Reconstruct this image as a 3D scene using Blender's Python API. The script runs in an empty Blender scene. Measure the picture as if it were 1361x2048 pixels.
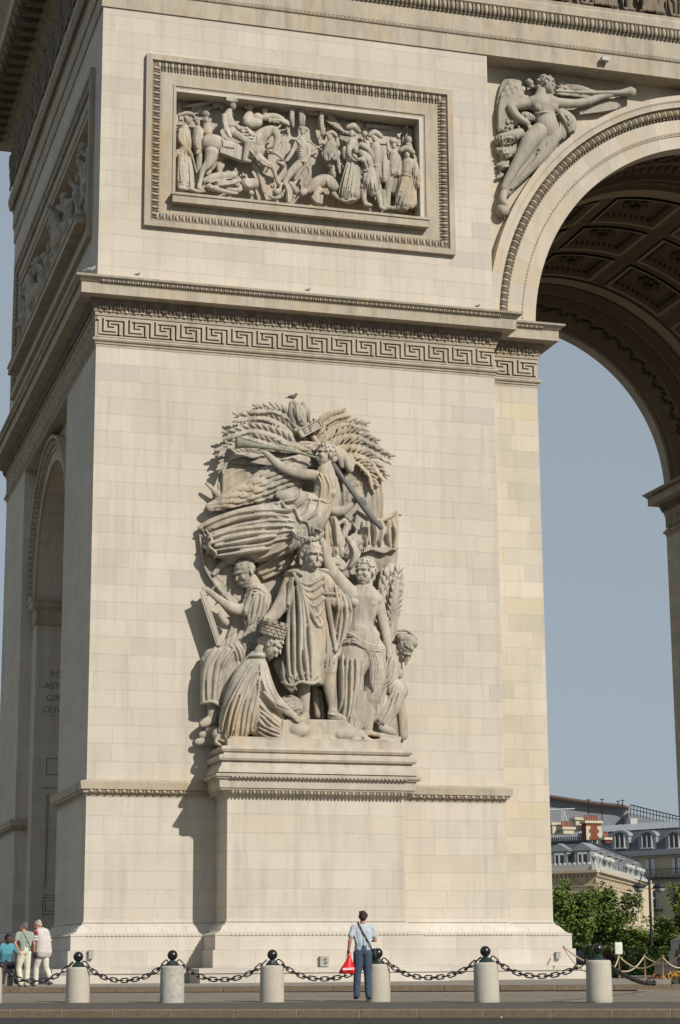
import bpy, bmesh, math, random
from mathutils import Vector, Matrix, noise
import numpy as np
rnd = random.Random(7)
S = bpy.context.scene
COL = S.collection
# ------------------------------------------------------------------ camera
CAM = (-9.37727549765404, -58.56619299988985, 0.6115929139725041, 0.2863204685653142,
       0.2226471544242374, -0.006707378908760817, 3961.539547681725)
IW, IH = 1361.0, 2048.0
def cam_axes():
    yaw, pit, rol = CAM[3:6]
    f = Vector((math.sin(yaw)*math.cos(pit), math.cos(yaw)*math.cos(pit), math.sin(pit)))
    r = Vector((math.cos(yaw), -math.sin(yaw), 0)); u = r.cross(f)
    return r*math.cos(rol)+u*math.sin(rol), -r*math.sin(rol)+u*math.cos(rol), f
AR, AU, AF = cam_axes()
C0 = Vector(CAM[:3])
cd = bpy.data.cameras.new('camera'); co = bpy.data.objects.new('camera', cd); COL.objects.link(co)
cd.sensor_fit = 'HORIZONTAL'; cd.sensor_width = 36; cd.lens = 36*CAM[6]/IW
cd.clip_start = .5; cd.clip_end = 4000
co.matrix_world = Matrix(((AR[0], AU[0], -AF[0], C0[0]), (AR[1], AU[1], -AF[1], C0[1]),
                          (AR[2], AU[2], -AF[2], C0[2]), (0, 0, 0, 1)))
S.camera = co
# ------------------------------------------------------------------ light
SUN = Vector((.457, -1, .72)).normalized()          # towards the sun
sl = bpy.data.lights.new('sun', 'SUN'); so = bpy.data.objects.new('sun', sl); COL.objects.link(so)
sl.energy = 4.3; sl.angle = math.radians(.5); sl.color = (1, .945, .87)
so.rotation_euler = SUN.to_track_quat('Z', 'Y').to_euler()
W = bpy.data.worlds.new('World'); S.world = W; W.use_nodes = True
nt = W.node_tree; nt.nodes.clear()
sky = nt.nodes.new('ShaderNodeTexSky'); sky.sky_type = 'NISHITA'; sky.sun_disc = False
sky.sun_elevation = math.asin(SUN.z); sky.sun_rotation = math.atan2(SUN.x, SUN.y)
sky.altitude = 50; sky.air_density = 1.0; sky.dust_density = 1.0; sky.ozone_density = 1.5
bgn = nt.nodes.new('ShaderNodeBackground'); bgn.inputs['Strength'].default_value = .085
won = nt.nodes.new('ShaderNodeOutputWorld')
hs = nt.nodes.new('ShaderNodeHueSaturation'); hs.inputs['Saturation'].default_value = .62; hs.inputs['Hue'].default_value = .51
nt.links.new(sky.outputs[0], hs.inputs['Color']); mx = nt.nodes.new('ShaderNodeMix'); mx.data_type = 'RGBA'; mx.inputs[0].default_value = .8; mx.inputs[7].default_value = (3.75, 4.5, 5.1, 1)   # thin even overcast in front of the clear sky
nt.links.new(hs.outputs[0], mx.inputs[6]); nt.links.new(mx.outputs[2], bgn.inputs[0]); nt.links.new(bgn.outputs[0], won.inputs[0])
S.view_settings.view_transform = 'Standard'; S.view_settings.look = 'None'
S.view_settings.exposure = .07; S.view_settings.gamma = 1
S.render.engine = 'CYCLES'
# ------------------------------------------------------------------ pixel rays -> world points (measuring tool)
def ray(x, y): return AF + AR*((x-IW/2)/CAM[6]) - AU*((y-IH/2)/CAM[6])
def atY(x, y, Y):
    d = ray(x, y); return C0 + d*((Y-C0.y)/d.y)
def atX(x, y, X):
    d = ray(x, y); return C0 + d*((X-C0.x)/d.x)
def atD(x, y, D): return C0 + ray(x, y)*D
# ------------------------------------------------------------------ objects
def put(o, parent=None):
    COL.objects.link(o)
    if parent:
        o.parent = parent
        o.matrix_parent_inverse = world_of(parent).inverted()
    return o
def world_of(o):
    m = o.matrix_basis.copy()
    return (world_of(o.parent) @ o.matrix_parent_inverse @ m) if o.parent else m
def tag(o, label=None, cat=None, group=None, kind=None):
    if label: o['label'] = label
    if cat: o['category'] = cat
    if group: o['group'] = group
    if kind: o['kind'] = kind
    return o
def empty(name, loc, label, cat, group=None):
    o = bpy.data.objects.new(name, None); o.location = loc; put(o); o.empty_display_size = .3
    return tag(o, label, cat, group)
def copy_tree(o, parent=None):
    c = o.copy(); COL.objects.link(c)
    if parent: c.parent = parent
    for ch in list(o.children): copy_tree(ch, c)
    return c
class MB:
    def __init__(s): s.v = []; s.f = []
    def add(s, vs, fs):
        n = len(s.v); s.v += [tuple(v) for v in vs]; s.f += [tuple(i+n for i in f) for f in fs]
    def box(s, a, b):
        x0, y0, z0 = a; x1, y1, z1 = b
        s.add([(x0,y0,z0),(x1,y0,z0),(x1,y1,z0),(x0,y1,z0),(x0,y0,z1),(x1,y0,z1),(x1,y1,z1),(x0,y1,z1)],
              [(0,3,2,1),(4,5,6,7),(0,1,5,4),(1,2,6,5),(2,3,7,6),(3,0,4,7)])
    def obox(s, c, ux, uy, uz):
        c, ux, uy, uz = map(Vector, (c, ux, uy, uz))
        vs = [c+ux*i+uy*j+uz*k for k in (-1, 1) for j in (-1, 1) for i in (-1, 1)]
        s.add(vs, [(0,2,3,1),(4,5,7,6),(0,1,5,4),(1,3,7,5),(3,2,6,7),(2,0,4,6)])
    def prism(s, poly, off):
        n = len(poly); off = Vector(off); p = [Vector(q) for q in poly]
        s.add(p+[q+off for q in p], [tuple(range(n))[::-1], tuple(range(n, 2*n))]+[(i, (i+1) % n, (i+1) % n+n, i+n) for i in range(n)])
    def ell(s, c, r, n=6, m=4, R=None):
        c = Vector(c); vs = []; fs = []
        for j in range(m+1):
            t = math.pi*j/m
            for i in range(n):
                a = 2*math.pi*i/n
                p = Vector((r[0]*math.sin(t)*math.cos(a), r[1]*math.sin(t)*math.sin(a), r[2]*math.cos(t)))
                vs.append(c+(R @ p if R else p))
        for j in range(m):
            for i in range(n):
                a, b = j*n+i, j*n+(i+1) % n
                fs.append((a, a+n, b+n, b))
        s.add(vs, fs)
    def tube(s, pts, rad, n=8, flat=1, up=None):
        pts = [Vector(p) for p in pts]; m = len(pts)
        if not hasattr(rad, '__len__'): rad = [rad]*m
        vs = []; fs = []
        for k in range(m):
            t = (pts[min(k+1, m-1)]-pts[max(k-1, 0)])
            t = t.normalized() if t.length > 1e-9 else Vector((0, 0, 1))
            a = Vector(up) if up else (Vector((0, 1, 0)) if abs(t.y) < .85 else Vector((1, 0, 0)))
            a = (a-t*a.dot(t)).normalized(); b = t.cross(a)
            for i in range(n):
                q = 2*math.pi*i/n
                vs.append(pts[k]+a*(math.cos(q)*rad[k]*flat)+b*(math.sin(q)*rad[k]))
        for k in range(m-1):
            for i in range(n):
                fs.append((k*n+i, k*n+(i+1) % n, (k+1)*n+(i+1) % n, (k+1)*n+i))
        fs.append(tuple(range(n))[::-1]); fs.append(tuple(range((m-1)*n, m*n)))
        s.add(vs, fs)
    def lathe(s, prof, c, n=20, axis=None):
        c = Vector(c); vs = []; fs = []
        q = Vector(axis).to_track_quat('Z', 'Y').to_matrix() if axis else Matrix.Identity(3)
        for r, z in prof:
            for i in range(n):
                a = 2*math.pi*i/n; vs.append(c+q @ Vector((r*math.cos(a), r*math.sin(a), z)))
        for k in range(len(prof)-1):
            for i in range(n): fs.append((k*n+i, k*n+(i+1) % n, (k+1)*n+(i+1) % n, (k+1)*n+i))
        fs.append(tuple(range(n))[::-1]); fs.append(tuple(range((len(prof)-1)*n, len(prof)*n)))
        s.add(vs, fs)
    def sweep(s, prof, path, closed=False):
        """prof: (outward offset, z); path: plan points with the outside on the LEFT of travel"""
        P = [Vector((p[0], p[1])) for p in path]; n = len(P); M = []
        def nrm(a, b): d = (b-a).normalized(); return Vector((-d.y, d.x))
        for i in range(n):
            if closed or 0 < i < n-1:
                n1 = nrm(P[i-1], P[i]); n2 = nrm(P[i], P[(i+1) % n]); M.append((n1+n2)/(1+n1.dot(n2)))
            else: M.append(nrm(P[0], P[1]) if i == 0 else nrm(P[-2], P[-1]))
        k = len(prof); vs = []; fs = []
        for i in range(n):
            for o, z in prof: q = P[i]+M[i]*o; vs.append((q.x, q.y, z))
        for i in range(n if closed else n-1):
            j = (i+1) % n
            for a in range(k-1): fs.append((i*k+a, i*k+a+1, j*k+a+1, j*k+a))
        if not closed: fs.append(tuple(range(k))); fs.append(tuple(range((n-1)*k, n*k))[::-1])
        s.add(vs, fs)
    def mesh(s, name):
        me = bpy.data.meshes.new(name); me.from_pydata(s.v, [], s.f); me.update(); return me
    def build(s, name, mat, parent=None, smooth=False, fix=True):
        me = s.mesh(name)
        if fix:
            b = bmesh.new(); b.from_mesh(me); bmesh.ops.recalc_face_normals(b, faces=b.faces); b.to_mesh(me); b.free()
        if smooth: me.polygons.foreach_set('use_smooth', [True]*len(me.polygons))
        me.materials.append(mat); o = bpy.data.objects.new(name, me); return put(o, parent)
def text_obj(name, txt, size, mat, origin, ux, uy, ext, parent=None, bold=0):
    cu = bpy.data.curves.new(name, 'FONT'); cu.body = txt; cu.size = size; cu.extrude = ext; cu.offset = bold
    t = bpy.data.objects.new(name, cu); COL.objects.link(t)
    dg = bpy.context.evaluated_depsgraph_get(); me = bpy.data.meshes.new_from_object(t.evaluated_get(dg))
    bpy.data.objects.remove(t)
    ux = Vector(ux).normalized(); uy = Vector(uy).normalized(); uz = ux.cross(uy); o = Vector(origin)
    for v in me.vertices: v.co = o+ux*v.co.x+uy*v.co.y+uz*v.co.z
    me.materials.clear(); me.materials.append(mat)
    return put(bpy.data.objects.new(name, me), parent)
# ------------------------------------------------------------------ materials
def mat(name, col, rough=.8, metal=0, spec=.3):
    m = bpy.data.materials.new(name); m.use_nodes = True; b = m.node_tree.nodes['Principled BSDF']
    b.inputs['Base Color'].default_value = (*col, 1); b.inputs['Roughness'].default_value = rough
    b.inputs['Metallic'].default_value = metal; b.inputs['Specular IOR Level'].default_value = spec
    return m
class NT:
    def __init__(s, m): s.t = m.node_tree; s.b = s.t.nodes['Principled BSDF']
    def n(s, k, **kw):
        q = s.t.nodes.new(k)
        for a, v in kw.items(): setattr(q, a, v)
        return q
    def L(s, a, b): s.t.links.new(a, b)
    def m(s, op, a, b=None, c=None):
        q = s.n('ShaderNodeMath', operation=op)
        for i, v in enumerate((a, b, c)):
            if v is None: continue
            if isinstance(v, (int, float)): q.inputs[i].default_value = v
            else: s.L(v, q.inputs[i])
        return q.outputs[0]
    def mix(s, f, a, b, mode='MIX'):
        q = s.n('ShaderNodeMix', data_type='RGBA', blend_type=mode)
        for i, v in ((0, f), (6, a), (7, b)):
            if isinstance(v, (int, float)): q.inputs[i].default_value = v
            elif isinstance(v, tuple): q.inputs[i].default_value = (*v, 1) if len(v) == 3 else v
            else: s.L(v, q.inputs[i])
        return q.outputs[2]
    def noise(s, vec, scale, det=4, rough=.6):
        q = s.n('ShaderNodeTexNoise'); q.inputs['Scale'].default_value = scale; q.inputs['Detail'].default_value = det
        q.inputs['Roughness'].default_value = rough; s.L(vec, q.inputs['Vector']); return q.outputs[0]
    def ramp(s, f, a, b, lo=0., hi=1.):
        q = s.n('ShaderNodeMapRange'); s.L(f, q.inputs[0])
        for i, v in enumerate((a, b, lo, hi)): q.inputs[i+1].default_value = v
        return q.outputs[0]
    def scalev(s, vec, sc):
        q = s.n('ShaderNodeMapping'); q.inputs['Scale'].default_value = sc; s.L(vec, q.inputs[0]); return q.outputs[0]
def stone(name, col, var=.16, h=.535, joints=True, dirt=.35, radial=None, rough=.85, patch=None, bump=.15, L0=1.0, ochre=0, soot=0):
    m = mat(name, col, rough); g = NT(m)
    tc = g.n('ShaderNodeTexCoord'); P = tc.outputs['Object']
    base = col; c = None
    big = g.noise(P, .35, 5); mid = g.noise(P, 2.2, 6, .65); fine = g.noise(P, 14, 3, .7)
    streak = g.noise(g.scalev(P, (2.2, 2.2, .16)), 1.3, 6, .65)
    cur = g.mix(g.ramp(big, .35, .7), tuple(x*1.06 for x in col), tuple(x*(1-var*.6) for x in (col[0], col[1]*.985, col[2]*.94)))
    cur = g.mix(g.ramp(streak, .48, .75, 0, dirt), cur, tuple(x*.62 for x in (col[0]*.98, col[1], col[2]*1.03)))
    cur = g.mix(g.ramp(mid, .58, .78, 0, dirt*.8), cur, tuple(x*.7 for x in col))
    if ochre: cur = g.mix(g.ramp(g.noise(g.scalev(P, (1, 1, .6)), .8, 4), .50, .68, 0, ochre), cur, (col[0]*1.04, col[1]*.86, col[2]*.62))
    if soot: cur = g.mix(g.ramp(g.noise(g.scalev(P, (1.6, 1.6, .5)), 1.5, 6, .7), .46, .70, 0, soot), cur, tuple(x*.30 for x in col)); cur = g.mix(g.ramp(fine, .45, .75, 0, soot*.5), cur, tuple(x*.5 for x in col))
    if joints:
        sp = g.n('ShaderNodeSeparateXYZ'); g.L(P, sp.inputs[0]); X, Y, Z = sp.outputs
        if radial:
            X0, Z0, cw = radial
            dx = g.m('SUBTRACT', X, X0); dz = g.m('SUBTRACT', Z, Z0)
            V = g.m('MULTIPLY', g.m('ARCTAN2', dz, dx), 1/cw*h)       # voussoirs: angle rows
            R = g.m('SQRT', g.m('ADD', g.m('MULTIPLY', dx, dx), g.m('MULTIPLY', dz, dz)))
            U = g.m('MULTIPLY', R, .0)
            U = g.m('ADD', U, Y)
        else: U = g.m('ADD', X, Y); V = Z
        rv = g.m('DIVIDE', V, h); row = g.m('FLOOR', rv); fv = g.m('FRACT', rv)
        wn = g.n('ShaderNodeTexWhiteNoise', noise_dimensions='1D'); g.L(row, wn.inputs['W'])
        wn2 = g.n('ShaderNodeTexWhiteNoise', noise_dimensions='1D'); g.L(g.m('ADD', row, 37.3), wn2.inputs['W'])
        Lr = g.m('MULTIPLY_ADD', wn.outputs[0], .9*L0, L0)
        ru = g.m('DIVIDE', g.m('MULTIPLY_ADD', wn2.outputs[0], 9., U), Lr)
        cell = g.m('FLOOR', ru); fu = g.m('FRACT', ru)
        wj = g.n('ShaderNodeTexWhiteNoise', noise_dimensions='2D'); cb = g.n('ShaderNodeCombineXYZ')
        g.L(cell, cb.inputs[0]); g.L(row, cb.inputs[1]); g.L(cb.outputs[0], wj.inputs['Vector'])
        rv1 = wj.outputs[0]; sc = g.n('ShaderNodeSeparateColor'); g.L(wj.outputs[1], sc.inputs[0])
        val = g.ramp(rv1, 0, 1, 1-var*.55, 1+var*.45)
        cv = g.n('ShaderNodeCombineColor')
        for i in range(3): g.L(val, cv.inputs[i])
        cur = g.mix(1.0, cur, cv.outputs[0], 'MULTIPLY')
        yel = g.ramp(sc.outputs[1], .82, .97, 0, .55 if patch is None else patch)
        cur = g.mix(yel, cur, (col[0]*1.0, col[1]*.93, col[2]*.74))
        gre = g.ramp(sc.outputs[2], .85, 1., 0, .5)
        cur = g.mix(gre, cur, (col[0]*.82, col[1]*.84, col[2]*.86))
        # thin joints
        d1 = g.m('MULTIPLY', g.m('MINIMUM', fv, g.m('SUBTRACT', 1, fv)), h)
        d2 = g.m('MULTIPLY', g.m('MINIMUM', fu, g.m('SUBTRACT', 1, fu)), Lr)
        j = g.ramp(g.m('MINIMUM', d1, g.m('MULTIPLY', d2, 1.25)), .008, .024, 1, 0)
        j = g.m('MULTIPLY', j, g.ramp(mid, .3, .6, .35, 1.0))
        cur = g.mix(g.m('MULTIPLY', j, .30), cur, tuple(x*.42 for x in col))
    pit = g.n('ShaderNodeTexVoronoi'); pit.inputs['Scale'].default_value = 5.5; g.L(P, pit.inputs['Vector'])
    pm = g.m('MULTIPLY', g.ramp(pit.outputs['Distance'], .08, .16, 1, 0), g.ramp(g.noise(P, 1.1, 2), .52, .62))
    cur = g.mix(g.m('MULTIPLY', pm, .45), cur, tuple(x*.45 for x in col))
    g.L(cur, g.b.inputs['Base Color'])
    bp = g.n('ShaderNodeBump'); bp.inputs['Strength'].default_value = bump; bp.inputs['Distance'].default_value = .03
    hsum = g.m('ADD', g.m('MULTIPLY', mid, .7), g.m('MULTIPLY', fine, .3)); g.L(hsum, bp.inputs['Height'])
    g.L(bp.outputs[0], g.b.inputs['Normal'])
    return m
M = {}
LIME = (.505, .455, .382)
M['wall'] = stone('limestone_wall', LIME, var=.085, patch=.16, L0=1.3, dirt=.5)
M['strip'] = stone('limestone_strip', (.52, .465, .375), patch=.5, h=.55, L0=1.2)
M['trim'] = stone('limestone_trim', (.42, .37, .29), joints=False, dirt=.8, ochre=.5, soot=.35)
M['ledge'] = stone('ledge_stone', (.46, .41, .335), joints=False, dirt=.7, ochre=.3, soot=.25)
M['trimd'] = stone('weathered_shade_tint', (.22, .18, .135), joints=False, dirt=.75, bump=.3, soot=.4)  # weathered tone, darkened further to paint in shade under ledges and in recesses
M['base'] = stone('plinth_stone', (.53, .485, .42), joints=True, h=.46, patch=.2, L0=1.2, dirt=.35)
M['ring'] = stone('arch_stone', (.47, .415, .335), radial=(22.38, 21.375, .095), h=1.0, L0=40)
M['sculpt'] = stone('sculpture_stone', (.455, .41, .338), var=.3, joints=False, dirt=.95, bump=.45, ochre=.6, soot=.65)
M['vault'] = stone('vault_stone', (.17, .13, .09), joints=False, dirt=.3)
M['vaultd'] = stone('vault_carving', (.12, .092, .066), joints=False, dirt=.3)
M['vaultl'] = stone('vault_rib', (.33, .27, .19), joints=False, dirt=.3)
# ------------------------------------------------------------------ ground
D = 22.52; XI = 15.03; X0A = 22.38; ZC = 21.375; RI = 7.35; XM = 44.76; REC = .8
exec_later = []
# ------------------------------------------------------------------ the arch
ARCH = empty('triumphal_arch', (X0A, D/2, 0), 'huge pale limestone triumphal arch with carved reliefs and coffered vault', 'monument')
def mir(path): return [(XM-x, y) for x, y in reversed(path)]
SB0, SB1 = 5.86, D-5.86        # side bay
def pier(flip):
    """plain wall masses below the impost"""
    def bx(mb, a, b):
        if flip: mb.box((XM-b[0], a[1], a[2]), (XM-a[0], b[1], b[2]))
        else: mb.box(a, b)
    w = MB(); Z = 19.29
    SA0, SA1 = 7.04, D-7.04
    bx(w, (0, 0, 0), (13.2, SB0, Z)); bx(w, (0, D-SB0, 0), (13.2, D, Z))
    bx(w, (.45, SB0, 0), (13.2, SA0, Z)); bx(w, (.45, SA1, 0), (13.2, SB1, Z))
    o = w.build('pier_wall', M['wall'], ARCH)
    w = MB()
    bx(w, (13.2, REC, 0), (XI, SA0, Z)); bx(w, (13.2, SA1, 0), (XI, D-REC, Z))
    w.build('pier_strip', M['strip'], ARCH)
    # wall over the side arch, with barrel opening
    zc = 14.06; r = 4.22; w = MB(); n = 28
    for (xa, xb) in ((.45, XI),):
        pts = [(SA0, Z)]+[(D/2-r*math.cos(math.pi*i/n), zc+r*math.sin(math.pi*i/n)) for i in range(n+1)]+[(SA1, Z)]
        A = []
        vs = []; fs = []
        for x in (xa, xb):
            x = XM-x if flip else x
            for i in range(n+1): vs.append((x, pts[i+1][0], pts[i+1][1]))
            for i in range(n+1): vs.append((x, pts[i+1][0], Z))
        k = 2*(n+1)
        for i in range(n):
            for s in (0, k): fs.append((s+i, s+i+1, s+n+1+i+1, s+n+1+i))
            fs.append((i, i+1, k+i+1, k+i))
        w.add(vs, fs)
    w.build('side_arch_vault', M['wall'], ARCH)
    # side archivolt ring on the recessed plane
    if not flip:
        w = MB()
        def ring(r0, r1, x0, x1, n=40):
            vs = []; fs = []
            for i in range(n+1):
                a = math.pi*i/n
                for rr, x in ((r0, x1), (r0, x0), (r1, x0), (r1, x1)): vs.append((x, D/2-rr*math.cos(a), zc+rr*math.sin(a)))
            for i in range(n):
                for j in range(4): fs.append((i*4+j, i*4+(j+1) % 4, (i+1)*4+(j+1) % 4, (i+1)*4+j))
            w.add(vs, fs)
        ring(4.22, 4.62, .33, .46); ring(4.62, 4.70, .27, .46); ring(5.0, 5.12, .12, .46); ring(4.70, 5.0, .30, .46)
        for i in range(66):
            a = math.pi*(i+.5)/66
            w.ell((.24, D/2-4.85*math.cos(a), zc+4.85*math.sin(a)), (.1, .075, .11), 5, 3)
        w.build('side_archivolt', M['trim'], ARCH)
pier(False); pier(True)
# masses above the impost
Z1, Z2 = 19.29, 30.75
w = MB()
# front face with the relief hole (X 2.45..10.77, Z 24.47..28.05), side face with its hole
HX0, HX1, HZ0, HZ1 = 2.42, 10.72, 24.42, 28.10
HY0, HY1 = 2.42, D-2.42
Zi = 21.37; w.box((0, 0, Zi), (13.2, .9, HZ0)); w.box((0, 0, HZ1), (13.2, .9, Z2))
w.box((0, 0, HZ0), (HX0, .9, HZ1)); w.box((HX1, 0, HZ0), (13.2, .9, HZ1))
w.box((0, .9, Zi), (.9, D, HZ0)); w.box((0, .9, HZ1), (.9, D, Z2))
w.box((0, .9, HZ0), (.9, HY0, HZ1)); w.box((0, HY1, HZ0), (.9, D, HZ1))
w.box((.9, .9, Zi), (13.2, D, Z2)); w.box((.3, .3, Z1+.01), (12.9, D-.3, Zi-.01)); w.box((12.9, REC+.3, Z1+.01), (XI-.3, D-REC-.3, Zi-.01))
w.build('upper_wall', M['wall'], ARCH)
w = MB(); w.box((XM-13.2, 0, Zi), (XM, D, Z2)); w.box((XM-12.9, .3, Z1+.01), (XM-.3, D-.3, Zi-.01)); w.box((XM-XI+.3, REC+.3, Z1+.01), (XM-12.9, D-REC-.3, Zi-.01)); w.build('upper_wall', M['wall'], ARCH)
w = MB()     # arch bay above the impost, with the barrel hole of radius 7.35 at the faces
def arch_slab(w, Ya, Yb, r, n=64, zt=Z2, xl=13.2, xr=XM-13.2, zb=21.37):
    vs = []; fs = []
    for Y in (Ya, Yb):
        for i in range(n+1):
            a = math.pi*i/n; vs.append((X0A-r*math.cos(a), Y, ZC+r*math.sin(a)))
        for i in range(n+1):
            a = math.pi*i/n; vs.append((min(max(X0A-r*1.0*math.cos(a), xl), xr), Y, zt))
    k = 2*(n+1)
    for i in range(n):
        for s in (0, k): fs.append((s+i, s+i+1, s+n+1+i+1, s+n+1+i))
        fs.append((i, i+1, k+i+1, k+i))
    w.add(vs, fs)
    w.box((xl, Ya, zb), (X0A-r, Yb, zt)); w.box((X0A+r, Ya, zb), (xr, Yb, zt))
arch_slab(w, .80, 1.45, RI); w.build('arch_face_wall', M['ring'], ARCH)
w = MB(); arch_slab(w, D-1.45, D-.80, RI); w.build('arch_face_wall', M['ring'], ARCH)
# ------------------------------------------------------------------ mouldings
PL = [(XI, D-REC), (XI, REC), (13.2, REC), (13.2, 0), (0, 0), (0, D), (13.2, D), (13.2, D-REC)]
def orn(mb, segs, o, z, kind, pitch, sc=1.):
    """rows of carved ornament along straight plan segments ((x0,y0),(x1,y1)), outside on the left"""
    for a, b in segs:
        a = Vector(a); b = Vector(b); L = (b-a).length; d = (b-a)/L; nn = Vector((-d.y, d.x))
        n = max(1, int(L/pitch)); p = L/n
        for i in range(n):
            q = a+d*(p*(i+.5))+nn*o; q0 = a+d*(p*i)+nn*o
            R = Matrix(((d.x, nn.x, 0), (d.y, nn.y, 0), (0, 0, 1)))
            if kind == 'bead':
                mb.ell((q.x, q.y, z), (.42*p, .045*sc, .05*sc), 6, 4, R)
            elif kind == 'bead2':
                mb.ell((q.x, q.y, z), (.30*p, .05*sc, .05*sc), 6, 4, R)
                mb.ell((q0.x, q0.y, z), (.09*p, .04*sc, .05*sc), 5, 3, R)
            elif kind == 'dent':
                v = R @ Vector((.3*p, 0, 0)); w_ = R @ Vector((0, .05*sc, 0))
                mb.obox((q.x, q.y, z), v, w_, (0, 0, .045*sc))
            elif kind == 'egg':
                mb.ell((q.x, q.y, z), (.27*p, .09*sc, .17*sc), 8, 5, R)
                mb.ell((q0.x, q0.y, z-.02), (.07*p, .08*sc, .17*sc), 5, 4, R)
                for sgn in (-1, 1):
                    t = q+d*(sgn*.40*p)
                    mb.ell((t.x, t.y, z+.02), (.05*p, .085*sc, .19*sc), 5, 4, R)
            elif kind == 'leaf':
                mb.ell((q.x, q.y, z), (.10*p, .09*sc, .16*sc), 6, 4, R)
                for sgn in (-1, 1):
                    t = q+d*(sgn*.20*p); Rt = R @ Matrix.Rotation(sgn*.35, 3, 'Y')
                    mb.ell((t.x, t.y, z-.01), (.085*p, .07*sc, .15*sc), 5, 4, Rt)
                    t = q+d*(sgn*.36*p)
                    mb.ell((t.x, t.y, z-.07*sc), (.07*p, .06*sc, .07*sc), 5, 3, R)
                mb.ell((q0.x, q0.y, z+.08*sc), (.06*p, .05*sc, .07*sc), 5, 3, R)
def seg(path, closed=False):
    n = len(path); return [(path[i], path[(i+1) % n]) for i in range(n if closed else n-1)]
FRONT = [((XI, REC), (13.2, REC)), ((13.2, 0), (0, 0)), ((0, 0), (0, D))]
REV = [((XI, D-REC), (XI, REC))]
IMPP = [(0, 21.50), (-.5, 21.38), (.72, 21.375), (.775, 21.35), (.76, 21.29), (.71, 21.275), (.60, 21.15), (.585, 21.14), (.585, 20.80),
        (.22, 20.78), (.20, 20.70), (.15, 20.56), (.10, 20.44), (.10, 20.40), (.05, 20.39), (.065, 20.35), (.045, 20.27), (-.13, 20.27),
        (-.13, 19.55), (.10, 19.54), (.125, 19.49), (.10, 19.44), (.05, 19.42), (.045, 19.36), (.012, 19.35), (.01, 19.28), (-.5, 19.28), (0, 0)]
for pth in (PL, mir(PL)):
    w = MB(); w.sweep(IMPP[1:-1], pth, True); IMP = w.build('impost_cornice', M['trim'], ARCH)
for pth in (PL, mir(PL)):
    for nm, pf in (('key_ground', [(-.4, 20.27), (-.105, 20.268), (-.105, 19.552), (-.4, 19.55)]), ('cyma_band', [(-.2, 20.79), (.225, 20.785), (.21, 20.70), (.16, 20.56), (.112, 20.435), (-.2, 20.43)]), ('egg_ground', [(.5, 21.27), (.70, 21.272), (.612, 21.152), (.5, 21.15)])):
        w = MB(); w.sweep(pf, pth, True); w.build(nm, M['trimd'], ARCH)  # dark strips: corona shade and groove darkness put into the colour
w = MB(); sg = FRONT+REV+[((0, D), (13.2, D))]
orn(w, sg, .655, 21.22, 'egg', .155, .42)
orn(w, sg, .085, 20.41, 'bead2', .26, 1.0)
w.build('impost_beads', M['trim'], ARCH, smooth=True)
w = MB(); orn(w, sg, .15, 20.60, 'leaf', .46, 1.12); w.build('acanthus_moulding', M['trimd'], ARCH, smooth=True)  # leaf band colour carries the shade cast by the corona
w = MB(); orn(w, [(mir([b])[0], mir([a])[0]) for a, b in REV], .655, 21.22, 'egg', .155, .42)
orn(w, [(mir([b])[0], mir([a])[0]) for a, b in REV], .17, 20.60, 'leaf', .5, 1.0); w.build('acanthus_moulding', M['trimd'], ARCH, smooth=True)
# --- meander frieze: a 5x5 key of grooves cut between raised bands
def meander(mb, a, b, z0=19.58, z1=20.24, o0=-.11, o1=.042):
    a = Vector(a); b = Vector(b); L = (b-a).length; d = (b-a)/L; nn = Vector((-d.y, d.x))
    n = max(1, round(L/.80)); u = L/n; N = 15; G = [[1]*(N) for _ in range(13)]
    H = 13
    X = lambda c: int(round(c*3)); Yr = lambda r: 2+int(round(r*2.25))
    def hl(r, c0, c1):
        for i in range(max(0, X(c0)), min(N-1, X(c1))+1): G[Yr(r)][i % N] = 0
    def vl(c, r0, r1):
        for j in range(max(0, Yr(r0)), Yr(r1)+1): G[j][X(c) % N] = 0
    vl(0, 0, 4); hl(4, 0, 4.4); hl(0, 1.6, 5); vl(1, -.5, 3); hl(3, 1, 3.3); vl(2, .5, 2); hl(2, 2, 3.1); hl(1, 2.6, 4); vl(4, 1, 3.4)
    # merge the raised cells into rectangles
    rects = []; used = [[0]*N for _ in range(H)]
    for j in range(H):
        i = 0
        while i < N:
            if G[j][i] and not used[j][i]:
                i2 = i
                while i2 < N and G[j][i2] and not used[j][i2]: i2 += 1
                j2 = j+1
                while j2 < H and all(G[j2][k] and not used[j2][k] for k in range(i, i2)): j2 += 1
                for jj in range(j, j2):
                    for k in range(i, i2): used[jj][k] = 1
                rects.append((i, i2, j, j2)); i = i2
            else: i += 1
    for k in range(n):
        for i, i2, j, j2 in rects:
            # the key reads left to right as seen from outside: travel runs right to left
            s0 = L-(k*u+i*u/N); s1 = L-(k*u+i2*u/N); zb = z1-(z1-z0)*j2/H; zt = z1-(z1-z0)*j/H
            p = a+d*((s0+s1)/2)+nn*((o0+o1)/2)
            mb.obox((p.x, p.y, (zb+zt)/2), (d.x*(s0-s1)/2, d.y*(s0-s1)/2, 0), (nn.x*(o1-o0)/2, nn.y*(o1-o0)/2, 0), (0, 0, (zt-zb)/2))
w = MB()
for s_ in FRONT+[((XI, D-REC), (XI, REC))]: meander(w, *s_)
w.build('meander_frieze', M['trim'], ARCH)
w = MB(); meander(w, (XM-XI, REC), (XM-XI, D-REC)); w.build('meander_frieze', M['trim'], ARCH)
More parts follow.
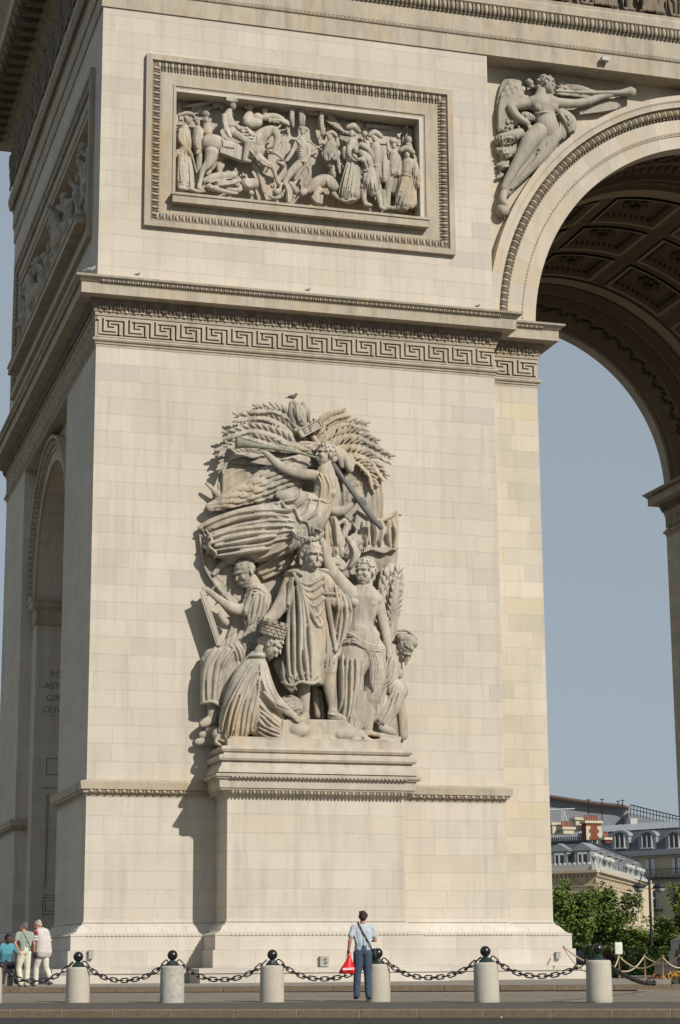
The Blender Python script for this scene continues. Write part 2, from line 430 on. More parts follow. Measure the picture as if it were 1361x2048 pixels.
# --- dado cap
CAPP = [(0, 5.90), (.02, 5.87), (.205, 5.82), (.212, 5.80), (.19, 5.59), (.13, 5.575), (.11, 5.49), (.03, 5.48), (.02, 5.40), (0, 5.39)]
NB = [(13.2, REC), (13.2, 0), (0, 0), (0, SB0), (.45, SB0)]; FB = [(.45, SB1), (0, SB1), (0, D), (13.2, D), (13.2, D-REC)]
for pth in (NB, FB, mir(NB), mir(FB)): w = MB(); w.sweep(CAPP, pth); w.build('dado_cap', M['trim'], ARCH)
w = MB(); orn(w, [((13.2, 0), (9.5, 0)), ((3.9, 0), (0, 0)), ((0, 0), (0, SB0)), ((.45, SB1), (0, SB1)), ((0, SB1), (0, D))], .14, 5.535, 'bead2', .235, 1.0)
w.build('dado_beads', M['trim'], ARCH, smooth=True)
# --- pedestal of the sculpture group
PX0, PX1, PP = 3.92, 9.36, 1.5
w = MB(); w.box((PX0, -PP, 0), (PX1, -.001, 6.2)); w.build('pedestal_block', M['wall'], ARCH)
PD = [(PX1, 0), (PX1, -PP), (PX0, -PP), (PX0, 0)]
w = MB(); w.sweep([(0, 5.30), (.02, 5.33), (.09, 5.40), (.16, 5.47), (.25, 5.50), (.27, 5.55), (.30, 5.56), (.305, 5.80), (.37, 5.82), (.39, 5.86), (.43, 5.88), (.44, 5.95), (.2, 6.0), (0, 6.0)], PD)
PEDC = w.build('pedestal_cornice', M['ledge'], ARCH)
w = MB(); orn(w, seg(PD), .20, 5.46, 'egg', .21, .5); orn(w, seg(PD), .40, 5.86, 'dent', .12, .6); w.build('pedestal_beads', M['trim'], ARCH, smooth=True)
w = MB(); w.sweep([(0, 6.0), (.36, 6.0), (.34, 6.08), (.25, 6.22), (.20, 6.34), (.30, 6.36), (.33, 6.42), (.32, 6.50), (.27, 6.53), (.15, 6.55), (.14, 6.62), (.20, 6.63), (.24, 6.70), (.22, 6.77), (.18, 6.79), (0, 6.79)], PD)
w.box((PX0+.0, -PP-.0, 6.2), (PX1, -.001, 7.02)); w.build('pedestal_top', M['ledge'], ARCH)
# --- base
BASEP = [(0, 1.85), (.012, 1.70), (.05, 1.69), (.07, 1.645), (.13, 1.62), (.20, 1.55), (.26, 1.46), (.36, 1.40), (.43, 1.38), (.455, 1.345), (.43, 1.305),
         (.435, 1.30), (.435, .925), (.52, .915), (.515, .42), (1.03, .40), (1.03, .27), (.99, .26), (.99, -.4)]
BN = [(XI, 7.04), (XI, REC), (13.2, REC), (13.2, 0), (PX1, 0), (PX1, -PP), (PX0, -PP), (PX0, 0), (0, 0), (0, SB0), (.45, SB0), (.45, 7.04)]
BF = [(.45, 15.48), (.45, SB1), (0, SB1), (0, D), (13.2, D), (13.2, D-REC), (XI, D-REC), (XI, 15.48)]
for pth in (BN, BF, mir(BN), mir(BF)): w = MB(); w.sweep(BASEP, pth, True); w.build('plinth_base', M['base'], ARCH)
w = MB(); bs = seg(BN)[:9]+seg(BF)[1:3]
for a, b in bs:
    a = Vector(a); b = Vector(b); L = (b-a).length; d = (b-a)/L; nn = Vector((-d.y, d.x)); R = Matrix(((d.x, nn.x, 0), (d.y, nn.y, 0), (0, 0, 1)))
    n = max(2, int(L/.34))
    for i in range(n):
        q = a+d*(L*(i+.5)/n)+nn*.19
        w.ell((q.x, q.y, 1.51), (.055, .05, .10), 6, 4, R @ Matrix.Rotation(.7, 3, 'X'))
        for s_ in (-1, 1):
            t = q+d*(s_*.10*L/n/.34); w.ell((t.x, t.y, 1.50), (.03, .04, .11), 5, 4, R @ Matrix.Rotation(.7, 3, 'X') @ Matrix.Rotation(s_*.5, 3, 'Y'))
        for k in range(3):
            t = a+d*(L*(i+(k+.5)/3)/n)+nn*.44; w.ell((t.x, t.y, 1.345), (.05, .035, .04), 5, 3, R)
    orn(w, [(a, b)], .030, 1.72, 'dent', .07, .3)
w.build('plinth_carving', M['base'], ARCH, smooth=True)
# --- side arch imposts and lettering
SIP = [(0, 14.06), (.28, 14.058), (.25, 13.93), (.2, 13.90), (.19, 13.72), (.06, 13.6), (.03, 13.2), (.09, 13.12), (.05, 13.05), (0, 13.0)]
w = MB(); w.sweep(SIP, [(XI, 15.48), (.45, 15.48), (.45, SB1)]); w.sweep(SIP, [(.45, SB0), (.45, 7.04), (XI, 7.04)])
orn(w, [((4, 15.48), (.45, 15.48))], .22, 13.97, 'egg', .2, .4); orn(w, [((4, 15.48), (.45, 15.48))], .1, 13.66, 'bead2', .3, 1.)
w.build('side_impost', M['trim'], ARCH)
M['ink'] = mat('dark_inlay', (.17, .16, .145), .9)
for k, t in enumerate(('ROSES', 'ASTORGA', 'GIRONE', 'OLIVENZA')):
    x0 = (1.0, .80, .89, .76)[k]; z = 11.09-.447*k
    text_obj('engraved_name', t, .33, M['ink'], (x0, 15.478, z-.02), (1, 0, 0), (0, 0, 1), .004, ARCH)
w = MB()
for (xa, za, xb, zb) in ((.82, 6.9, 2.6, 6.93), (1.0, 6.7, 1.03, 3.3), (1.06, 6.7, 1.08, 3.3), (.95, 3.0, 2.6, 3.03), (.95, 2.9, 2.6, 2.93), (.95, 2.3, .98, 2.9), (.95, 2.3, 2.6, 2.33), (1.04, 2.42, 2.6, 2.45), (1.04, 2.42, 1.07, 2.82), (1.04, 2.8, 2.6, 2.82), (.95, 8.0, 2.6, 8.03), (.95, 7.4, .98, 8.0), (.95, 7.4, 2.6, 7.43)):
    w.box((xa, 15.474, za), (xb, 15.479, zb))
for z in (12.0, 9.0):
    w.ell((1.62, 15.47, z), (.14, .03, .10), 8, 5); w.box((1.4, 15.46, z-.16), (1.84, 15.479, z-.11))
w.build('inscription_border', M['ink'], ARCH)
# relief framed inside the side-arch tympanum
w = MB(); w.box((1.6, 15.33, 14.5), (7, 15.47, 14.62)); w.box((1.6, 15.33, 14.62), (1.75, 15.47, 17.6)); w.build('tympanum_frame', M['vaultd'], ARCH)
# --- entablature
ENT = [(0, 30.75), (.05, 30.751), (.05, 31.36), (.085, 31.37), (.085, 31.46), (.10, 31.48), (.10, 32.12), (.13, 32.14), (.13, 32.18), (.14, 32.42), (.27, 32.50),
       (.30, 32.52), (.31, 32.78), (.25, 32.86), (.27, 32.98), (0.05, 33.0), (.0, 33.02), (0, 35.1), (.2, 35.12), (.25, 35.2), (.46, 35.26), (.5, 35.5), (.68, 35.55), (.68, 35.64),
       (1.75, 35.66), (1.76, 36.25), (1.9, 36.4), (2.1, 36.6), (2.1, 36.8), (0, 37.0)]
EP = [(XM, 0), (0, 0), (0, D), (XM, D)]
w = MB(); w.box((.005, .005, 30.752), (XM-.005, D-.005, 37.5)); w.sweep(ENT, EP, True); w.box((0, .0, 36.9), (XM, D, 44)); w.build('entablature', M['trim'], ARCH)
es = [((29, 0), (0, 0)), ((0, 0), (0, D))]
w = MB(); orn(w, es, .22, 32.33, 'egg', .30, 1.05); orn(w, es, .12, 32.14, 'bead2', .15, .7); orn(w, es, .085, 31.415, 'egg', .14, .32)
w.build('entablature_eggs', M['trim'], ARCH, smooth=True)
w = MB(); a0 = -1.0
for i in range(28):          # modillions under the cornice
    for (cx, cy, ux, uy) in ((-1.15, .3+i*.83, (.42, 0, 0), (0, .2, 0)),):
        w.obox((cx, cy, 35.48), ux, uy, (0, 0, .17)); w.ell((cx-.38, cy, 35.42), (.16, .19, .22), 6, 5)
for i in range(40): w.obox((.3+i*.83, -1.15, 35.48), (.2, 0, 0), (0, .42, 0), (0, 0, .17))
w.build('modillions', M['trimd'], ARCH)
# --- spandrel panel
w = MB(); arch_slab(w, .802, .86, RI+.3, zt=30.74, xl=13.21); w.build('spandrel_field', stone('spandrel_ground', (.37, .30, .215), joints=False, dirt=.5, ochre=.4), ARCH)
def ringp(w, prof, y0, n=96, cx=X0A, cz=ZC, a0=0, a1=math.pi, clipx=13.2):
    """revolve a profile (radius, y) about the arch axis"""
    k = len(prof); vs = []; fs = []
    for i in range(n+1):
        a = a0+(a1-a0)*i/n
        for r, y in prof:
            x = cx-r*math.cos(a)
            vs.append((min(max(x, clipx), XM-clipx), y0+y, cz+r*math.sin(a)))
    for i in range(n):
        for j in range(k-1): fs.append((i*k+j, i*k+j+1, (i+1)*k+j+1, (i+1)*k+j))
    w.add(vs, fs)
w = MB()
ringp(w, [(RI, .9), (RI, .798), (7.80, .796), (7.80, .76), (7.90, .76), (7.90, .74), (8.38, .738), (8.38, .9)], 0); w.build('archivolt', M['ring'], ARCH)
w = MB(); ringp(w, [(8.381, .9), (8.381, .74), (8.41, .74), (8.43, .78), (8.55, .78), (8.74, .62), (8.76, .62), (8.76, .9)], 0); w.build('egg_band', M['trimd'], ARCH)
w = MB(); ringp(w, [(8.761, .9), (8.761, .50), (8.80, .50), (8.92, .47), (8.98, .42), (9.17, .42), (9.17, .9)], 0); w.build('outer_archivolt', M['ring'], ARCH)
w = MB()
for i in range(112):
    a = math.pi*(i+.5)/112; x = X0A-8.60*math.cos(a)
    if x < 13.35: continue
    R = Matrix.Rotation(-(math.pi/2-a), 3, 'Y') if False else Matrix(((math.sin(a), 0, -math.cos(a)), (0, 1, 0), (math.cos(a), 0, math.sin(a))))
    for k, (da, ra, rr) in enumerate(((0, .062, .13), (.36, .016, .15), (-.36, .016, .15), (.5, .016, .11))):
        aa = a+da*math.pi/112; c_ = (X0A-8.59*math.cos(aa), .64, ZC+8.59*math.sin(aa)); w.ell(c_, (ra, .10, rr), 8, 5, R)
for i in range(200):
    a = math.pi*(i+.5)/200
    R = Matrix(((math.sin(a), 0, -math.cos(a)), (0, 1, 0), (math.cos(a), 0, math.sin(a))))
    w.ell((X0A-8.43*math.cos(a), .68, ZC+8.43*math.sin(a)), (.04, .03, .03), 5, 3, R) if X0A-8.43*math.cos(a) > 13.3 else None
    w.ell((X0A-7.85*math.cos(a), .755, ZC+7.85*math.sin(a)), (.022, .02, .045), 4, 3, R)
    w.ell((X0A-7.85*math.cos(a+.0075), .755, ZC+7.85*math.sin(a+.0075)), (.045, .02, .014), 4, 3, R)
w.build('archivolt_carving', M['trim'], ARCH, smooth=True)
# --- great vault: bands and coffers
RV = 7.75
w = MB()
def band(w, y0, y1, r0, r1=None, n=72):
    r1 = r0 if r1 is None else r1; vs = []; fs = []
    for i in range(n+1):
        a = math.pi*i/n
        for y, r in ((y0, r0), (y1, r1)): vs.append((X0A-r*math.cos(a), y, ZC+r*math.sin(a)))
    for i in range(n): fs.append((2*i, 2*i+1, 2*i+3, 2*i+2))
    w.add(vs, fs)
for f_ in (lambda y: y, lambda y: D-y):
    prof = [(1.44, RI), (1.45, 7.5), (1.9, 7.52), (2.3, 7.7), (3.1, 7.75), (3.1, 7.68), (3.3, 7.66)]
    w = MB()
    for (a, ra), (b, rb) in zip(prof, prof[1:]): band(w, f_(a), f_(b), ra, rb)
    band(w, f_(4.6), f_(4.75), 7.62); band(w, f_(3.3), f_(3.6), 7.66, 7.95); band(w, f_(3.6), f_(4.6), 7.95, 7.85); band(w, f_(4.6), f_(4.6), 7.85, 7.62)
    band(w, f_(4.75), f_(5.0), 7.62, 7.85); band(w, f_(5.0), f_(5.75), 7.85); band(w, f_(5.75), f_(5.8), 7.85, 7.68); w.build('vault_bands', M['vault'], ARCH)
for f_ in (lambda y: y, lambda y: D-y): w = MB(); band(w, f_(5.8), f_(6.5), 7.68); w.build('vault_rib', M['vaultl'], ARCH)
w = MB()
for f_ in (lambda y: y, lambda y: D-y):
    for i in range(74):
        a = math.pi*(i+.5)/74; R = Matrix(((math.sin(a), 0, -math.cos(a)), (0, 1, 0), (math.cos(a), 0, math.sin(a))))
        w.ell((X0A-7.86*math.cos(a), f_(4.1), ZC+7.86*math.sin(a)), (.11, .42, .12), 6, 5, R)
    for i in range(150):
        a = math.pi*(i+.5)/150; R = Matrix(((math.sin(a), 0, -math.cos(a)), (0, 1, 0), (math.cos(a), 0, math.sin(a))))
        w.ell((X0A-7.80*math.cos(a), f_(5.35), ZC+7.80*math.sin(a)), (.05, .1, .05), 4, 3, R)
        b_ = rnd.random()
        w.ell((X0A-7.66*math.cos(a), f_(2.7+.25*math.sin(i*1.3)), ZC+7.66*math.sin(a)), (.10, .22, .08), 5, 3, R @ Matrix.Rotation(b_*2-1, 3, 'Z'))
w.build('vault_carving', M['vaultd'], ARCH, smooth=True)
w = MB(); wl = MB(); wd = MB(); nc = 7; y0 = 6.5; pit = (D-13.0)/3
CY = [y0+pit*(j+.5) for j in range(3)]; hy = 1.17; pa = math.pi/nc; ha = .162
def patch(mb, a0, a1, ya, yb, r0, r1=None, n=6, r2=None):
    vs = []; fs = []; r1 = r0 if r1 is None else r1
    for i in range(n+1):
        a = a0+(a1-a0)*i/n; ra = r0+(r1-r0)*i/n if r2 is None else r0
        for y, r in ((ya, ra), (yb, ra if r2 is None else r2)): vs.append((X0A-r*math.cos(a), y, ZC+r*math.sin(a)))
    for i in range(n): mb_f = fs.append((2*i, 2*i+1, 2*i+3, 2*i+2))
    mb.add(vs, fs)
def frame(mb, ac, yc, h1a, h1y, r1, h2a, h2y, r2):
    patch(mb, ac-h1a, ac+h1a, yc-h1y, yc-h2y, r1, r2=r2); patch(mb, ac-h1a, ac+h1a, yc+h2y, yc+h1y, r2, r2=r1)
    patch(mb, ac-h1a, ac-h2a, yc-h1y, yc+h1y, r1, r2, n=1); patch(mb, ac+h2a, ac+h1a, yc-h1y, yc+h1y, r2, r1, n=1)
for i in range(nc):
    ac = pa*(i+.5)
    for yc in CY:
        A_, Y_ = pa/2, pit/2
        frame(w, ac, yc, A_, Y_, 7.74, A_-.012, Y_-.1, 7.80)
        frame(w, ac, yc, A_-.012, Y_-.1, 7.80, ha+.018, hy+.14, 7.78)
        frame(wl, ac, yc, ha+.018, hy+.14, 7.68, ha, hy, 7.70)
        frame(w, ac, yc, ha+.001, hy+.005, 7.70, ha-.045, hy-.35, 8.1)
        patch(w, ac-ha+.04, ac+ha-.04, yc-hy+.33, yc+hy-.33, 8.1)
        R = Matrix(((math.sin(ac), 0, -math.cos(ac)), (0, 1, 0), (math.cos(ac), 0, math.sin(ac))))
        c_ = Vector((X0A-8.05*math.cos(ac), yc, ZC+8.05*math.sin(ac)))
        for k in range(8):
            t = math.pi*2*k/8; e = R @ Vector((math.cos(t)*.34, math.sin(t)*.34, -.06)); wd.ell(c_+e, (.2, .12, .1), 5, 4, R @ Matrix.Rotation(t, 3, 'Z'))
        wd.ell(c_+R @ Vector((0, 0, -.2)), (.15, .15, .15), 6, 4)
        for s_ in (-1, 1):
            for k in range(9):
                q = (k-4)*.24; a_ = ac+s_*(ha-.025)
                wd.ell((X0A-7.88*math.cos(a_), yc+q, ZC+7.88*math.sin(a_)), (.06, .08, .13), 5, 3, R)
                a_ = ac+(k-4)*.031; wd.ell((X0A-7.88*math.cos(a_), yc+s_*(hy-.2), ZC+7.88*math.sin(a_)), (.08, .06, .13), 5, 3, R)
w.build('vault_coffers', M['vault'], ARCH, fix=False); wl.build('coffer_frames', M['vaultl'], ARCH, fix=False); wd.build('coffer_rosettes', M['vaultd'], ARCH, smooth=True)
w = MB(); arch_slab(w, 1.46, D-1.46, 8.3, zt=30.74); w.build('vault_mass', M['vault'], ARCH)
# --- relief panel frames (front and side)
def framebars(mb, P, o0, o1, d0, d1, dout=None):
    """picture-frame between offsets o0..o1 inside rect P=(u0,u1,z0,z1); surface from depth d0 (outer) to d1 (inner); callback maps (u,z,d)"""
    u0, u1, z0, z1, f = P
    q = [[(u0+o, z0+o), (u1-o, z0+o), (u1-o, z1-o), (u0+o, z1-o)] for o in (o0, o1)]
    vs = [f(u, z, d0) for u, z in q[0]]+[f(u, z, d1) for u, z in q[1]]
    mb.add(vs, [(i, (i+1) % 4, (i+1) % 4+4, i+4) for i in range(4)])
def relief_frame(P, ornseg):
    w = MB()
    prof = [(0, .0), (0, -.16), (.19, -.16), (.21, -.10), (.26, -.07), (.44, .02), (.50, .02), (.50, -.012), (.90, -.012), (.92, -.05), (.97, -.05), (.99, -.012), (1.02, -.012), (1.02, .3)]
    for (a, da), (b, db) in zip(prof, prof[1:]):
        if not .2 < a < .45: framebars(w, P, a, b, da, db)
    w.build('relief_frame', M['trim'], ARCH, fix=False); w = MB()
    for (a, da), (b, db) in zip(prof, prof[1:]):
        if .2 < a < .45: framebars(w, P, a, b, da, db)
    w.build('frame_cove', M['trimd'], ARCH, fix=False)  # cove coloured dark to paint in the shade of the frame lip
    w = MB(); u0, u1, z0, z1, f = P
    def row(ua, za, ub, zb, d, kind):
        L = math.hypot(ub-ua, zb-za); n = int(L/.21)
        for i in range(n):
            t = (i+.5)/n; c_ = Vector(f(ua+(ub-ua)*t, za+(zb-za)*t, d)); e = Vector(f(ua+(ub-ua)*(t+.001), za+(zb-za)*(t+.001), d))-c_
            e.normalize(); nn = Vector(f(0, 0, -1))-Vector(f(0, 0, 0)); cr = e.cross(nn)
            R = Matrix((e, nn, cr)).transposed()
            w.ell(c_, (.06, .08, .13), 7, 4, R); w.ell(c_+e*.105*L/n/.21, (.022, .07, .14), 4, 3, R)
            w.ell(c_+cr*(.13 if kind else -.13), (.04, .04, .035), 4, 3, R); w.ell(c_+cr*(.13 if kind else -.13)+e*.1, (.04, .04, .035), 4, 3, R)
    o = .335
    row(u0+o, z0+o, u1-o, z0+o, -.05, 0); row(u1-o, z0+o, u1-o, z1-o, -.05, 0); row(u1-o, z1-o, u0+o, z1-o, -.05, 0); row(u0+o, z1-o, u0+o, z0+o, -.05, 0)
    w.build('frame_carving', M['trim'], ARCH, smooth=True)
FP = (1.42, 11.88, 23.36, 29.24, lambda u, z, d: (u, d, z))
relief_frame(FP, None)
SP = (1.35, D-1.35, 23.36, 29.24, lambda u, z, d: (d, u, z))
relief_frame(SP, None)
w = MB(); w.box((2.30, -.30, 24.18), (10.90, .3, 24.42)); w.box((2.26, -.34, 24.42), (10.94, .3, 24.50)); w.build('relief_ledge', M['trim'], ARCH)
w = MB(); w.box((-.38, 2.3, 24.15), (.3, D-2.3, 24.42)); w.box((-.42, 2.26, 24.42), (.3, D-2.26, 24.50)); w.build('relief_ledge', M['trim'], ARCH)
w = MB(); w.box((2.3, .72, 24.4), (10.8, .905, 28.2)); w.build('relief_ground', M['sculpt'], ARCH); w = MB(); w.box((.72, 2.3, 24.4), (.905, D-2.3, 28.2)); w.build('relief_ground', M['sculpt'], ARCH)
# ------------------------------------------------------------------ sculpting engine
def catmull(P, sub=4):
    n = len(P); out = []
    if n < 3:
        for i in range(n-1):
            for k in range(sub): t = k/sub; out.append([a+(b-a)*t for a, b in zip(P[i], P[i+1])])
        return out+[list(P[-1])]
    for i in range(n-1):
        p0, p1, p2, p3 = P[max(i-1, 0)], P[i], P[i+1], P[min(i+2, n-1)]
        for k in range(sub):
            t = k/sub
            out.append([.5*((2*b)+(-a+c)*t+(2*a-5*b+4*c-d)*t*t+(-a+3*b-3*c+d)*t**3) for a, b, c, d in zip(p0, p1, p2, p3)])
    return out+[list(P[-1])]
def capsule(mb, pts, n=8, flat=1., up=None, cap=(1, 1)):
    """closed tube with rounded ends through (Vector, radius)"""
    P = [Vector(p) for p, r in pts]; R = [max(r, .004) for p, r in pts]
    a, b = P[0], P[-1]; ta = (P[0]-P[1]).normalized(); tb = (P[-1]-P[-2]).normalized()
    ca, cb = cap; pp = [a+ta*R[0]*.97*ca, a+ta*R[0]*.72*ca]+P+[b+tb*R[-1]*.72*cb, b+tb*R[-1]*.97*cb]
    rr = [R[0]*.2, R[0]*(.7 if ca > .5 else .96)]+R+[R[-1]*(.7 if cb > .5 else .96), R[-1]*.2]
    mb.tube(pp, rr, n, flat, up)
def remesh(mb, name, m, parent, vox=.03, smooth=True, it=1):
    me = mb.mesh(name+'_raw')
    b = bmesh.new(); b.from_mesh(me); bmesh.ops.recalc_face_normals(b, faces=b.faces); b.to_mesh(me); b.free()
    o = bpy.data.objects.new('tmp', me); COL.objects.link(o)
    q = o.modifiers.new('r', 'REMESH'); q.mode = 'VOXEL'; q.voxel_size = vox; q.adaptivity = 0
    if it: s_ = o.modifiers.new('s', 'SMOOTH'); s_.factor = .5; s_.iterations = it
    dg = bpy.context.evaluated_depsgraph_get(); m2 = bpy.data.meshes.new_from_object(o.evaluated_get(dg))
    bpy.data.objects.remove(o); bpy.data.meshes.remove(me); m2.name = name
    m2.polygons.foreach_set('use_smooth', [smooth]*len(m2.polygons)); m2.materials.clear(); m2.materials.append(m)
    return put(bpy.data.objects.new(name, m2), parent)
def headparts(mb, c, s, yaw, roll=0, nod=0, hair='short', faceonly=False):
    """head of height s (m) centred at c; yaw 0 looks along -Y"""
    R = Matrix.Rotation(yaw, 3, 'Z') @ Matrix.Rotation(roll, 3, 'Y') @ Matrix.Rotation(nod, 3, 'X'); c = Vector(c)
    def E(p, r, Q=None, n=10, m=7): mb.ell(c+R @ Vector(p)*s, [x*s for x in r], n, m, R @ Q if Q else R)
    def T(ps, rs): capsule(mb, [(c+R @ Vector(p)*s, r*s) for p, r in zip(ps, rs)], 6)
    E((0, .06, .13), (.34, .42, .36)); E((0, -.08, -.14), (.265, .28, .33)); E((0, -.14, -.40), (.13, .12, .09))
    T([(0, -.34, .05), (0, -.40, -.07), (0, -.425, -.13)], [.03, .038, .048])
    T([(-.2, -.30, .07), (-.08, -.36, .085), (.08, -.36, .085), (.2, -.30, .07)], [.04, .05, .05, .04])
    E((-.17, -.26, -.12), (.09, .1, .1)); E((.17, -.26, -.12), (.09, .1, .1))
    T([(-.09, -.35, -.25), (.09, -.35, -.25)], [.03, .03]); T([(-.07, -.34, -.31), (.07, -.34, -.31)], [.035, .035])
    E((-.34, .04, -.03), (.04, .08, .1)); E((.34, .04, -.03), (.04, .08, .1))
    if hair in ('short', 'long', 'curly'):
        q = random.Random(int(abs(c.x*97+c.z*31)*10))
        for i in range(120 if hair != 'short' else 60):
            a = q.uniform(-math.pi, math.pi); t = q.uniform(.1, 1.75)
            p = Vector((.36*math.sin(t)*math.sin(a), .06+.43*math.sin(t)*math.cos(a), .14+.38*math.cos(t)))
            if p.y < -.2 and p.z < .22: continue
            if hair == 'short': p = Vector((p.x*.93, p.y*.94, .12+(p.z-.12)*.94))
            k = .034 if hair == 'short' else q.uniform(.04, .062)
            E(p, (k, k, k*.8), None, 6, 4)
        if hair == 'long': E((0, .38, -.1), (.2, .16, .18)); E((0, .5, -.02), (.12, .12, .12))
def hand(mb, p, ang, s, closed=False):
    """palm and fingers; ang = direction in the wall plane (deg, 0 right, 90 up), s = length in metres"""
    p = Vector(p); d = Vector((math.cos(math.radians(ang)), 0, math.sin(math.radians(ang)))); e = Vector((-d.z, 0, d.x)); o = Vector((0, -1, 0))
    capsule(mb, [(p, s*.22), (p+d*s*.4, s*.25)], 8, .6)
    for k in range(4):
        q = (k-1.5)*.13*s; b = p+d*s*.45+e*q; L = s*(.42, .5, .47, .36)[k]
        if closed: capsule(mb, [(b, s*.07), (b+d*L*.4+o*s*.12, s*.065), (b+d*L*.25+o*s*.25, s*.06)], 5)
        else: capsule(mb, [(b, s*.07), (b+d*L*.5+o*s*.05, s*.06), (b+d*L, s*.045)], 5)
    capsule(mb, [(p+e*s*.2+d*s*.1, s*.08), (p+e*s*.38+d*s*.35, s*.065)], 5)
class Sculpt:
    """strokes given as photo pixels + height off a wall plane Y0 (metres); every stroke gets its own real depth"""
    def __init__(s, Y0, dm=1., fm=1., rm=1.): s.Y0 = Y0; s.dm = dm; s.fm = fm; s.rm = rm; s.deep = 1.; s.mb = MB(); s.hf = []
    def W(s, x, y, d): return atY(x, y, s.Y0-d*s.dm)
    def ppm(s, x, y, d): return CAM[6]/((s.W(x, y, d)-C0).dot(AF))
    def t(s, *P, flat=1., n=9, sub=4, reg=True, cap=(1, 1)):
        """P: (x,y,d,r)"""
        flat = flat*s.fm; P = [(a, b, c, r*s.rm) for a, b, c, r in P]; Q = catmull(P, sub); k = s.ppm(*P[0][:3])
        n = 18 if max(p[3] for p in P) > 9 else n; capsule(s.mb, [(s.W(*q[:3]), max(q[3], .3)/k) for q in Q], n, flat, (0, 1, 0), cap)
        if reg:
            for q in Q: s.hf.append((q[0], q[1], q[2], q[3], flat, k))
    def e(s, x, y, d, rx, ry, rd, ang=0, n=16, m=10):
        k = s.ppm(x, y, d); rx *= s.rm; ry *= s.rm; rd *= s.fm; Rm = Matrix.Rotation(math.radians(-ang), 3, 'Y')
        s.mb.ell(s.W(x, y, d), (rx/k, rd, ry/k), n, m, Rm)
        r = min(rx, ry); L = max(rx, ry)-r; a = math.radians(ang+(90 if ry > rx else 0))
        for i in (-1, -.5, 0, .5, 1): s.hf.append((x+math.cos(a)*L*i, y-math.sin(a)*L*i, d, r, rd*k/max(r, 1), k))
    def surf(s, x, y, dflt=.1):
        b = None
        for (u, v, d, r, fl, k) in s.hf:
            q = r*r-(u-x)**2-(v-y)**2
            if q > 0:
                h = d+fl*math.sqrt(q)/k/s.dm
                if b is None or h > b: b = h
        return dflt if b is None else b
    def f(s, r, *P, sink=.1, dflt=.1, lift=0., deep=1.35):
        """drapery ridge lying on what is already there"""
        Q = catmull([p[:2] for p in P], 4); n = len(Q); out = []; hs = [s.surf(q[0], q[1], dflt) for q in Q]
        hs = [(hs[max(i-1, 0)]+2*hs[i]+hs[min(i+1, n-1)])/4 for i in range(n)]
        for i, q in enumerate(Q):
            t = i/(n-1); rr = r*(.35+.65*math.sin(math.pi*min(max(.12+.8*t, 0), 1)))
            k = s.ppm(q[0], q[1], hs[i]); out.append((s.W(q[0], q[1], hs[i]+lift-sink*rr/k), rr/k))
        capsule(s.mb, out, 6, deep*s.deep, (0, 1, 0))
    def F(s, n, r, A, B, sink=.3, jit=.35, dflt=.1, lift=0.):
        m = max(len(A), len(B)); A = catmull(A, 4); B = catmull(B, 4)
        def at(C, t): i = t*(len(C)-1); j = min(int(i), len(C)-2); u = i-j; return [a+(b-a)*u for a, b in zip(C[j], C[j+1])]
        a_ = at(A, .5); b_ = at(B, .5); r = min(r, max(.42*math.hypot(a_[0]-b_[0], a_[1]-b_[1])/n, 1.0))
        for i in range(n):
            w_ = (i+.5+rnd.uniform(-jit, jit)*.5)/n; rr = r*rnd.uniform(.75, 1.2); t0 = rnd.uniform(0, .12); t1 = 1-rnd.uniform(0, .12)
            P = []
            for j in range(6):
                t = t0+(t1-t0)*j/5; a = at(A, t); b = at(B, t); ww = w_+.13/n*math.sin(j*1.1+i*2.1)
                P.append((a[0]+(b[0]-a[0])*ww, a[1]+(b[1]-a[1])*ww))
            s.f(rr, *P, sink=sink-.25, dflt=dflt, lift=lift*((i % 2)*.6+.4), deep=1.75)
    def head(s, x, y, d, sz, yaw, roll=0, nod=0, hair='short'):
        sz *= (1+s.rm)/2
        k = s.ppm(x, y, d); headparts(s.mb, s.W(x, y, d), sz/k, math.radians(yaw), math.radians(roll), math.radians(nod), hair)
        s.hf.append((x, y, d, sz*.4, 1, k))
    def hand(s, x, y, d, ang, sz, closed=False): hand(s.mb, s.W(x, y, d), ang, sz/s.ppm(x, y, d), closed)
    def leafs(s, P, d0, d1, L, wd, sp, both=True, r=2.):
        """palm frond: stem through P with leaves swept forward"""
        Q = catmull(P, 8); n = len(Q)
        k = s.ppm(P[0][0], P[0][1], d0)
        capsule(s.mb, [(s.W(q[0], q[1], d0+(d1-d0)*i/(n-1)), r*(1.1-.6*i/n)/k) for i, q in enumerate(Q)], 5)
        acc = 0; side = 1
        for i in range(1, n):
            dx, dy = Q[i][0]-Q[i-1][0], Q[i][1]-Q[i-1][1]; l = math.hypot(dx, dy); acc += l
            if acc > sp:
                acc = 0; ux, uy = dx/l, dy/l; d = d0+(d1-d0)*i/(n-1)
                for sg in (-1, 1):
                    vx, vy = -uy*sg, ux*sg; x, y = Q[i]; Lk = L*1.3*(1.1-.4*i/n)
                    dj = (i % 2)*.03; p = [(x, y, d, wd*.5), (x+ux*Lk*.4+vx*Lk*.22, y+uy*Lk*.4+vy*Lk*.22, d+.05+dj, wd*.8), (x+ux*Lk*.8+vx*Lk*.42, y+uy*Lk*.8+vy*Lk*.42, d+.07+dj, wd*.8), (x+ux*Lk+vx*Lk*.50, y+uy*Lk+vy*Lk*.50, d+.03, wd*.2)]
                    capsule(s.mb, [(s.W(*q[:3]), max(q[3], .5)/k) for q in catmull(p, 3)], 6, .8, (0, 1, 0))
        q = Q[-1]; ux, uy = Q[-1][0]-Q[-2][0], Q[-1][1]-Q[-2][1]; l = math.hypot(ux, uy)
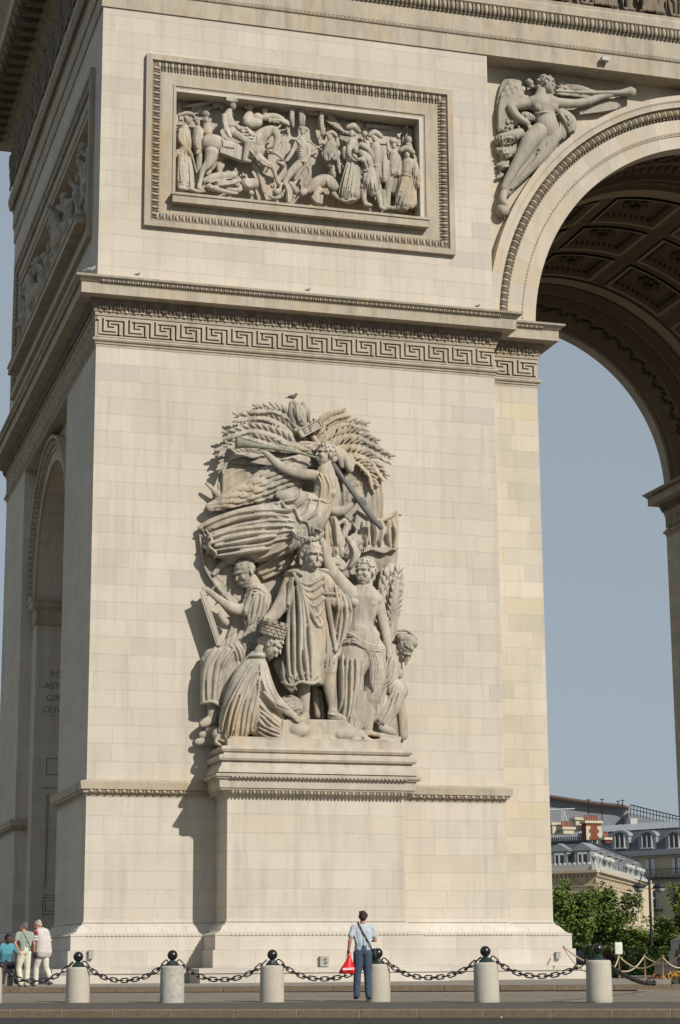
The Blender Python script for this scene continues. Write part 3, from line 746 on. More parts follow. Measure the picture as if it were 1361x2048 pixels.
        capsule(s.mb, [(s.W(q[0], q[1], d1), wd*.8/k), (s.W(q[0]+ux/l*L*.8, q[1]+uy/l*L*.8, d1), wd*.3/k)], 5)
    def feathers(s, A, B, n, rows, L, wd, d, ang=None, th=.05):
        """overlapping feathers laid along the wing, in rows between the leading edge A and the trailing edge B"""
        A = catmull(A, 6); B = catmull(B, 6)
        def at(C, t): i = min(max(t, 0), 1)*(len(C)-1); j = min(int(i), len(C)-2); u = i-j; return (C[j][0]+(C[j+1][0]-C[j][0])*u, C[j][1]+(C[j+1][1]-C[j][1])*u)
        rows = rows+1; n = max(3, int(n*.6))
        for rI in range(rows):
            w_ = (rI+.5)/rows
            def C(t): a = at(A, t); b = at(B, t); return (a[0]+(b[0]-a[0])*w_, a[1]+(b[1]-a[1])*w_)
            gap = math.hypot(at(A, .4)[0]-at(B, .4)[0], at(A, .4)[1]-at(B, .4)[1])/rows; wr = min(wd*1.1, gap*.60)
            for i in range(n):
                t0 = (i+(rI % 2)*.5-.3)/n; t1 = t0+1.35/n
                if t0 >= .97: continue
                P = [C(t0), C(t0+(t1-t0)*.4), C(t0+(t1-t0)*.8), C(min(t1, 1.0))]; k = s.ppm(P[0][0], P[0][1], d); hs = [s.surf(q[0], q[1], d) for q in P]; h0 = sum(hs)/4
                e_ = [h0-.02, h0+th*.5, h0+th*1.1, h0+th*.9]
                capsule(s.mb, [(s.W(q[0], q[1], max(e, hh-.02)), wr*m_/k) for q, e, hh, m_ in zip(P, e_, hs, (.6, 1, 1, .55))], 6, .55, (0, 1, 0))
    def slab(s, poly, d0, d1):
        f_ = [s.W(x, y, d1) for x, y in poly]; off = Vector((0, d1-d0, 0)); s.mb.prism(f_, off)
    def done(s, name, m, parent, vox=.03, it=1, label=None):
        o = remesh(s.mb, name, m, parent, vox, True, it)
        if label: o['label'] = label
        return o
# ------------------------------------------------------------------ the great sculpture group on the pedestal
GR = MB(); GR.box((4.0, -1.42, 7.0), (9.3, -.01, 7.10)); GRP = GR.build('sculpture_group', M['sculpt'], ARCH)
MS = M['sculpt']
# backing slab, shield edge and decorated panels
s = Sculpt(0); s.slab([(398, 1056), (470, 1012), (560, 985), (768, 985), (768, 1040), (799, 1040), (797, 1110), (790, 1190), (800, 1330), (802, 1478), (445, 1478), (445, 1300), (470, 1232), (412, 1142)], -.05, .16)
s.t((398, 1056, .16, 3), (404, 1100, .18, 3), (413, 1142, .2, 3), (440, 1180, .22, 3), (476, 1222, .24, 3)); s.t((415, 1062, .14, 1.6), (425, 1135, .16, 1.6), (452, 1170, .16, 1.6), (492, 1212, .16, 1.6))
s.t((424, 1180, .2, 2), (436, 1168, .2, 3), (446, 1182, .2, 2)); s.t((440, 1198, .2, 2), (452, 1186, .2, 3), (462, 1202, .2, 2))
s.slab([(445, 935), (496, 906), (540, 940), (520, 1010), (445, 1010)], -.05, .22)
for q in ([(449, 936), (496, 911), (530, 938)], [(455, 944), (496, 920), (522, 942)], [(452, 960), (475, 943), (505, 940)]): s.f(1.6, *q, dflt=.23, sink=.2)
s.t((449, 936, .2, 2), (447, 1008, .2, 2)); s.t((458, 960, .2, 1.3), (456, 1004, .2, 1.3))
s.slab([(684, 950), (710, 930), (762, 955), (766, 1042), (690, 1042)], -.05, .22)
for q in ([(688, 950), (711, 934), (760, 957), (764, 1038)], [(694, 968), (708, 956), (735, 954), (754, 975), (758, 1035)], [(700, 985), (712, 966), (732, 964), (746, 985), (750, 1030)]): s.f(1.8, *q, dflt=.23, sink=.2)
for i in range(12):
    a = math.radians(190-i*17); s.e(722+26*math.cos(a), 994-26*math.sin(a), .24, 4, 1.5, .04, math.degrees(a)+60)
s.t((415, 968, .35, 4), (432, 985, .3, 6), (440, 1000, .2, 5), flat=.6); s.t((437, 966, .25, 3), (440, 1000, .2, 3)); s.t((446, 1018, .2, 4), (452, 1040, .2, 4)); s.t((452, 1020, .2, 2), (458, 1040, .2, 2))
s.done('backing_shield', MS, GRP, .03)
# fans of palm leaves
s = Sculpt(0)
s.slab([(470, 905), (520, 850), (590, 838), (690, 838), (735, 880), (744, 930), (690, 935), (500, 930), (452, 925)], -.02, .30)
for P, L in (([(612, 885), (596, 848), (560, 822), (520, 818)], 20), ([(608, 892), (578, 856), (535, 834), (484, 834)], 21), ([(602, 900), (560, 872), (510, 858), (462, 868)], 20), ([(560, 892), (520, 882), (480, 884), (446, 900)], 18), ([(530, 912), (495, 905), (462, 912), (444, 936)], 18), ([(590, 905), (540, 885), (500, 873)], 16),
             ([(630, 885), (638, 858), (658, 838), (682, 828)], 19), ([(634, 892), (655, 862), (685, 846), (722, 850)], 21), ([(640, 900), (668, 878), (705, 868), (744, 882)], 21), ([(648, 910), (682, 892), (725, 892), (770, 912)], 22), ([(656, 922), (695, 908), (735, 915), (764, 946)], 20), ([(672, 930), (705, 922), (735, 940), (748, 968)], 17)):
    s.leafs(P, .34+.05*(L % 3), .42, L, 3.6, 5.8)
s.done('palm_leaves', MS, GRP, .019)
# eagle, perch and tablet
s = Sculpt(0)
s.t((590, 806, .5, 5), (594, 812, .5, 9), (600, 826, .5, 13), (604, 845, .5, 10)); s.t((587, 803, .52, 4), (583, 806, .55, 2)); s.t((582, 806, .5, 4), (583, 828, .5, 7), (590, 850, .45, 7)); s.t((607, 808, .45, 5), (614, 822, .42, 8), (618, 836, .4, 4))
s.t((576, 830, .4, 4), (578, 850, .4, 5), (590, 862, .4, 4)); s.F(5, 2.0, [(586, 812), (590, 850)], [(606, 812), (614, 840)])
for i in range(6): s.e(592+i*7.5, 862-i*4.2, .45, 3.4, 6, .1, 28)
s.t((625, 872, .42, 6), (640, 892, .5, 6)); s.done('eagle_standard', MS, GRP, .019)
w = MB(); k = 1/61.; c_ = atY(619.5, 858, -.62); u = Vector((math.cos(.52), 0, math.sin(.52))); v = Vector((-u.z, 0, u.x))
w.obox(c_, u*24*k, Vector((0, .09, 0)), v*8.5*k)
for a_, b_ in ((1, 0), (-1, 0), (0, 1), (0, -1)): w.obox(c_+u*a_*23*k+v*b_*7.8*k-Vector((0, .09, 0)), u*(24*k if b_ else 1.2*k), Vector((0, .03, 0)), v*(8.5*k if a_ else 1.2*k))
w.build('tablet', MS, GRP)
text_obj('tablet_letters', 'E F', .26, M['ink'], c_-u*.26-v*.09-Vector((0, .095, 0)), u, v, .012, GRP, .006)
# --- winged figure with the trumpet
s = Sculpt(0)
s.t((606, 925, .5, 18), (560, 945, .45, 26), (510, 975, .40, 24), (460, 998, .35, 17), (415, 1016, .30, 6), flat=.45); s.t((600, 950, .4, 20), (560, 985, .35, 22), (520, 1000, .3, 12), flat=.4)
s.feathers([(600, 905), (540, 935), (480, 972), (412, 1012)], [(590, 985), (540, 1000), (480, 1012), (420, 1022)], 13, 5, 26, 4.2, .3)
for q in ([(585, 940), (510, 985), (425, 1014)], [(590, 955), (520, 995), (440, 1018)], [(575, 925), (500, 970), (415, 1010)]): s.f(3, *q)
s.t((700, 925, .5, 13), (672, 905, .55, 14), (630, 896, .45, 13), (570, 892, .36, 12), (505, 890, .30, 8), flat=.5); s.feathers([(690, 912), (630, 884), (560, 884), (495, 882)], [(700, 945), (640, 912), (570, 905), (500, 898)], 14, 3, 12, 4, .4)
s.t((692, 920, .6, 12), (700, 938, .6, 9)); s.done('angel_wing', MS, GRP, .019)
s = Sculpt(0, .72, .75)
s.t((652, 940, 1.0, 18), (652, 968, 1.0, 23), (646, 995, .98, 21), (642, 1010, .95, 20)); s.t((655, 925, 1.0, 8), (652, 945, 1.0, 10)); s.t((630, 952, 1.0, 12), (665, 960, 1.0, 13))
s.e(664, 987, 1.08, 9, 9, .24); s.e(640, 979, 1.08, 9, 9, .24)
s.t((628, 950, 1.0, 11), (600, 947, 1.02, 11), (570, 938, 1.05, 9.5)); s.t((570, 938, 1.05, 9.5), (552, 925, 1.1, 9), (530, 904, 1.15, 5.5)); s.hand(528, 903, 1.18, 150, 22, True)
s.t((668, 968, 1.0, 11), (672, 995, 1.0, 11), (664, 1018, 1.0, 10)); s.t((664, 1020, 1.0, 10), (684, 1022, 1.05, 9.5), (706, 1008, 1.1, 6)); s.hand(708, 1006, 1.12, 60, 22, True)
s.head(651, 909, 1.05, 50, -72, 5, -8, 'long'); s.t((670, 898, 1.0, 7), (680, 915, .95, 8), (684, 932, .9, 5))
# drapery of the flying skirt
s.t((628, 1030, .95, 30), (596, 1062, 1.0, 31), (562, 1086, .95, 26), (520, 1105, .8, 18))
s.t((642, 1005, .92, 24), (625, 1035, .9, 32), (588, 1060, .85, 36), (535, 1080, .74, 35), (480, 1088, .60, 34), (440, 1088, .46, 30)); s.t((620, 1015, .8, 22), (560, 1022, .7, 20), (490, 1035, .55, 20), (430, 1050, .4, 16), (402, 1056, .3, 7))
s.t((560, 990, .9, 10), (600, 1000, .95, 20), (640, 1020, 1.0, 24), (625, 1050, .95, 14), flat=.8); s.t((590, 1060, .7, 26), (560, 1090, .6, 24), (520, 1105, .5, 20), (460, 1118, .4, 12))
s.t((590, 1070, .4, 20), (560, 1115, .35, 26), (530, 1140, .3, 20), flat=.6)
s.F(8, 5.4, [(590, 1016), (535, 1013), (468, 1023), (404, 1050)], [(540, 1102), (510, 1110), (470, 1116), (432, 1116)], lift=.05)
s.F(4, 3.5, [(590, 1040), (540, 1030), (500, 1045)], [(600, 1080), (560, 1088), (520, 1110)], lift=.02)
s.F(5, 3.5, [(600, 975), (580, 995), (560, 1000)], [(660, 1010), (650, 1045), (622, 1070)], lift=.03); s.F(5, 3.0, [(645, 1015), (640, 1040), (615, 1068)], [(668, 1010), (655, 1040), (630, 1062)])
s.F(5, 2.7, [(628, 945), (640, 970), (638, 1005)], [(672, 955), (676, 985), (655, 1010)]); s.f(3, (618, 998), (640, 1000), (655, 1006), lift=.03); s.f(2.4, (640, 945), (648, 970), (640, 1000), lift=.03)
s.F(4, 3.8, [(600, 1060), (570, 1090), (530, 1110), (490, 1130)], [(606, 1090), (580, 1130), (560, 1150), (530, 1165)], dflt=.35)
for q in ([(402, 1056), (412, 1078), (404, 1090), (418, 1100), (412, 1112), (430, 1118)], [(412, 1060), (424, 1080), (418, 1092), (432, 1106), (428, 1120)], [(545, 996), (552, 1008), (562, 1004), (575, 1018), (590, 1018), (600, 1040), (615, 1045), (622, 1070)]): s.f(3.4, *q, lift=.08)
s.t((470, 1112, .4, 10), (450, 1125, .38, 8), (434, 1140, .35, 6)); s.hand(434, 1138, .38, 240, 18)
s.done('winged_herald', MS, GRP, .019)
M['bronze'] = stone('weathered_bronze', (.135, .13, .125), joints=False, dirt=.4, rough=.6)
s = Sculpt(0, .72, .8); s.t((637, 916, 1.22, 2.6), (590, 904, 1.24, 3.0), (545, 896, 1.26, 3.8), (512, 891, 1.27, 5.5), (488, 887, 1.28, 9), (473, 885, 1.28, 13.5), cap=(1, .1)); s.done('trumpet', stone('tarnished_trumpet', (.20, .195, .15), joints=False, dirt=.6, rough=.6), GRP, .022, 0)
s = Sculpt(0, .80, .8); s.t((668, 930, .95, 5), (690, 962, 1.1, 5.4), (722, 1006, 1.18, 6), (745, 1036, 1.16, 6.3), (762, 1054, 1.15, 5.6)); s.t((724, 1001, 1.18, 7.5), (728, 1007, 1.18, 7.5)); s.done('staff', M['bronze'], GRP, .022, 0)
# --- fringed banner on the right, quiver and swan neck
s = Sculpt(0)
s.slab([(714, 1020), (728, 1030), (745, 1036), (765, 1038), (782, 1031), (796, 1018), (799, 1060), (797, 1098), (775, 1098), (757, 1104), (735, 1096), (712, 1098), (708, 1060)], .1, .34)
s.F(6, 6.2, [(718, 1042), (713, 1066), (711, 1092)], [(794, 1042), (799, 1066), (797, 1094)], dflt=.34, lift=.06, sink=.1); s.f(4, (716, 1020), (745, 1038), (770, 1040), (795, 1024), dflt=.36, lift=.05)
for i in range(24): x = 711+i*3.6; s.t((x, 1090+6*math.sin(i*.9)*.4, .38, 1.3), (x, 1103+3*math.sin(i*.5), .36, 1.2), sub=1, reg=False)
s.f(3, (712, 1030), (706, 1045), (714, 1060), (708, 1072), dflt=.4, lift=.1)
s.t((676, 1048, .5, 5), (688, 1041, .5, 6), (694, 1052, .48, 7), (688, 1070, .45, 8), (684, 1100, .4, 9)); s.t((675, 1048, .55, 4), (674, 1056, .55, 3))
s.t((695, 1108, .5, 12), (710, 1080, .5, 14)); s.F(5, 2.7, [(684, 1110), (700, 1075)], [(706, 1112), (724, 1080)])
for i in range(8): s.t((696+i*4.2, 1080+i*1.1, .6, 2), (695+i*4.4, 1073+i*1.1, .62, 2.2), sub=1)
s.t((702, 1085, .7, 7), (712, 1110, .7, 9), (700, 1135, .6, 6)); s.F(4, 3.0, [(698, 1085), (706, 1110), (696, 1138)], [(714, 1085), (722, 1108), (704, 1135)])
for x, r in ((640, 6), (652, 7), (664, 8)): s.t((x, 1030, .5, r), (x+2, 1070, .5, r+1), (x-2+((x-640)*.6), 1130, .45, r)); 
s.t((666, 1035, .6, 9), (676, 1070, .6, 9), (684, 1110, .55, 6)); s.F(4, 3.0, [(636, 1030), (638, 1080), (636, 1125)], [(672, 1035), (676, 1080), (680, 1118)])
s.e(801, 1030, .3, 3, 3, .06); s.done('fringed_banner', MS, GRP, .019)
# --- standing crowned man
s = Sculpt(0, .85, .75)
s.head(622, 1111, 1.42, 66, 22, 0, 8, 'short'); s.t((620, 1130, 1.25, 17), (620, 1158, 1.15, 20))
s.t((598, 1165, 1.08, 30), (640, 1168, 1.08, 32)); s.t((618, 1172, 1.08, 40), (618, 1225, 1.05, 40), (612, 1290, 1.02, 43), (606, 1340, 1.0, 44), (604, 1364, 1.0, 43), cap=(1, .1))
s.t((656, 1168, 1.0, 24), (680, 1210, .95, 22), (684, 1255, .88, 18), (674, 1310, .82, 13), (664, 1345, .8, 6)); s.t((640, 1255, 1.05, 24), (656, 1310, 1.1, 20), (657, 1345, 1.08, 17))
s.t((582, 1165, 1.1, 17), (568, 1200, 1.15, 16), (550, 1228, 1.2, 13.5)); s.t((550, 1228, 1.2, 13.5), (532, 1242, 1.28, 9.5), (522, 1250, 1.3, 8)); s.hand(522, 1250, 1.32, 205, 30)
s.t((690, 1215, 1.05, 13), (668, 1205, 1.3, 11)); s.hand(668, 1202, 1.4, 165, 26, True)
s.t((608, 1362, .95, 14), (608, 1390, .95, 13), (610, 1425, .95, 9), (610, 1434, .95, 10)); s.t((612, 1434, 1.0, 10), (602, 1440, 1.22, 8))
s.t((657, 1345, 1.05, 17), (660, 1375, 1.05, 14), (666, 1410, 1.05, 10), (666, 1428, 1.05, 11)); s.t((666, 1432, 1.05, 11), (686, 1438, 1.25, 8)); s.f(2, (656, 1428), (676, 1432)); s.f(2, (656, 1420), (674, 1424))
s.F(6, 5.7, [(580, 1152), (566, 1230), (560, 1300), (562, 1362)], [(600, 1155), (622, 1230), (628, 1300), (632, 1358)], lift=.05)
s.F(5, 5.4, [(600, 1152), (612, 1200), (640, 1260), (640, 1350)], [(610, 1165), (640, 1215), (664, 1250), (662, 1330)], lift=.03)
for q in ([(586, 1146), (612, 1170), (650, 1152)], [(588, 1150), (615, 1182), (655, 1160)], [(590, 1156), (620, 1197), (652, 1178)], [(592, 1160), (622, 1212), (650, 1196)], [(600, 1175), (628, 1232), (648, 1215)], [(612, 1200), (636, 1252), (650, 1240)]): s.f(4.2, *q, lift=.05)
s.f(6, (566, 1152), (588, 1143), (604, 1150), lift=.04); s.f(6, (640, 1140), (660, 1146), (676, 1165), lift=.04)
s.F(4, 4.6, [(665, 1160), (672, 1210), (668, 1260), (664, 1330)], [(690, 1180), (704, 1215), (700, 1260), (676, 1330)], lift=.04)
s.F(4, 3.2, [(586, 1345), (582, 1362)], [(640, 1345), (640, 1360)]); s.f(3.5, (562, 1364), (585, 1372), (600, 1364), (625, 1368), (642, 1360), lift=.03)
s.t((640, 1290, 1.3, 7), (634, 1256, 1.3, 7)); s.t((560, 1330, .8, 14), (575, 1360, .8, 14), (590, 1385, .75, 8)); s.F(4, 4.1, [(552, 1310), (562, 1360), (585, 1388)], [(575, 1320), (588, 1360), (596, 1380)])
s.done('standing_crowned_man', MS, GRP, .019)
s = Sculpt(0, .9, .9); s.t((650, 1160, 1.42, 5), (652, 1182, 1.42, 5.5)); s.t((643, 1186, 1.42, 4), (668, 1188, 1.42, 4)); s.t((655, 1200, 1.38, 6), (664, 1250, 1.34, 5), (672, 1298, 1.3, 5)); s.e(672, 1300, 1.32, 6, 6, .1); s.done('sword', MS, GRP, .019)
s = Sculpt(0, .85, 1)
for i in range(22):
    a = 2*math.pi*i/22; x, y = 616+27*math.cos(a), 1070-11*math.sin(a); d = 1.45-.3*math.sin(a); s.t((x, y, d, 4), (x+5*math.cos(a*3+1), y-7, d+.08, 3.2), (x+8*math.cos(a*3+1), y-10*math.sin(i*1.3), d+.1, 1), sub=2)
s.done('laurel_wreath', MS, GRP, .019)
# --- kneeling figure with the mural crown, lower left
s = Sculpt(0, .85, .75)
s.head(544, 1291, 1.45, 54, 62, 0, 26, 'long'); s.t((522, 1300, 1.35, 12), (515, 1320, 1.25, 14))
s.t((512, 1325, 1.2, 24), (498, 1360, 1.15, 34), (484, 1410, 1.1, 38), (470, 1455, 1.05, 34)); s.t((520, 1345, 1.2, 20), (520, 1400, 1.15, 26), (520, 1450, 1.1, 26)); s.t((515, 1430, 1.15, 26), (540, 1455, 1.2, 24), (555, 1468, 1.2, 18)); s.t((530, 1410, 1.1, 20), (558, 1450, 1.15, 16))
s.t((520, 1330, 1.35, 16), (530, 1370, 1.42, 18), (546, 1398, 1.45, 15), (575, 1422, 1.5, 9), (586, 1430, 1.5, 7)); s.hand(584, 1430, 1.52, -35, 24); s.t((455, 1480, 1.2, 12), (490, 1488, 1.3, 10), (525, 1492, 1.4, 8))
s.F(7, 5.7, [(505, 1318), (478, 1360), (450, 1420), (438, 1480)], [(522, 1345), (516, 1390), (508, 1440), (506, 1478)], lift=.06)
s.F(5, 4.3, [(520, 1320), (520, 1350), (538, 1395), (572, 1418)], [(536, 1330), (545, 1365), (560, 1400), (585, 1422)], lift=.01)
s.F(6, 3.8, [(522, 1405), (545, 1430), (566, 1450)], [(515, 1470), (530, 1478), (560, 1482)], lift=.02); s.f(5, (500, 1312), (525, 1312), (545, 1330), lift=.05); s.f(4.5, (528, 1385), (560, 1425), (572, 1462), lift=.02)
for q in ([(440, 1480), (460, 1488), (475, 1478), (495, 1490), (505, 1482)], [(490, 1480), (500, 1494), (530, 1488), (525, 1500)], [(438, 1470), (432, 1485), (445, 1492)]): s.f(4.4, *q, dflt=1.2, lift=.04)
s.t((440, 1470, 1.0, 16), (452, 1482, 1.05, 13)); s.done('kneeling_woman', MS, GRP, .019)
w = MB(); c_ = atY(546, 1262, -1.27); ax = Vector((.25, -.25, 1)).normalized(); w.lathe([(.30, -.18), (.36, -.15), (.38, .14), (.42, .16), (.42, .24), (.34, .24), (.34, .12), (.01, .12)], c_, 20, ax)
q = ax.to_track_quat('Z', 'Y').to_matrix()
for i in range(12):
    a = 2*math.pi*i/12; w.obox(c_+q @ Vector((.40*math.cos(a), .40*math.sin(a), .28)), q @ Vector((.05*math.cos(a), .05*math.sin(a), 0)), q @ Vector((-.06*math.sin(a), .06*math.cos(a), 0)), q @ Vector((0, 0, .05)))
for k in range(3):
    for i in range(14):
        a = 2*math.pi*(i+.5*k)/14; w.obox(c_+q @ Vector((.372*math.cos(a), .372*math.sin(a), -.1+k*.09)), q @ Vector((.03*math.cos(a), .03*math.sin(a), 0)), q @ Vector((-.068*math.sin(a), .068*math.cos(a), 0)), q @ Vector((0, 0, .035)))
w.build('mural_crown', MS, GRP)
# --- seated figure writing on a tablet, left
s = Sculpt(0, .42, .7)
s.head(489, 1146, 1.0, 58, -62, 0, 22, 'short'); s.F(5, 2.2, [(468, 1122), (490, 1112), (512, 1128)], [(470, 1138), (492, 1130), (512, 1146)], lift=.01); s.t((505, 1160, .95, 13), (512, 1185, .9, 17)); s.t((515, 1190, .9, 26), (522, 1225, .85, 32), (518, 1265, .8, 32), (500, 1300, .8, 30))
s.t((503, 1195, 1.05, 15), (495, 1216, 1.15, 13)); s.t((495, 1218, 1.15, 13), (470, 1218, 1.18, 11), (440, 1200, 1.2, 8), (418, 1182, 1.2, 6)); s.hand(424, 1184, 1.2, 160, 24); s.t((452, 1245, .8, 8), (440, 1230, 1.0, 6)); s.hand(446, 1232, 1.0, 140, 18, True)
s.t((495, 1290, .85, 30), (455, 1310, .95, 30), (424, 1325, 1.0, 24)); s.t((426, 1320, 1.0, 24), (423, 1360, 1.0, 23), (424, 1408, .95, 24), cap=(1, .1)); s.t((465, 1330, .8, 30), (455, 1390, .75, 26), (450, 1430, .7, 20))
s.t((428, 1400, .9, 14), (425, 1440, .9, 10)); s.t((418, 1442, .95, 10), (406, 1448, 1.05, 8)); s.t((396, 1484, .7, 7), (440, 1484, .7, 9)); s.t((404, 1470, .7, 7), (440, 1470, .7, 10)); s.e(425, 1462, .7, 16, 10, .3)
s.F(7, 4.1, [(500, 1180), (484, 1215), (490, 1250)], [(545, 1195), (548, 1240), (520, 1260)], lift=.03); s.F(4, 4.3, [(495, 1172), (515, 1168), (540, 1195), (545, 1240)], [(480, 1205), (510, 1188), (530, 1200), (536, 1230)], lift=.05)
s.F(4, 4.1, [(470, 1240), (455, 1270), (450, 1290)], [(505, 1250), (490, 1280), (470, 1300)]); s.F(4, 4.1, [(430, 1290), (405, 1330), (402, 1405)], [(470, 1300), (445, 1340), (440, 1410)], lift=.02); s.f(4, (402, 1408), (425, 1404), (448, 1418), lift=.03)
s.F(5, 4.1, [(455, 1290), (470, 1310), (475, 1340)], [(485, 1270), (500, 1290), (500, 1320)], lift=.03); s.F(5, 4.1, [(520, 1255), (535, 1300)], [(552, 1250), (560, 1310)])
s.done('seated_scribe', MS, GRP, .019)
w = MB(); a_, b_ = atY(403, 1183, -.62), atY(438, 1290, -.62); u = (b_-a_); n_ = Vector((-u.z, 0, u.x)).normalized()
w.obox((a_+b_)/2+Vector((.1, .2, .0)), u/2, Vector((.10, .27, .03)), n_*.035); w.obox((a_+b_)/2+Vector((.02, 0, 0)), u/2*1.01, Vector((.05, .05, 0)), n_*.06); w.build('writing_tablet', MS, GRP)
# --- seated winged figure, right
s = Sculpt(0)
s.t((676, 1135, .45, 14), (690, 1150, .4, 14), flat=.7); s.e(672, 1132, .5, 18, 18, .22); s.feathers([(656, 1118), (676, 1112), (694, 1130)], [(664, 1150), (684, 1150), (700, 1160)], 6, 3, 10, 4, .5); s.F(4, 4.1, [(660, 1120), (690, 1120), (695, 1150)], [(665, 1130), (680, 1132), (684, 1150)])
s.t((778, 1140, .45, 14), (772, 1165, .42, 17), (764, 1200, .38, 13), flat=.6); s.e(780, 1138, .5, 14, 12, .2); s.feathers([(788, 1135), (784, 1165), (774, 1210)], [(764, 1135), (758, 1165), (752, 1200)], 8, 3, 12, 4, .45)
s.done('angel_wing', MS, GRP, .019)
s = Sculpt(0, .74, .75)
s.head(731, 1146, 1.15, 56, -48, 0, -4, 'long'); s.t((735, 1165, 1.05, 12), (728, 1190, 1.0, 16)); s.t((700, 1192, 1.0, 20), (730, 1190, 1.0, 22), (752, 1198, 1.0, 16)); s.t((727, 1196, 1.0, 32), (725, 1222, .98, 30), (722, 1245, .98, 26), (722, 1266, .98, 31), (726, 1285, .98, 36)); s.e(721, 1262, 1.3, 16, 16, .18); s.t((700, 1184, 1.28, 3), (716, 1188, 1.3, 2)); s.t((748, 1188, 1.24, 3), (734, 1188, 1.28, 2))
s.e(709, 1207, 1.2, 12, 10, .26); s.e(741, 1209, 1.2, 11.5, 10, .26); s.t((704, 1192, 1.1, 18), (686, 1170, 1.3, 16), (668, 1148, 1.45, 14)); s.t((668, 1148, 1.45, 13.5), (656, 1122, 1.5, 11), (651, 1098, 1.52, 9), (645, 1082, 1.52, 7)); s.hand(646, 1084, 1.54, 130, 26, True)
s.t((757, 1200, .95, 12), (765, 1235, .95, 11), (772, 1262, 1.0, 10)); s.t((772, 1262, 1.0, 10), (776, 1285, 1.1, 8), (778, 1300, 1.12, 6)); s.hand(778, 1298, 1.15, -85, 22)
s.t((726, 1280, .98, 38), (712, 1310, 1.05, 36), (702, 1345, 1.15, 28)); s.t((702, 1335, 1.15, 28), (700, 1390, 1.05, 28), (696, 1462, .95, 27), cap=(1, .2)); s.t((745, 1300, .9, 28), (750, 1350, .85, 24), (742, 1400, .8, 20)); s.t((735, 1400, .8, 16), (735, 1455, .85, 12))
s.t((735, 1460, .9, 8), (742, 1464, 1.1, 6))
s.F(6, 5.4, [(682, 1265), (700, 1262), (730, 1285), (770, 1290)], [(684, 1290), (710, 1288), (735, 1300), (768, 1305)], lift=.06)
s.F(4, 5.4, [(715, 1280), (735, 1310), (738, 1350), (742, 1372)], [(750, 1300), (760, 1330), (752, 1370), (748, 1385)], lift=.05)
s.F(5, 4.9, [(682, 1300), (680, 1350), (682, 1400), (672, 1425)], [(728, 1320), (726, 1370), (716, 1430), (714, 1470)], lift=.05); s.F(5, 4.6, [(716, 1370), (708, 1420), (700, 1465)], [(732, 1380), (730, 1430), (722, 1478)], lift=.04); s.F(5, 4.1, [(742, 1320), (745, 1370)], [(768, 1320), (765, 1370)])
s.done('seated_winged_woman', MS, GRP, .019)
s = Sculpt(0); s.leafs([(782, 1290), (784, 1250), (790, 1200), (798, 1145)], .7, .6, 20, 2.6, 7); s.t((784, 1280, .72, 5), (790, 1200, .72, 9), (796, 1160, .66, 5), flat=.6); s.leafs([(786, 1250), (796, 1210), (802, 1160)], .65, .6, 14, 2.4, 7); s.done('palm_branch', MS, GRP, .019)
# --- crouching captive with cap, far right
s = Sculpt(0, .62, .7)
s.head(810, 1302, .78, 46, 15, 0, 45, 'curly'); s.e(813, 1282, .78, 25, 14, .42, -22); s.f(3, (795, 1262), (815, 1262), (834, 1278), dflt=1., lift=.02); s.t((800, 1300, .7, 12), (786, 1310, .6, 14)); s.t((800, 1270, .62, 5), (795, 1300, .6, 5), (802, 1330, .6, 4)); s.t((815, 1318, .95, 5), (812, 1328, .9, 3))
s.t((786, 1300, .6, 14), (782, 1340, .62, 18), (776, 1370, .62, 18)); s.t((790, 1310, .6, 12), (800, 1350, .5, 8)); s.t((770, 1340, .75, 10), (750, 1372, .85, 9), (740, 1385, .9, 6)); s.t((765, 1360, .7, 14), (752, 1400, .7, 20), (745, 1430, .7, 18))
s.t((790, 1375, .65, 20), (800, 1382, .7, 18)); s.t((800, 1380, .7, 17), (786, 1410, .7, 18), (766, 1445, .75, 14)); s.t((765, 1456, .85, 9), (785, 1464, 1.0, 8)); s.t((752, 1410, .6, 16), (764, 1440, .6, 16)); s.t((800, 1400, .3, 9), (806, 1440, .3, 10), (808, 1472, .3, 9))
s.F(5, 4.1, [(776, 1370), (760, 1410), (745, 1440)], [(812, 1385), (800, 1420), (778, 1455)], lift=.03); s.F(5, 3.5, [(735, 1380), (738, 1420), (742, 1450)], [(772, 1380), (770, 1410), (756, 1440)]); s.F(5, 3.5, [(775, 1310), (765, 1345), (745, 1370)], [(795, 1320), (792, 1360), (760, 1380)], lift=.03)
s.done('crouching_captive', MS, GRP, .019)
# --- rock, books and shield at the foot
s = Sculpt(0, .95, 1)
s.slab([(566, 1441), (580, 1438), (690, 1440), (720, 1462), (745, 1478), (745, 1506), (560, 1506), (562, 1470)], .4, 1.28); s.slab([(540, 1478), (802, 1478), (803, 1508), (452, 1500), (452, 1480)], .1, 1.3)
for q in ((585, 1480, 18, 10), (625, 1484, 20, 10), (655, 1482, 14, 9), (600, 1460, 20, 14), (690, 1470, 20, 12)): s.e(q[0], q[1], 1.28, q[2], q[3], .12)
s.slab([(722, 1458), (805, 1474), (803, 1482), (716, 1466)], .3, 1.2); s.slab([(728, 1472), (738, 1480), (736, 1494), (728, 1494)], 1.1, 1.4); s.e(582, 1412, 1.0, 26, 22, .15, -20); s.F(4, 2.0, [(565, 1400), (590, 1395)], [(575, 1425), (604, 1420)])
s.t((630, 1370, .4, 8), (636, 1430, .5, 8)); s.slab([(630, 1378), (645, 1378), (652, 1440), (640, 1440)], .2, .5)
s.done('carved_rock', MS, GRP, .03)
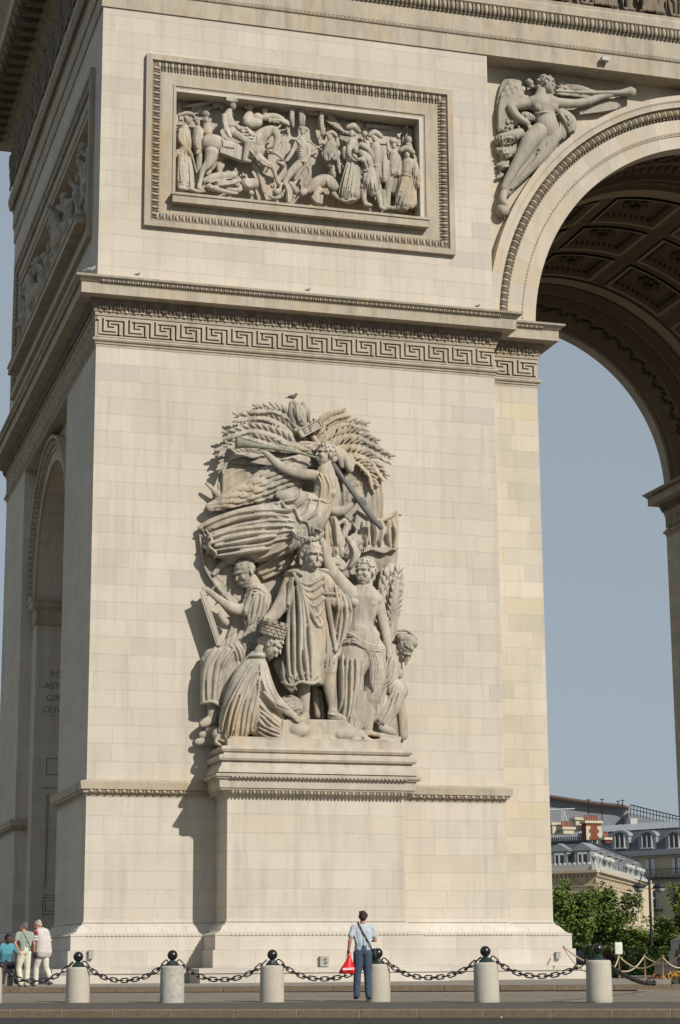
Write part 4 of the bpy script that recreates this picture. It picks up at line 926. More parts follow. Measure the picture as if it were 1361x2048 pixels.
# ------------------------------------------------------------------ battle relief on the front
PB = MB(); PB.box((2.45, .68, 24.44), (10.69, .73, 28.08)); PNL = PB.build('battle_relief', MS, ARCH)
PV = .018
s = Sculpt(.70, 1, .85, .9); s.deep = .62     # background: spears, flags, city
for x in (357, 362, 368, 373, 379, 386): s.t((x+3, 240, .05, 2), (x-3+rnd.uniform(-1, 3), 196+rnd.uniform(-4, 8), .06, 1.8), sub=2)
s.t((372, 212, .18, 4), (400, 208, .2, 5), (425, 202, .2, 4), (436, 196, .2, 3)); s.F(7, 2, [(376, 214), (405, 212), (438, 198)], [(380, 236), (410, 225), (444, 212)], dflt=.12); s.t((436, 212, .2, 4), (442, 188, .2, 3)); s.t((430, 210, .2, 6), (444, 205, .2, 6), (444, 215, .2, 5))
s.slab([(655, 240), (712, 246), (712, 270), (655, 262)], .0, .10); s.slab([(733, 246), (783, 250), (783, 258), (733, 254)], 0, .12); s.slab([(733, 258), (800, 264), (800, 290), (733, 285)], 0, .07)
s.e(715, 250, .08, 14, 10, .1); s.t((717, 248, .1, 3), (717, 232, .1, 2)); s.t((704, 256, .08, 2), (704, 238, .08, 1.5)); s.slab([(700, 250), (735, 254), (735, 290), (700, 286)], 0, .05)
s.slab([(806, 252), (826, 254), (826, 300), (806, 298)], 0, .12); s.t((795, 275, .2, 2), (815, 250, .22, 2)); s.e(820, 242, .22, 5, 4, .1); s.t((817, 246, .22, 2), (812, 280, .2, 1.8))
s.t((560, 204, .45, 6), (575, 196, .5, 9), (590, 203, .5, 8), (600, 212, .45, 6)); s.t((600, 213, .4, 5), (625, 212, .45, 6), (645, 218, .45, 5)); s.F(6, 2.4, [(556, 210), (572, 192), (585, 205)], [(548, 225), (565, 208), (580, 218)]); s.t((585, 208, .45, 7), (584, 235, .4, 6), (586, 252, .3, 4)); s.F(4, 2, [(580, 210), (580, 250)], [(592, 212), (590, 252)])
s.t((602, 214, .4, 8), (604, 240, .35, 8), (604, 252, .3, 6)); s.F(4, 2, [(597, 215), (598, 252)], [(612, 218), (612, 254)]); s.t((646, 216, .45, 6), (642, 240, .4, 7), (646, 262, .35, 6), (648, 275, .3, 5)); s.F(4, 2, [(640, 225), (638, 270)], [(652, 225), (652, 274)])
s.t((650, 212, .3, 3), (668, 245, .25, 10), (684, 262, .2, 5), flat=.5); s.F(5, 2, [(650, 212), (670, 256)], [(656, 214), (690, 262)]); s.t((652, 240, .3, 2.4), (692, 266, .25, 2.2)); s.e(622, 220, .35, 5, 5, .1); s.e(632, 226, .35, 6, 5, .1)
s.e(530, 222, .3, 7, 9, .12); s.t((528, 235, .3, 8), (548, 232, .3, 9), (565, 240, .3, 8)); s.t((540, 240, .3, 6), (575, 244, .32, 6)); s.t((562, 240, .35, 5), (576, 248, .4, 5)); s.F(5, 2, [(535, 235), (570, 240)], [(535, 246), (570, 252)])
s.e(500, 212, .28, 9, 10, .14); s.t((500, 225, .26, 8), (495, 245, .25, 14), (515, 245, .25, 12)); s.e(516, 235, .28, 12, 12, .14)
for i in range(14): s.e(500+9*math.cos(i*.9), 208+7*math.sin(i*1.3), .38, 2.6, 2.6, .05)
s.done('relief_background', MS, PNL, PV)
s = Sculpt(.70, 1, .85, .9); s.deep = .62     # soldiers at the left edge
s.head(376, 241, .42, 18, 50, 0, 10, 'short'); s.t((358, 230, .42, 3), (372, 226, .45, 5), (386, 228, .45, 4), (390, 238, .42, 2.5)); s.t((372, 250, .38, 5), (370, 262, .38, 12), (372, 285, .4, 13), (370, 300, .38, 13)); s.t((362, 260, .42, 6), (362, 282, .48, 6), (380, 302, .5, 4)); s.hand(380, 302, .52, -70, 9)
s.t((366, 302, .36, 12), (364, 340, .36, 13), (364, 372, .34, 12)); s.t((376, 310, .3, 9), (380, 350, .3, 10), (382, 375, .3, 9)); s.t((384, 306, .45, 2.2), (393, 345, .4, 1.8)); s.F(6, 2, [(356, 300), (354, 370)], [(380, 300), (384, 372)], lift=.02); s.f(2.4, (352, 255), (368, 254), (382, 262)); s.F(4, 1.6, [(360, 262), (362, 290)], [(380, 262), (384, 292)])
s.e(352, 255, .45, 4, 3, .08); s.t((355, 300, .45, 3), (352, 312, .4, 3)); s.t((360, 375, .42, 5), (376, 378, .48, 3.5))
s.head(395, 246, .28, 15, 40); s.t((388, 238, .3, 3), (400, 238, .32, 3)); s.t((396, 260, .28, 11), (394, 285, .3, 12), (398, 305, .28, 10)); s.t((402, 265, .35, 6), (402, 290, .38, 6), (395, 306, .4, 4)); s.F(6, 2, [(388, 260), (388, 295)], [(408, 262), (404, 300)], lift=.02); s.t((400, 312, .28, 9), (398, 345, .26, 8), (396, 372, .25, 7))
s.head(412, 240, .3, 18, 30); s.e(412, 228, .32, 9, 8, .15); s.t((414, 250, .28, 8), (415, 265, .25, 12)); s.t((427, 258, .3, 4), (435, 258, .3, 4)); s.done('standing_soldiers', MS, PNL, PV)
s = Sculpt(.70, 1, .85, .9); s.deep = .62     # horse
s.t((422, 288, .40, 24), (436, 292, .42, 24), (460, 300, .42, 20), (490, 303, .44, 20), (512, 300, .48, 21)); s.t((512, 292, .5, 19), (522, 274, .52, 17), (538, 262, .55, 13), (550, 260, .6, 10)); s.t((548, 260, .62, 10), (556, 275, .66, 9), (552, 292, .68, 7), (548, 304, .68, 6)); s.t((552, 258, .6, 3), (562, 250, .6, 2)); s.t((558, 262, .62, 2.5), (572, 258, .6, 1.5)); s.t((560, 270, .62, 2), (575, 270, .6, 1.5))
s.t((425, 305, .48, 18), (418, 325, .5, 11), (406, 340, .5, 7), (402, 358, .48, 5), (398, 374, .5, 5)); s.t((398, 376, .5, 5), (410, 382, .52, 4)); s.t((440, 312, .35, 12), (424, 335, .33, 6), (400, 350, .3, 5)); s.t((516, 315, .55, 12), (532, 326, .62, 8), (545, 334, .66, 6), (552, 352, .66, 4.5), (557, 366, .66, 5.5)); s.t((505, 320, .35, 10), (516, 342, .36, 7), (522, 362, .36, 4.5), (528, 384, .36, 5))
s.F(8, 1.8, [(512, 268), (516, 290)], [(534, 256), (540, 280)], lift=.01); s.t((560, 268, .7, 2), (565, 290, .68, 1.6), (560, 304, .68, 1.4)); s.t((532, 300, .6, 1.6), (515, 275, .66, 1.6), (500, 258, .66, 1.5)); s.t((536, 300, .66, 3), (552, 306, .7, 4), (566, 318, .66, 3)); s.f(2, (500, 300), (515, 320), (500, 330)); s.F(3, 1.6, [(520, 322), (545, 336)], [(516, 330), (540, 340)])
s.done('carved_horse', MS, PNL, PV)
s = Sculpt(.70, 1, .85, .9); s.deep = .62     # rider and saddle cloth
s.head(466, 212, .62, 18, 50, 0, 5); s.t((454, 196, .62, 4), (464, 194, .65, 5.5), (474, 200, .62, 4)); s.slab([(453, 192), (474, 196), (473, 204), (452, 200)], .5, .74); s.t((459, 222, .6, 7), (456, 235, .6, 12), (463, 255, .6, 12)); s.t((449, 232, .68, 7), (450, 252, .72, 6), (458, 270, .74, 5)); s.hand(459, 271, .76, -50, 10, True)
s.t((465, 250, .64, 9), (482, 256, .66, 5), (492, 256, .68, 3)); s.t((465, 264, .66, 11), (482, 275, .76, 9), (496, 285, .8, 8)); s.t((496, 285, .8, 8), (493, 302, .8, 6.5), (490, 316, .78, 6)); s.t((490, 320, .78, 6), (500, 322, .84, 4)); s.f(2, (484, 304), (500, 306)); s.f(2, (455, 248), (470, 250), (478, 258)); s.f(2, (462, 222), (472, 235)); s.F(3, 1.4, [(445, 240), (450, 268)], [(455, 240), (460, 266)])
s.slab([(444, 276), (490, 290), (488, 322), (440, 304)], .55, .72); s.slab([(446, 280), (470, 286), (470, 296), (446, 292)], .6, .77); s.f(2, (442, 300), (486, 316), lift=.02)
for i in range(5): s.t((484+i*1.5, 262+i*6, .68, 2.6), (508+i*1.2, 264+i*6, .66, 2.6), sub=2)
s.t((494, 256, .7, 4), (502, 268, .7, 4)); s.t((448, 282, .7, 3), (446, 300, .7, 3)); s.done('mounted_officer', MS, PNL, PV)
s = Sculpt(.70, 1, .85, .9); s.deep = .62     # fallen men and trophies
s.t((412, 362, .5, 9), (430, 355, .52, 11), (450, 352, .5, 10), (468, 350, .48, 7)); s.t((418, 374, .6, 8), (440, 380, .64, 6), (462, 385, .66, 4.5), (474, 386, .66, 3.5)); s.t((440, 368, .55, 9), (462, 366, .55, 7), (478, 360, .5, 4)); s.t((440, 345, .4, 7), (438, 328, .4, 6), (446, 325, .4, 5)); s.t((446, 330, .4, 5), (440, 340, .42, 5)); s.t((455, 345, .4, 6), (472, 348, .45, 5), (472, 338, .45, 4)); s.head(470, 345, .42, 12, 60); s.t((415, 345, .3, 9), (420, 335, .3, 8))
s.F(6, 1.8, [(415, 362), (440, 358), (470, 356)], [(420, 380), (440, 372), (470, 368)], lift=.02); s.t((380, 376, .5, 4), (395, 382, .56, 4), (408, 382, .55, 3)); s.t((455, 378, .5, 4), (478, 380, .5, 6), (480, 372, .5, 5))
w_ = s.W(495, 367, .5); s.mb.lathe([(.02, -.16), (.20, -.14), (.22, -.10), (.19, -.04), (.22, 0), (.17, .10), (.05, .14), (.02, .15)], w_, 16, (.3, -.9, .2)); s.e(506, 368, .4, 14, 14, .2); s.e(503, 386, .6, 6.5, 6.5, .11); s.t((492, 350, .4, 3), (494, 356, .4, 3)); s.t((486, 347, .4, 3), (486, 350, .4, 3))
s.e(553, 384, .6, 9, 9, .14); s.e(545, 372, .5, 5, 5, .08); s.t((540, 392, .6, 4), (550, 396, .62, 4), (560, 394, .6, 4)); s.t((562, 366, .6, 4), (560, 382, .62, 4))
s.t((570, 366, .55, 6), (578, 380, .75, 7), (578, 400, .85, 6), (577, 410, .85, 4)); s.F(5, 1.8, [(566, 368), (572, 385), (572, 408)], [(582, 366), (590, 385), (584, 404)], lift=.03); s.t((582, 368, .5, 7), (592, 382, .45, 8), (600, 388, .45, 6)); s.t((585, 392, .5, 3), (592, 394, .5, 3)); s.done('fallen_men', MS, PNL, PV)
s = Sculpt(.70, 1, .85, .9); s.deep = .62     # hussar
s.head(606, 264, .46, 15, -50, 0, -8); s.t((602, 256, .46, 6), (612, 258, .46, 6)); s.t((606, 272, .44, 5), (603, 285, .45, 12), (603, 305, .46, 11), (604, 320, .46, 10)); s.t((594, 285, .45, 6), (584, 305, .5, 5), (574, 320, .56, 4)); s.hand(574, 320, .58, 200, 8, True); s.e(562, 326, .56, 12, 8, .08, -20); s.e(563, 327, .66, 6, 3.5, .05, -20); s.t((616, 288, .46, 6), (618, 308, .5, 5), (611, 322, .55, 4)); s.hand(611, 322, .57, 250, 8)
s.t((598, 328, .48, 10), (582, 345, .52, 9), (572, 360, .5, 7), (568, 372, .48, 6)); s.t((606, 328, .42, 9), (596, 350, .4, 7), (588, 368, .4, 5)); s.t((612, 330, .5, 2.4), (590, 358, .5, 2.2)); s.t((618, 334, .45, 3), (600, 368, .45, 2.4)); s.t((614, 328, .5, 3), (620, 345, .48, 3), (610, 370, .44, 3)); s.t((622, 285, .3, 2), (645, 300, .3, 2)); s.t((624, 300, .3, 2), (644, 290, .3, 2))
for i in range(6): s.f(1.3, (597, 286+i*5), (612, 287+i*5), lift=.01)
s.f(2, (594, 280), (612, 300), lift=.02); s.f(2, (592, 322), (615, 322), lift=.02); s.e(617, 282, .5, 6, 3, .07); s.done('standing_hussar', MS, PNL, PV)
s = Sculpt(.70, 1, .85, .9); s.deep = .62     # praying and prostrate men
s.head(660, 276, .42, 17, -35); s.t((654, 268, .44, 5), (664, 264, .46, 5), (672, 270, .44, 5)); s.t((674, 276, .36, 5), (676, 290, .36, 5)); s.t((662, 290, .38, 13), (658, 310, .4, 14), (660, 328, .38, 11)); s.t((648, 308, .46, 7), (655, 320, .56, 5), (664, 312, .6, 4)); s.t((676, 305, .46, 7), (672, 318, .56, 5), (664, 314, .6, 4)); s.hand(662, 312, .62, 60, 9); s.F(7, 1.8, [(646, 298), (648, 325)], [(678, 296), (676, 325)], lift=.03); s.t((664, 330, .34, 9), (668, 350, .3, 8)); s.t((676, 320, .5, 6), (680, 345, .48, 3)); s.F(3, 1.6, [(676, 320), (672, 340)], [(690, 322), (688, 342)], dflt=.4)
s.e(607, 384, .62, 9, 10, .16); s.F(5, 1.4, [(600, 378), (600, 392)], [(614, 376), (615, 392)]); s.t((618, 380, .58, 9), (634, 366, .55, 14), (655, 362, .52, 16), (668, 372, .52, 12)); s.t((640, 380, .65, 8), (630, 392, .72, 6), (640, 398, .72, 5)); s.slab([(622, 392), (648, 388), (646, 408), (632, 404)], .6, .78); s.F(7, 1.8, [(650, 350), (655, 372), (662, 392)], [(670, 360), (674, 378), (672, 394)], lift=.02); s.t((668, 388, .55, 7), (676, 396, .6, 4)); s.done('praying_men', MS, PNL, PV)
s = Sculpt(.70, 1, .85, .9); s.deep = .62     # bearded elder and bowing youth
s.head(704, 268, .56, 18, -40); s.t((697, 254, .56, 6), (708, 252, .58, 8), (718, 262, .54, 6)); s.t((702, 278, .66, 5), (700, 288, .66, 3.5)); s.t((706, 288, .52, 14), (704, 305, .54, 15), (706, 320, .54, 14)); s.t((690, 298, .5, 7), (692, 316, .52, 6), (702, 312, .6, 4)); s.t((706, 325, .52, 15), (702, 355, .52, 20), (698, 388, .5, 23)); s.t((716, 325, .5, 12), (716, 360, .5, 12), (714, 392, .48, 10)); s.F(9, 2.2, [(694, 322), (684, 355), (676, 392)], [(720, 322), (720, 360), (716, 398)], lift=.04); s.f(2.4, (692, 322), (716, 322), lift=.03); s.f(2.4, (674, 396), (690, 402), (706, 398), (718, 402)); s.F(4, 1.8, [(694, 285), (694, 312)], [(700, 290), (702, 315)])
s.t((724, 290, .5, 8), (738, 300, .5, 8), (748, 320, .46, 6)); s.t((680, 398, .55, 4), (700, 404, .6, 4)); s.head(712, 300, .78, 16, -40, 0, 30); s.t((722, 305, .72, 8), (732, 316, .7, 13), (738, 334, .66, 12)); s.t((726, 318, .8, 6), (716, 318, .84, 4), (708, 310, .85, 4)); s.t((738, 340, .64, 14), (742, 365, .64, 16), (746, 382, .6, 13)); s.t((728, 372, .6, 8), (728, 400, .6, 6)); s.t((732, 408, .62, 6), (742, 410, .66, 4)); s.t((756, 385, .55, 8), (762, 410, .55, 6)); s.F(9, 1.9, [(724, 345), (722, 376)], [(752, 342), (758, 385)], lift=.03); s.f(2.2, (722, 342), (752, 338), lift=.03); s.F(4, 1.8, [(722, 312), (724, 335)], [(740, 312), (748, 336)]); s.t((762, 414, .58, 5), (770, 418, .6, 4)); s.done('robed_elder', MS, PNL, PV)
s = Sculpt(.70, 1, .85, .9); s.deep = .62     # the group on the right
s.head(750, 279, .44, 17, -10); s.t((740, 270, .44, 6), (750, 264, .46, 7), (762, 272, .44, 6)); s.e(730, 268, .3, 7, 8, .12); s.t((732, 280, .28, 7), (738, 295, .28, 8)); s.t((752, 296, .42, 14), (754, 315, .42, 14), (754, 340, .4, 13), (752, 360, .38, 11)); s.t((766, 300, .46, 7), (770, 330, .48, 9), (768, 358, .48, 9)); s.t((756, 362, .36, 9), (758, 390, .34, 8)); s.F(5, 1.8, [(744, 340), (744, 375)], [(760, 345), (764, 380)]); s.F(4, 2, [(762, 300), (760, 358)], [(778, 304), (778, 360)], lift=.02); s.f(2, (744, 330), (762, 332)); s.t((776, 362, .4, 4), (778, 372, .4, 3)); s.t((764, 385, .4, 9), (770, 410, .4, 7)); s.t((768, 414, .5, 5), (778, 416, .52, 3.5))
s.head(788, 292, .48, 17, 10); s.e(788, 283, .48, 11, 8, .16); s.t((778, 300, .46, 5), (776, 285, .46, 4)); s.t((790, 308, .44, 13), (788, 330, .45, 12), (786, 345, .44, 12)); s.t((780, 350, .44, 10), (776, 385, .42, 8), (776, 408, .42, 6)); s.t((792, 350, .38, 9), (790, 385, .36, 8)); s.t((798, 316, .5, 6), (800, 338, .52, 5), (796, 350, .52, 4)); s.F(4, 1.8, [(782, 340), (782, 352)], [(798, 338), (800, 350)], lift=.02); s.t((802, 345, .55, 2), (792, 392, .5, 1.8)); s.e(797, 272, .3, 5, 7, .1); s.e(818, 280, .3, 8, 10, .14); s.t((818, 292, .3, 9), (828, 310, .3, 8), (836, 325, .3, 5))
s.t((774, 412, .5, 5), (786, 416, .55, 4)); s.head(814, 312, .62, 17, 20, 0, 30); s.t((802, 300, .62, 6), (814, 296, .66, 7), (826, 304, .62, 6)); s.t((822, 300, .58, 4), (832, 318, .56, 4)); s.t((816, 325, .56, 13), (814, 345, .56, 12)); s.t((828, 325, .56, 9), (834, 350, .58, 11), (836, 370, .58, 10)); s.t((812, 352, .54, 12), (808, 380, .54, 16), (806, 408, .52, 18)); s.t((822, 352, .5, 11), (826, 385, .48, 10), (822, 410, .48, 10)); s.F(9, 2.2, [(804, 352), (796, 382), (788, 412)], [(826, 352), (826, 385), (820, 415)], lift=.03); s.F(5, 2, [(826, 325), (826, 372)], [(842, 335), (846, 374)], lift=.03); s.f(2.2, (802, 346), (824, 352), lift=.03); s.t((830, 378, .5, 5), (832, 400, .45, 7), (840, 422, .42, 6)); s.F(4, 2, [(826, 385), (828, 420)], [(842, 385), (848, 424)]); s.t((786, 416, .55, 5), (800, 414, .58, 5)); s.done('bowing_figures', MS, PNL, PV)
# ------------------------------------------------------------------ winged figure in the spandrel
MA = stone('spandrel_figure_stone', (.375, .34, .28), joints=False, dirt=.7, bump=.35, soot=.4)
s = Sculpt(.80, 1, .55)
s.t((1004, 210, .12, 12), (1018, 175, .14, 18), (1030, 165, .14, 16), flat=.5); s.t((1003, 260, .1, 10), (1006, 215, .12, 14), flat=.5); s.t((1012, 240, .12, 14), (1030, 190, .14, 14), flat=.5)
s.feathers([(1020, 160), (1000, 195), (996, 260)], [(1052, 175), (1040, 210), (1022, 265)], 11, 4, 14, 4.5, .15); s.t((1118, 168, .12, 10), (1150, 176, .12, 12), (1185, 188, .1, 9), (1240, 205, .1, 10), flat=.5); s.t((1170, 215, .1, 12), (1210, 212, .1, 14), (1245, 205, .1, 9), flat=.5)
s.feathers([(1116, 162), (1150, 166), (1195, 182)], [(1112, 190), (1160, 195), (1205, 205)], 9, 3, 14, 3.6, .14)
for i in range(6): s.t((1150+i*6, 222-i*1+i*0, .14, 3), (1190+i*8, 220-i*4, .16, 4), (1215+i*7, 222-i*5.5+0, .14, 3), flat=.6)
for i in range(6): s.t((1175, 222-i*4, .16, 2.6), (1225, 215-i*3.6, .17, 3), (1254, 212-i*4, .14, 2.2), flat=.6)
for i in range(7): s.t((1128+i*4, 166+i*1.8, .22, 2.0), (1165+i*6, 173+i*3.4, .25, 2.3), (1196+i*7, 185+i*3.6, .20, 1.4), flat=1.8)
for i in range(7): s.t((1160, 228-i*3.6, .20, 1.4), (1205+i*3, 222-i*3.8, .25, 1.7), (1236+i*4, 216-i*4.2, .2, 1.4), flat=1.8)
for i in range(9): s.t((1008+i*4.4, 182-i*1.6+abs(i-5)*1.4, .24, 1.7), (999+i*4.2, 215+i*.5, .28, 1.9), (999+i*3.2, 255+i*1.5, .24, 1.6), flat=1.8)
s.done('angel_wing', MA, ARCH, .02)
s = Sculpt(.80)
s.head(1094, 169, .38, 42, 70, 6, -6, 'long'); s.t((1062, 165, .25, 6), (1055, 160, .22, 5), (1064, 172, .22, 5)); s.t((1084, 182, .34, 10), (1078, 200, .32, 13)); s.t((1062, 206, .32, 14), (1082, 206, .34, 18), (1108, 206, .32, 15)); s.t((1085, 210, .34, 25), (1090, 230, .34, 22), (1094, 250, .36, 24), (1098, 262, .36, 22), flat=.8); s.e(1078, 214, .52, 11, 10, .12); s.e(1108, 214, .5, 10, 10, .12)
s.t((1062, 206, .32, 12), (1040, 208, .34, 11), (1022, 214, .36, 9)); s.t((1022, 214, .36, 9), (1034, 232, .38, 9), (1056, 246, .42, 6)); s.hand(1056, 248, .44, -60, 16); s.t((1112, 206, .34, 11.5), (1146, 207, .38, 9.5), (1175, 203, .4, 8)); s.t((1175, 203, .4, 9), (1200, 194, .42, 7), (1226, 188, .44, 5)); s.hand(1228, 187, .46, 20, 16, True)
s.t((1080, 262, .36, 18), (1062, 280, .44, 18), (1048, 305, .46, 15), (1036, 325, .44, 12)); s.t((1036, 325, .44, 12), (1022, 350, .36, 10), (1008, 376, .3, 7)); s.t((1104, 270, .26, 20), (1084, 305, .2, 18), (1056, 335, .18, 14), (1030, 362, .16, 12), (1012, 385, .16, 11)); s.t((1008, 386, .28, 8), (1006, 400, .34, 8), (1010, 407, .36, 7)); s.e(1006, 420, .22, 14, 15, .22)
s.f(2, (1070, 226), (1095, 224), (1118, 232), lift=.01); s.F(9, 3.4, [(1088, 290), (1070, 316), (1046, 344), (1010, 388)], [(1124, 262), (1106, 302), (1076, 336), (1030, 380)], lift=.05); s.F(8, 3, [(1075, 292), (1100, 296), (1116, 262)], [(1068, 312), (1100, 310), (1128, 275)], lift=.03)
s.t((1120, 225, .22, 12), (1138, 242, .22, 15), (1142, 258, .22, 11)); s.F(7, 2.6, [(1116, 222), (1130, 250), (1138, 268)], [(1140, 228), (1152, 240), (1148, 262)], lift=.03); s.t((1128, 240, .2, 10), (1122, 270, .2, 12)); s.F(4, 2.6, [(1115, 240), (1116, 280)], [(1128, 245), (1128, 280)])
s.t((1050, 232, .25, 10), (1062, 236, .25, 10)); s.F(4, 2, [(1046, 226), (1054, 240)], [(1068, 226), (1068, 242)]); s.t((1000, 280, .16, 12), (1020, 275, .18, 14), (1040, 265, .2, 10)); s.t((998, 300, .15, 8), (1018, 305, .17, 12), (1032, 300, .2, 8)); s.t((998, 330, .12, 5), (1012, 330, .15, 8)); s.t((996, 355, .12, 4), (1004, 350, .13, 5)); s.F(9, 2.6, [(995, 270), (1002, 300), (998, 350)], [(1040, 262), (1034, 300), (1014, 340)], lift=.05); s.F(8, 2.4, [(1000, 265), (1030, 262)], [(1000, 345), (1020, 335)], lift=.05)
for i in range(16): s.e(1020+rnd.uniform(-8, 18), 247+rnd.uniform(-8, 8), .3, 3, 3, .06)
s.done('spandrel_angel', MA, ARCH, .02)
s = Sculpt(.80); s.t((1113, 181, .45, 2.6), (1160, 184, .47, 3.4), (1230, 185, .48, 5), (1248, 184, .48, 7), (1260, 184, .48, 11), (1263, 184, .48, 11)); s.done('stone_trumpet', MA, ARCH, .022, 0)
# ------------------------------------------------------------------ long figure frieze under the cornice
FR = MB(); FR.box((.1, -.004, 33.05), (XM-.1, .05, 35.1)); FR.box((-.004, .1, 33.05), (.05, D-.1, 35.1)); FRZ = FR.build('figure_frieze', M['trimd'], ARCH)
def frieze_man(seed, h=1.9):
    q = random.Random(seed); mb = MB(); w_ = q.uniform(.16, .24)
    def v(x, z, d): return Vector((x, -d, z))
    st = q.uniform(.1, .3); ln = q.uniform(-.1, .1)
    capsule(mb, [(v(ln, 1.45, .2), w_), (v(ln*.5, 1.15, .22), w_*.95), (v(0, .9, .2), w_*.95)], 8)
    headparts(mb, v(ln*1.4, 1.75, .24), .28, q.uniform(-1.2, 1.2), 0, 0, 'curly')
    for sg in (-1, 1):
        if seed % 3 or sg == 1: capsule(mb, [(v(sg*.08, .9, .22), .13), (v(sg*st*.8, .5, .26+.05*sg), .10), (v(sg*st, .08, .2), .07)], 7); capsule(mb, [(v(sg*st, .05, .2), .06), (v(sg*st+q.choice((-.16, .16)), .04, .26), .05)], 6)
        a = q.uniform(-.5, 1.2); e = v(ln+sg*(.3+.05*a), 1.2+.2*a, .28); capsule(mb, [(v(ln+sg*.2, 1.48, .2), .08), (e, .07), (e+v(q.uniform(-.3, .2)*sg, q.uniform(-.1, .4), .04), .05)], 6)
    if seed % 3 == 0:
        for k in range(9): x = (k-4)*.075; capsule(mb, [(v(x*.6, 1.2, .34-abs(x)*.4), .03), (v(x, .6, .36-abs(x)*.4), .05), (v(x*1.4, .06, .3), .045)], 5)
    if q.random() < .5: x = q.uniform(-.45, .45); capsule(mb, [(v(x, .1, .3), .022), (v(x+q.uniform(-.1, .1), 1.85, .2), .018)], 5)
    return mb
protos = [remesh(frieze_man(i), 'frieze_figure', M['trimd'], None, .024) for i in range(9)]
used = set()
def place(i, x, y, rz):
    p = protos[i]
    if i not in used: o = p; used.add(i)
    else: o = p.copy(); COL.objects.link(o)
    o.parent = FRZ; o.location = (x, y, 33.02); o.rotation_euler = (0, 0, rz); o.scale = (1, 1, rnd.uniform(.97, 1.04))
for k in range(34): place((k*4+3) % 9, -.0, .5+k*.65, -math.pi/2)
for k in range(22): place((k*5+1) % 9, 13.4+k*.60, 0, 0)
# ------------------------------------------------------------------ side relief: struggling bodies, seen steeply from below
q = random.Random(3); SRB = MB(); SRB.box((.66, 2.45, 24.44), (.73, D-2.45, 28.08)); SRL = SRB.build('side_battle_relief', MS, ARCH)
def battler(seed):
    q = random.Random(100+seed); mb = MB()
    def v(y, z, d): return Vector((-d, y, z))
    a = q.uniform(-.7, .7); dx = math.sin(a); dz = math.cos(a); c = Vector((0, 0, 0))
    hip = v(0, 1.1, .3); ch = v(dx*.8, 1.1+dz*.8, .42)
    capsule(mb, [(hip, .28), ((hip+ch)/2, .25), (ch, .32)], 9); headparts(mb, ch+v(dx*.45, dz*.5, .08), .46, q.uniform(-2.6, -.6), 0, .2, 'curly')
    for sg in (-1, 1):
        k = v(sg*q.uniform(.2, .6), .62, q.uniform(.3, .5)); f_ = v(sg*q.uniform(.2, .8), .06, q.uniform(.2, .4)); capsule(mb, [(hip+v(sg*.1, 0, 0), .2), (k, .16), (f_, .1), (f_+v(.15, -.02, .1), .09)], 8)
        e = ch+v(sg*q.uniform(.3, .5), q.uniform(-.3, .5), q.uniform(0, .25)); h = e+v(sg*q.uniform(-.2, .4), q.uniform(-.1, .6), q.uniform(0, .2)); capsule(mb, [(ch+v(sg*.22, .1, 0), .13), (e, .11), (h, .07)], 8); mb.ell(h, (.1, .1, .12), 7, 5)
    for k in range(7): x = (k-3)*.1; capsule(mb, [(hip+v(x*.7, .3, .2-abs(x)*.3), .05), (hip+v(x*1.4, -.3, .24-abs(x)*.3), .07), (hip+v(x*2, -.75, .2), .05)], 6)
    return mb
for k in range(15):
    o = remesh(battler(k), 'battling_figure', MS, None, .035); o.parent = SRL; o.location = (.70, 3.1+k*1.16, 24.48+(.9 if k % 3 == 1 else 0)); o.scale = (1.15, 1, 1.0 if k % 3 != 1 else .95)
mb = MB()
for yy in (8.2, 15.0):
    def v(y, z, d): return Vector((.70-d, yy+y, 24.5+z))
    capsule(mb, [(v(-.9, 1.3, .55), .42), (v(0, 1.25, .6), .40), (v(.8, 1.4, .6), .42)], 10); capsule(mb, [(v(.8, 1.5, .6), .36), (v(1.25, 2.2, .7), .25), (v(1.4, 2.6, .75), .2)], 9); capsule(mb, [(v(1.4, 2.6, .75), .2), (v(1.8, 2.35, .9), .13)], 8)
    for a, b in ((-.9, -.2), (-.7, .2), (.7, .3), (.9, -.1)): capsule(mb, [(v(a, 1.1, .6), .24), (v(a+b, .6, .7), .13), (v(a+b*.5, .05, .6), .08)], 8)
remesh(mb, 'carved_horse', MS, SRL, .035)
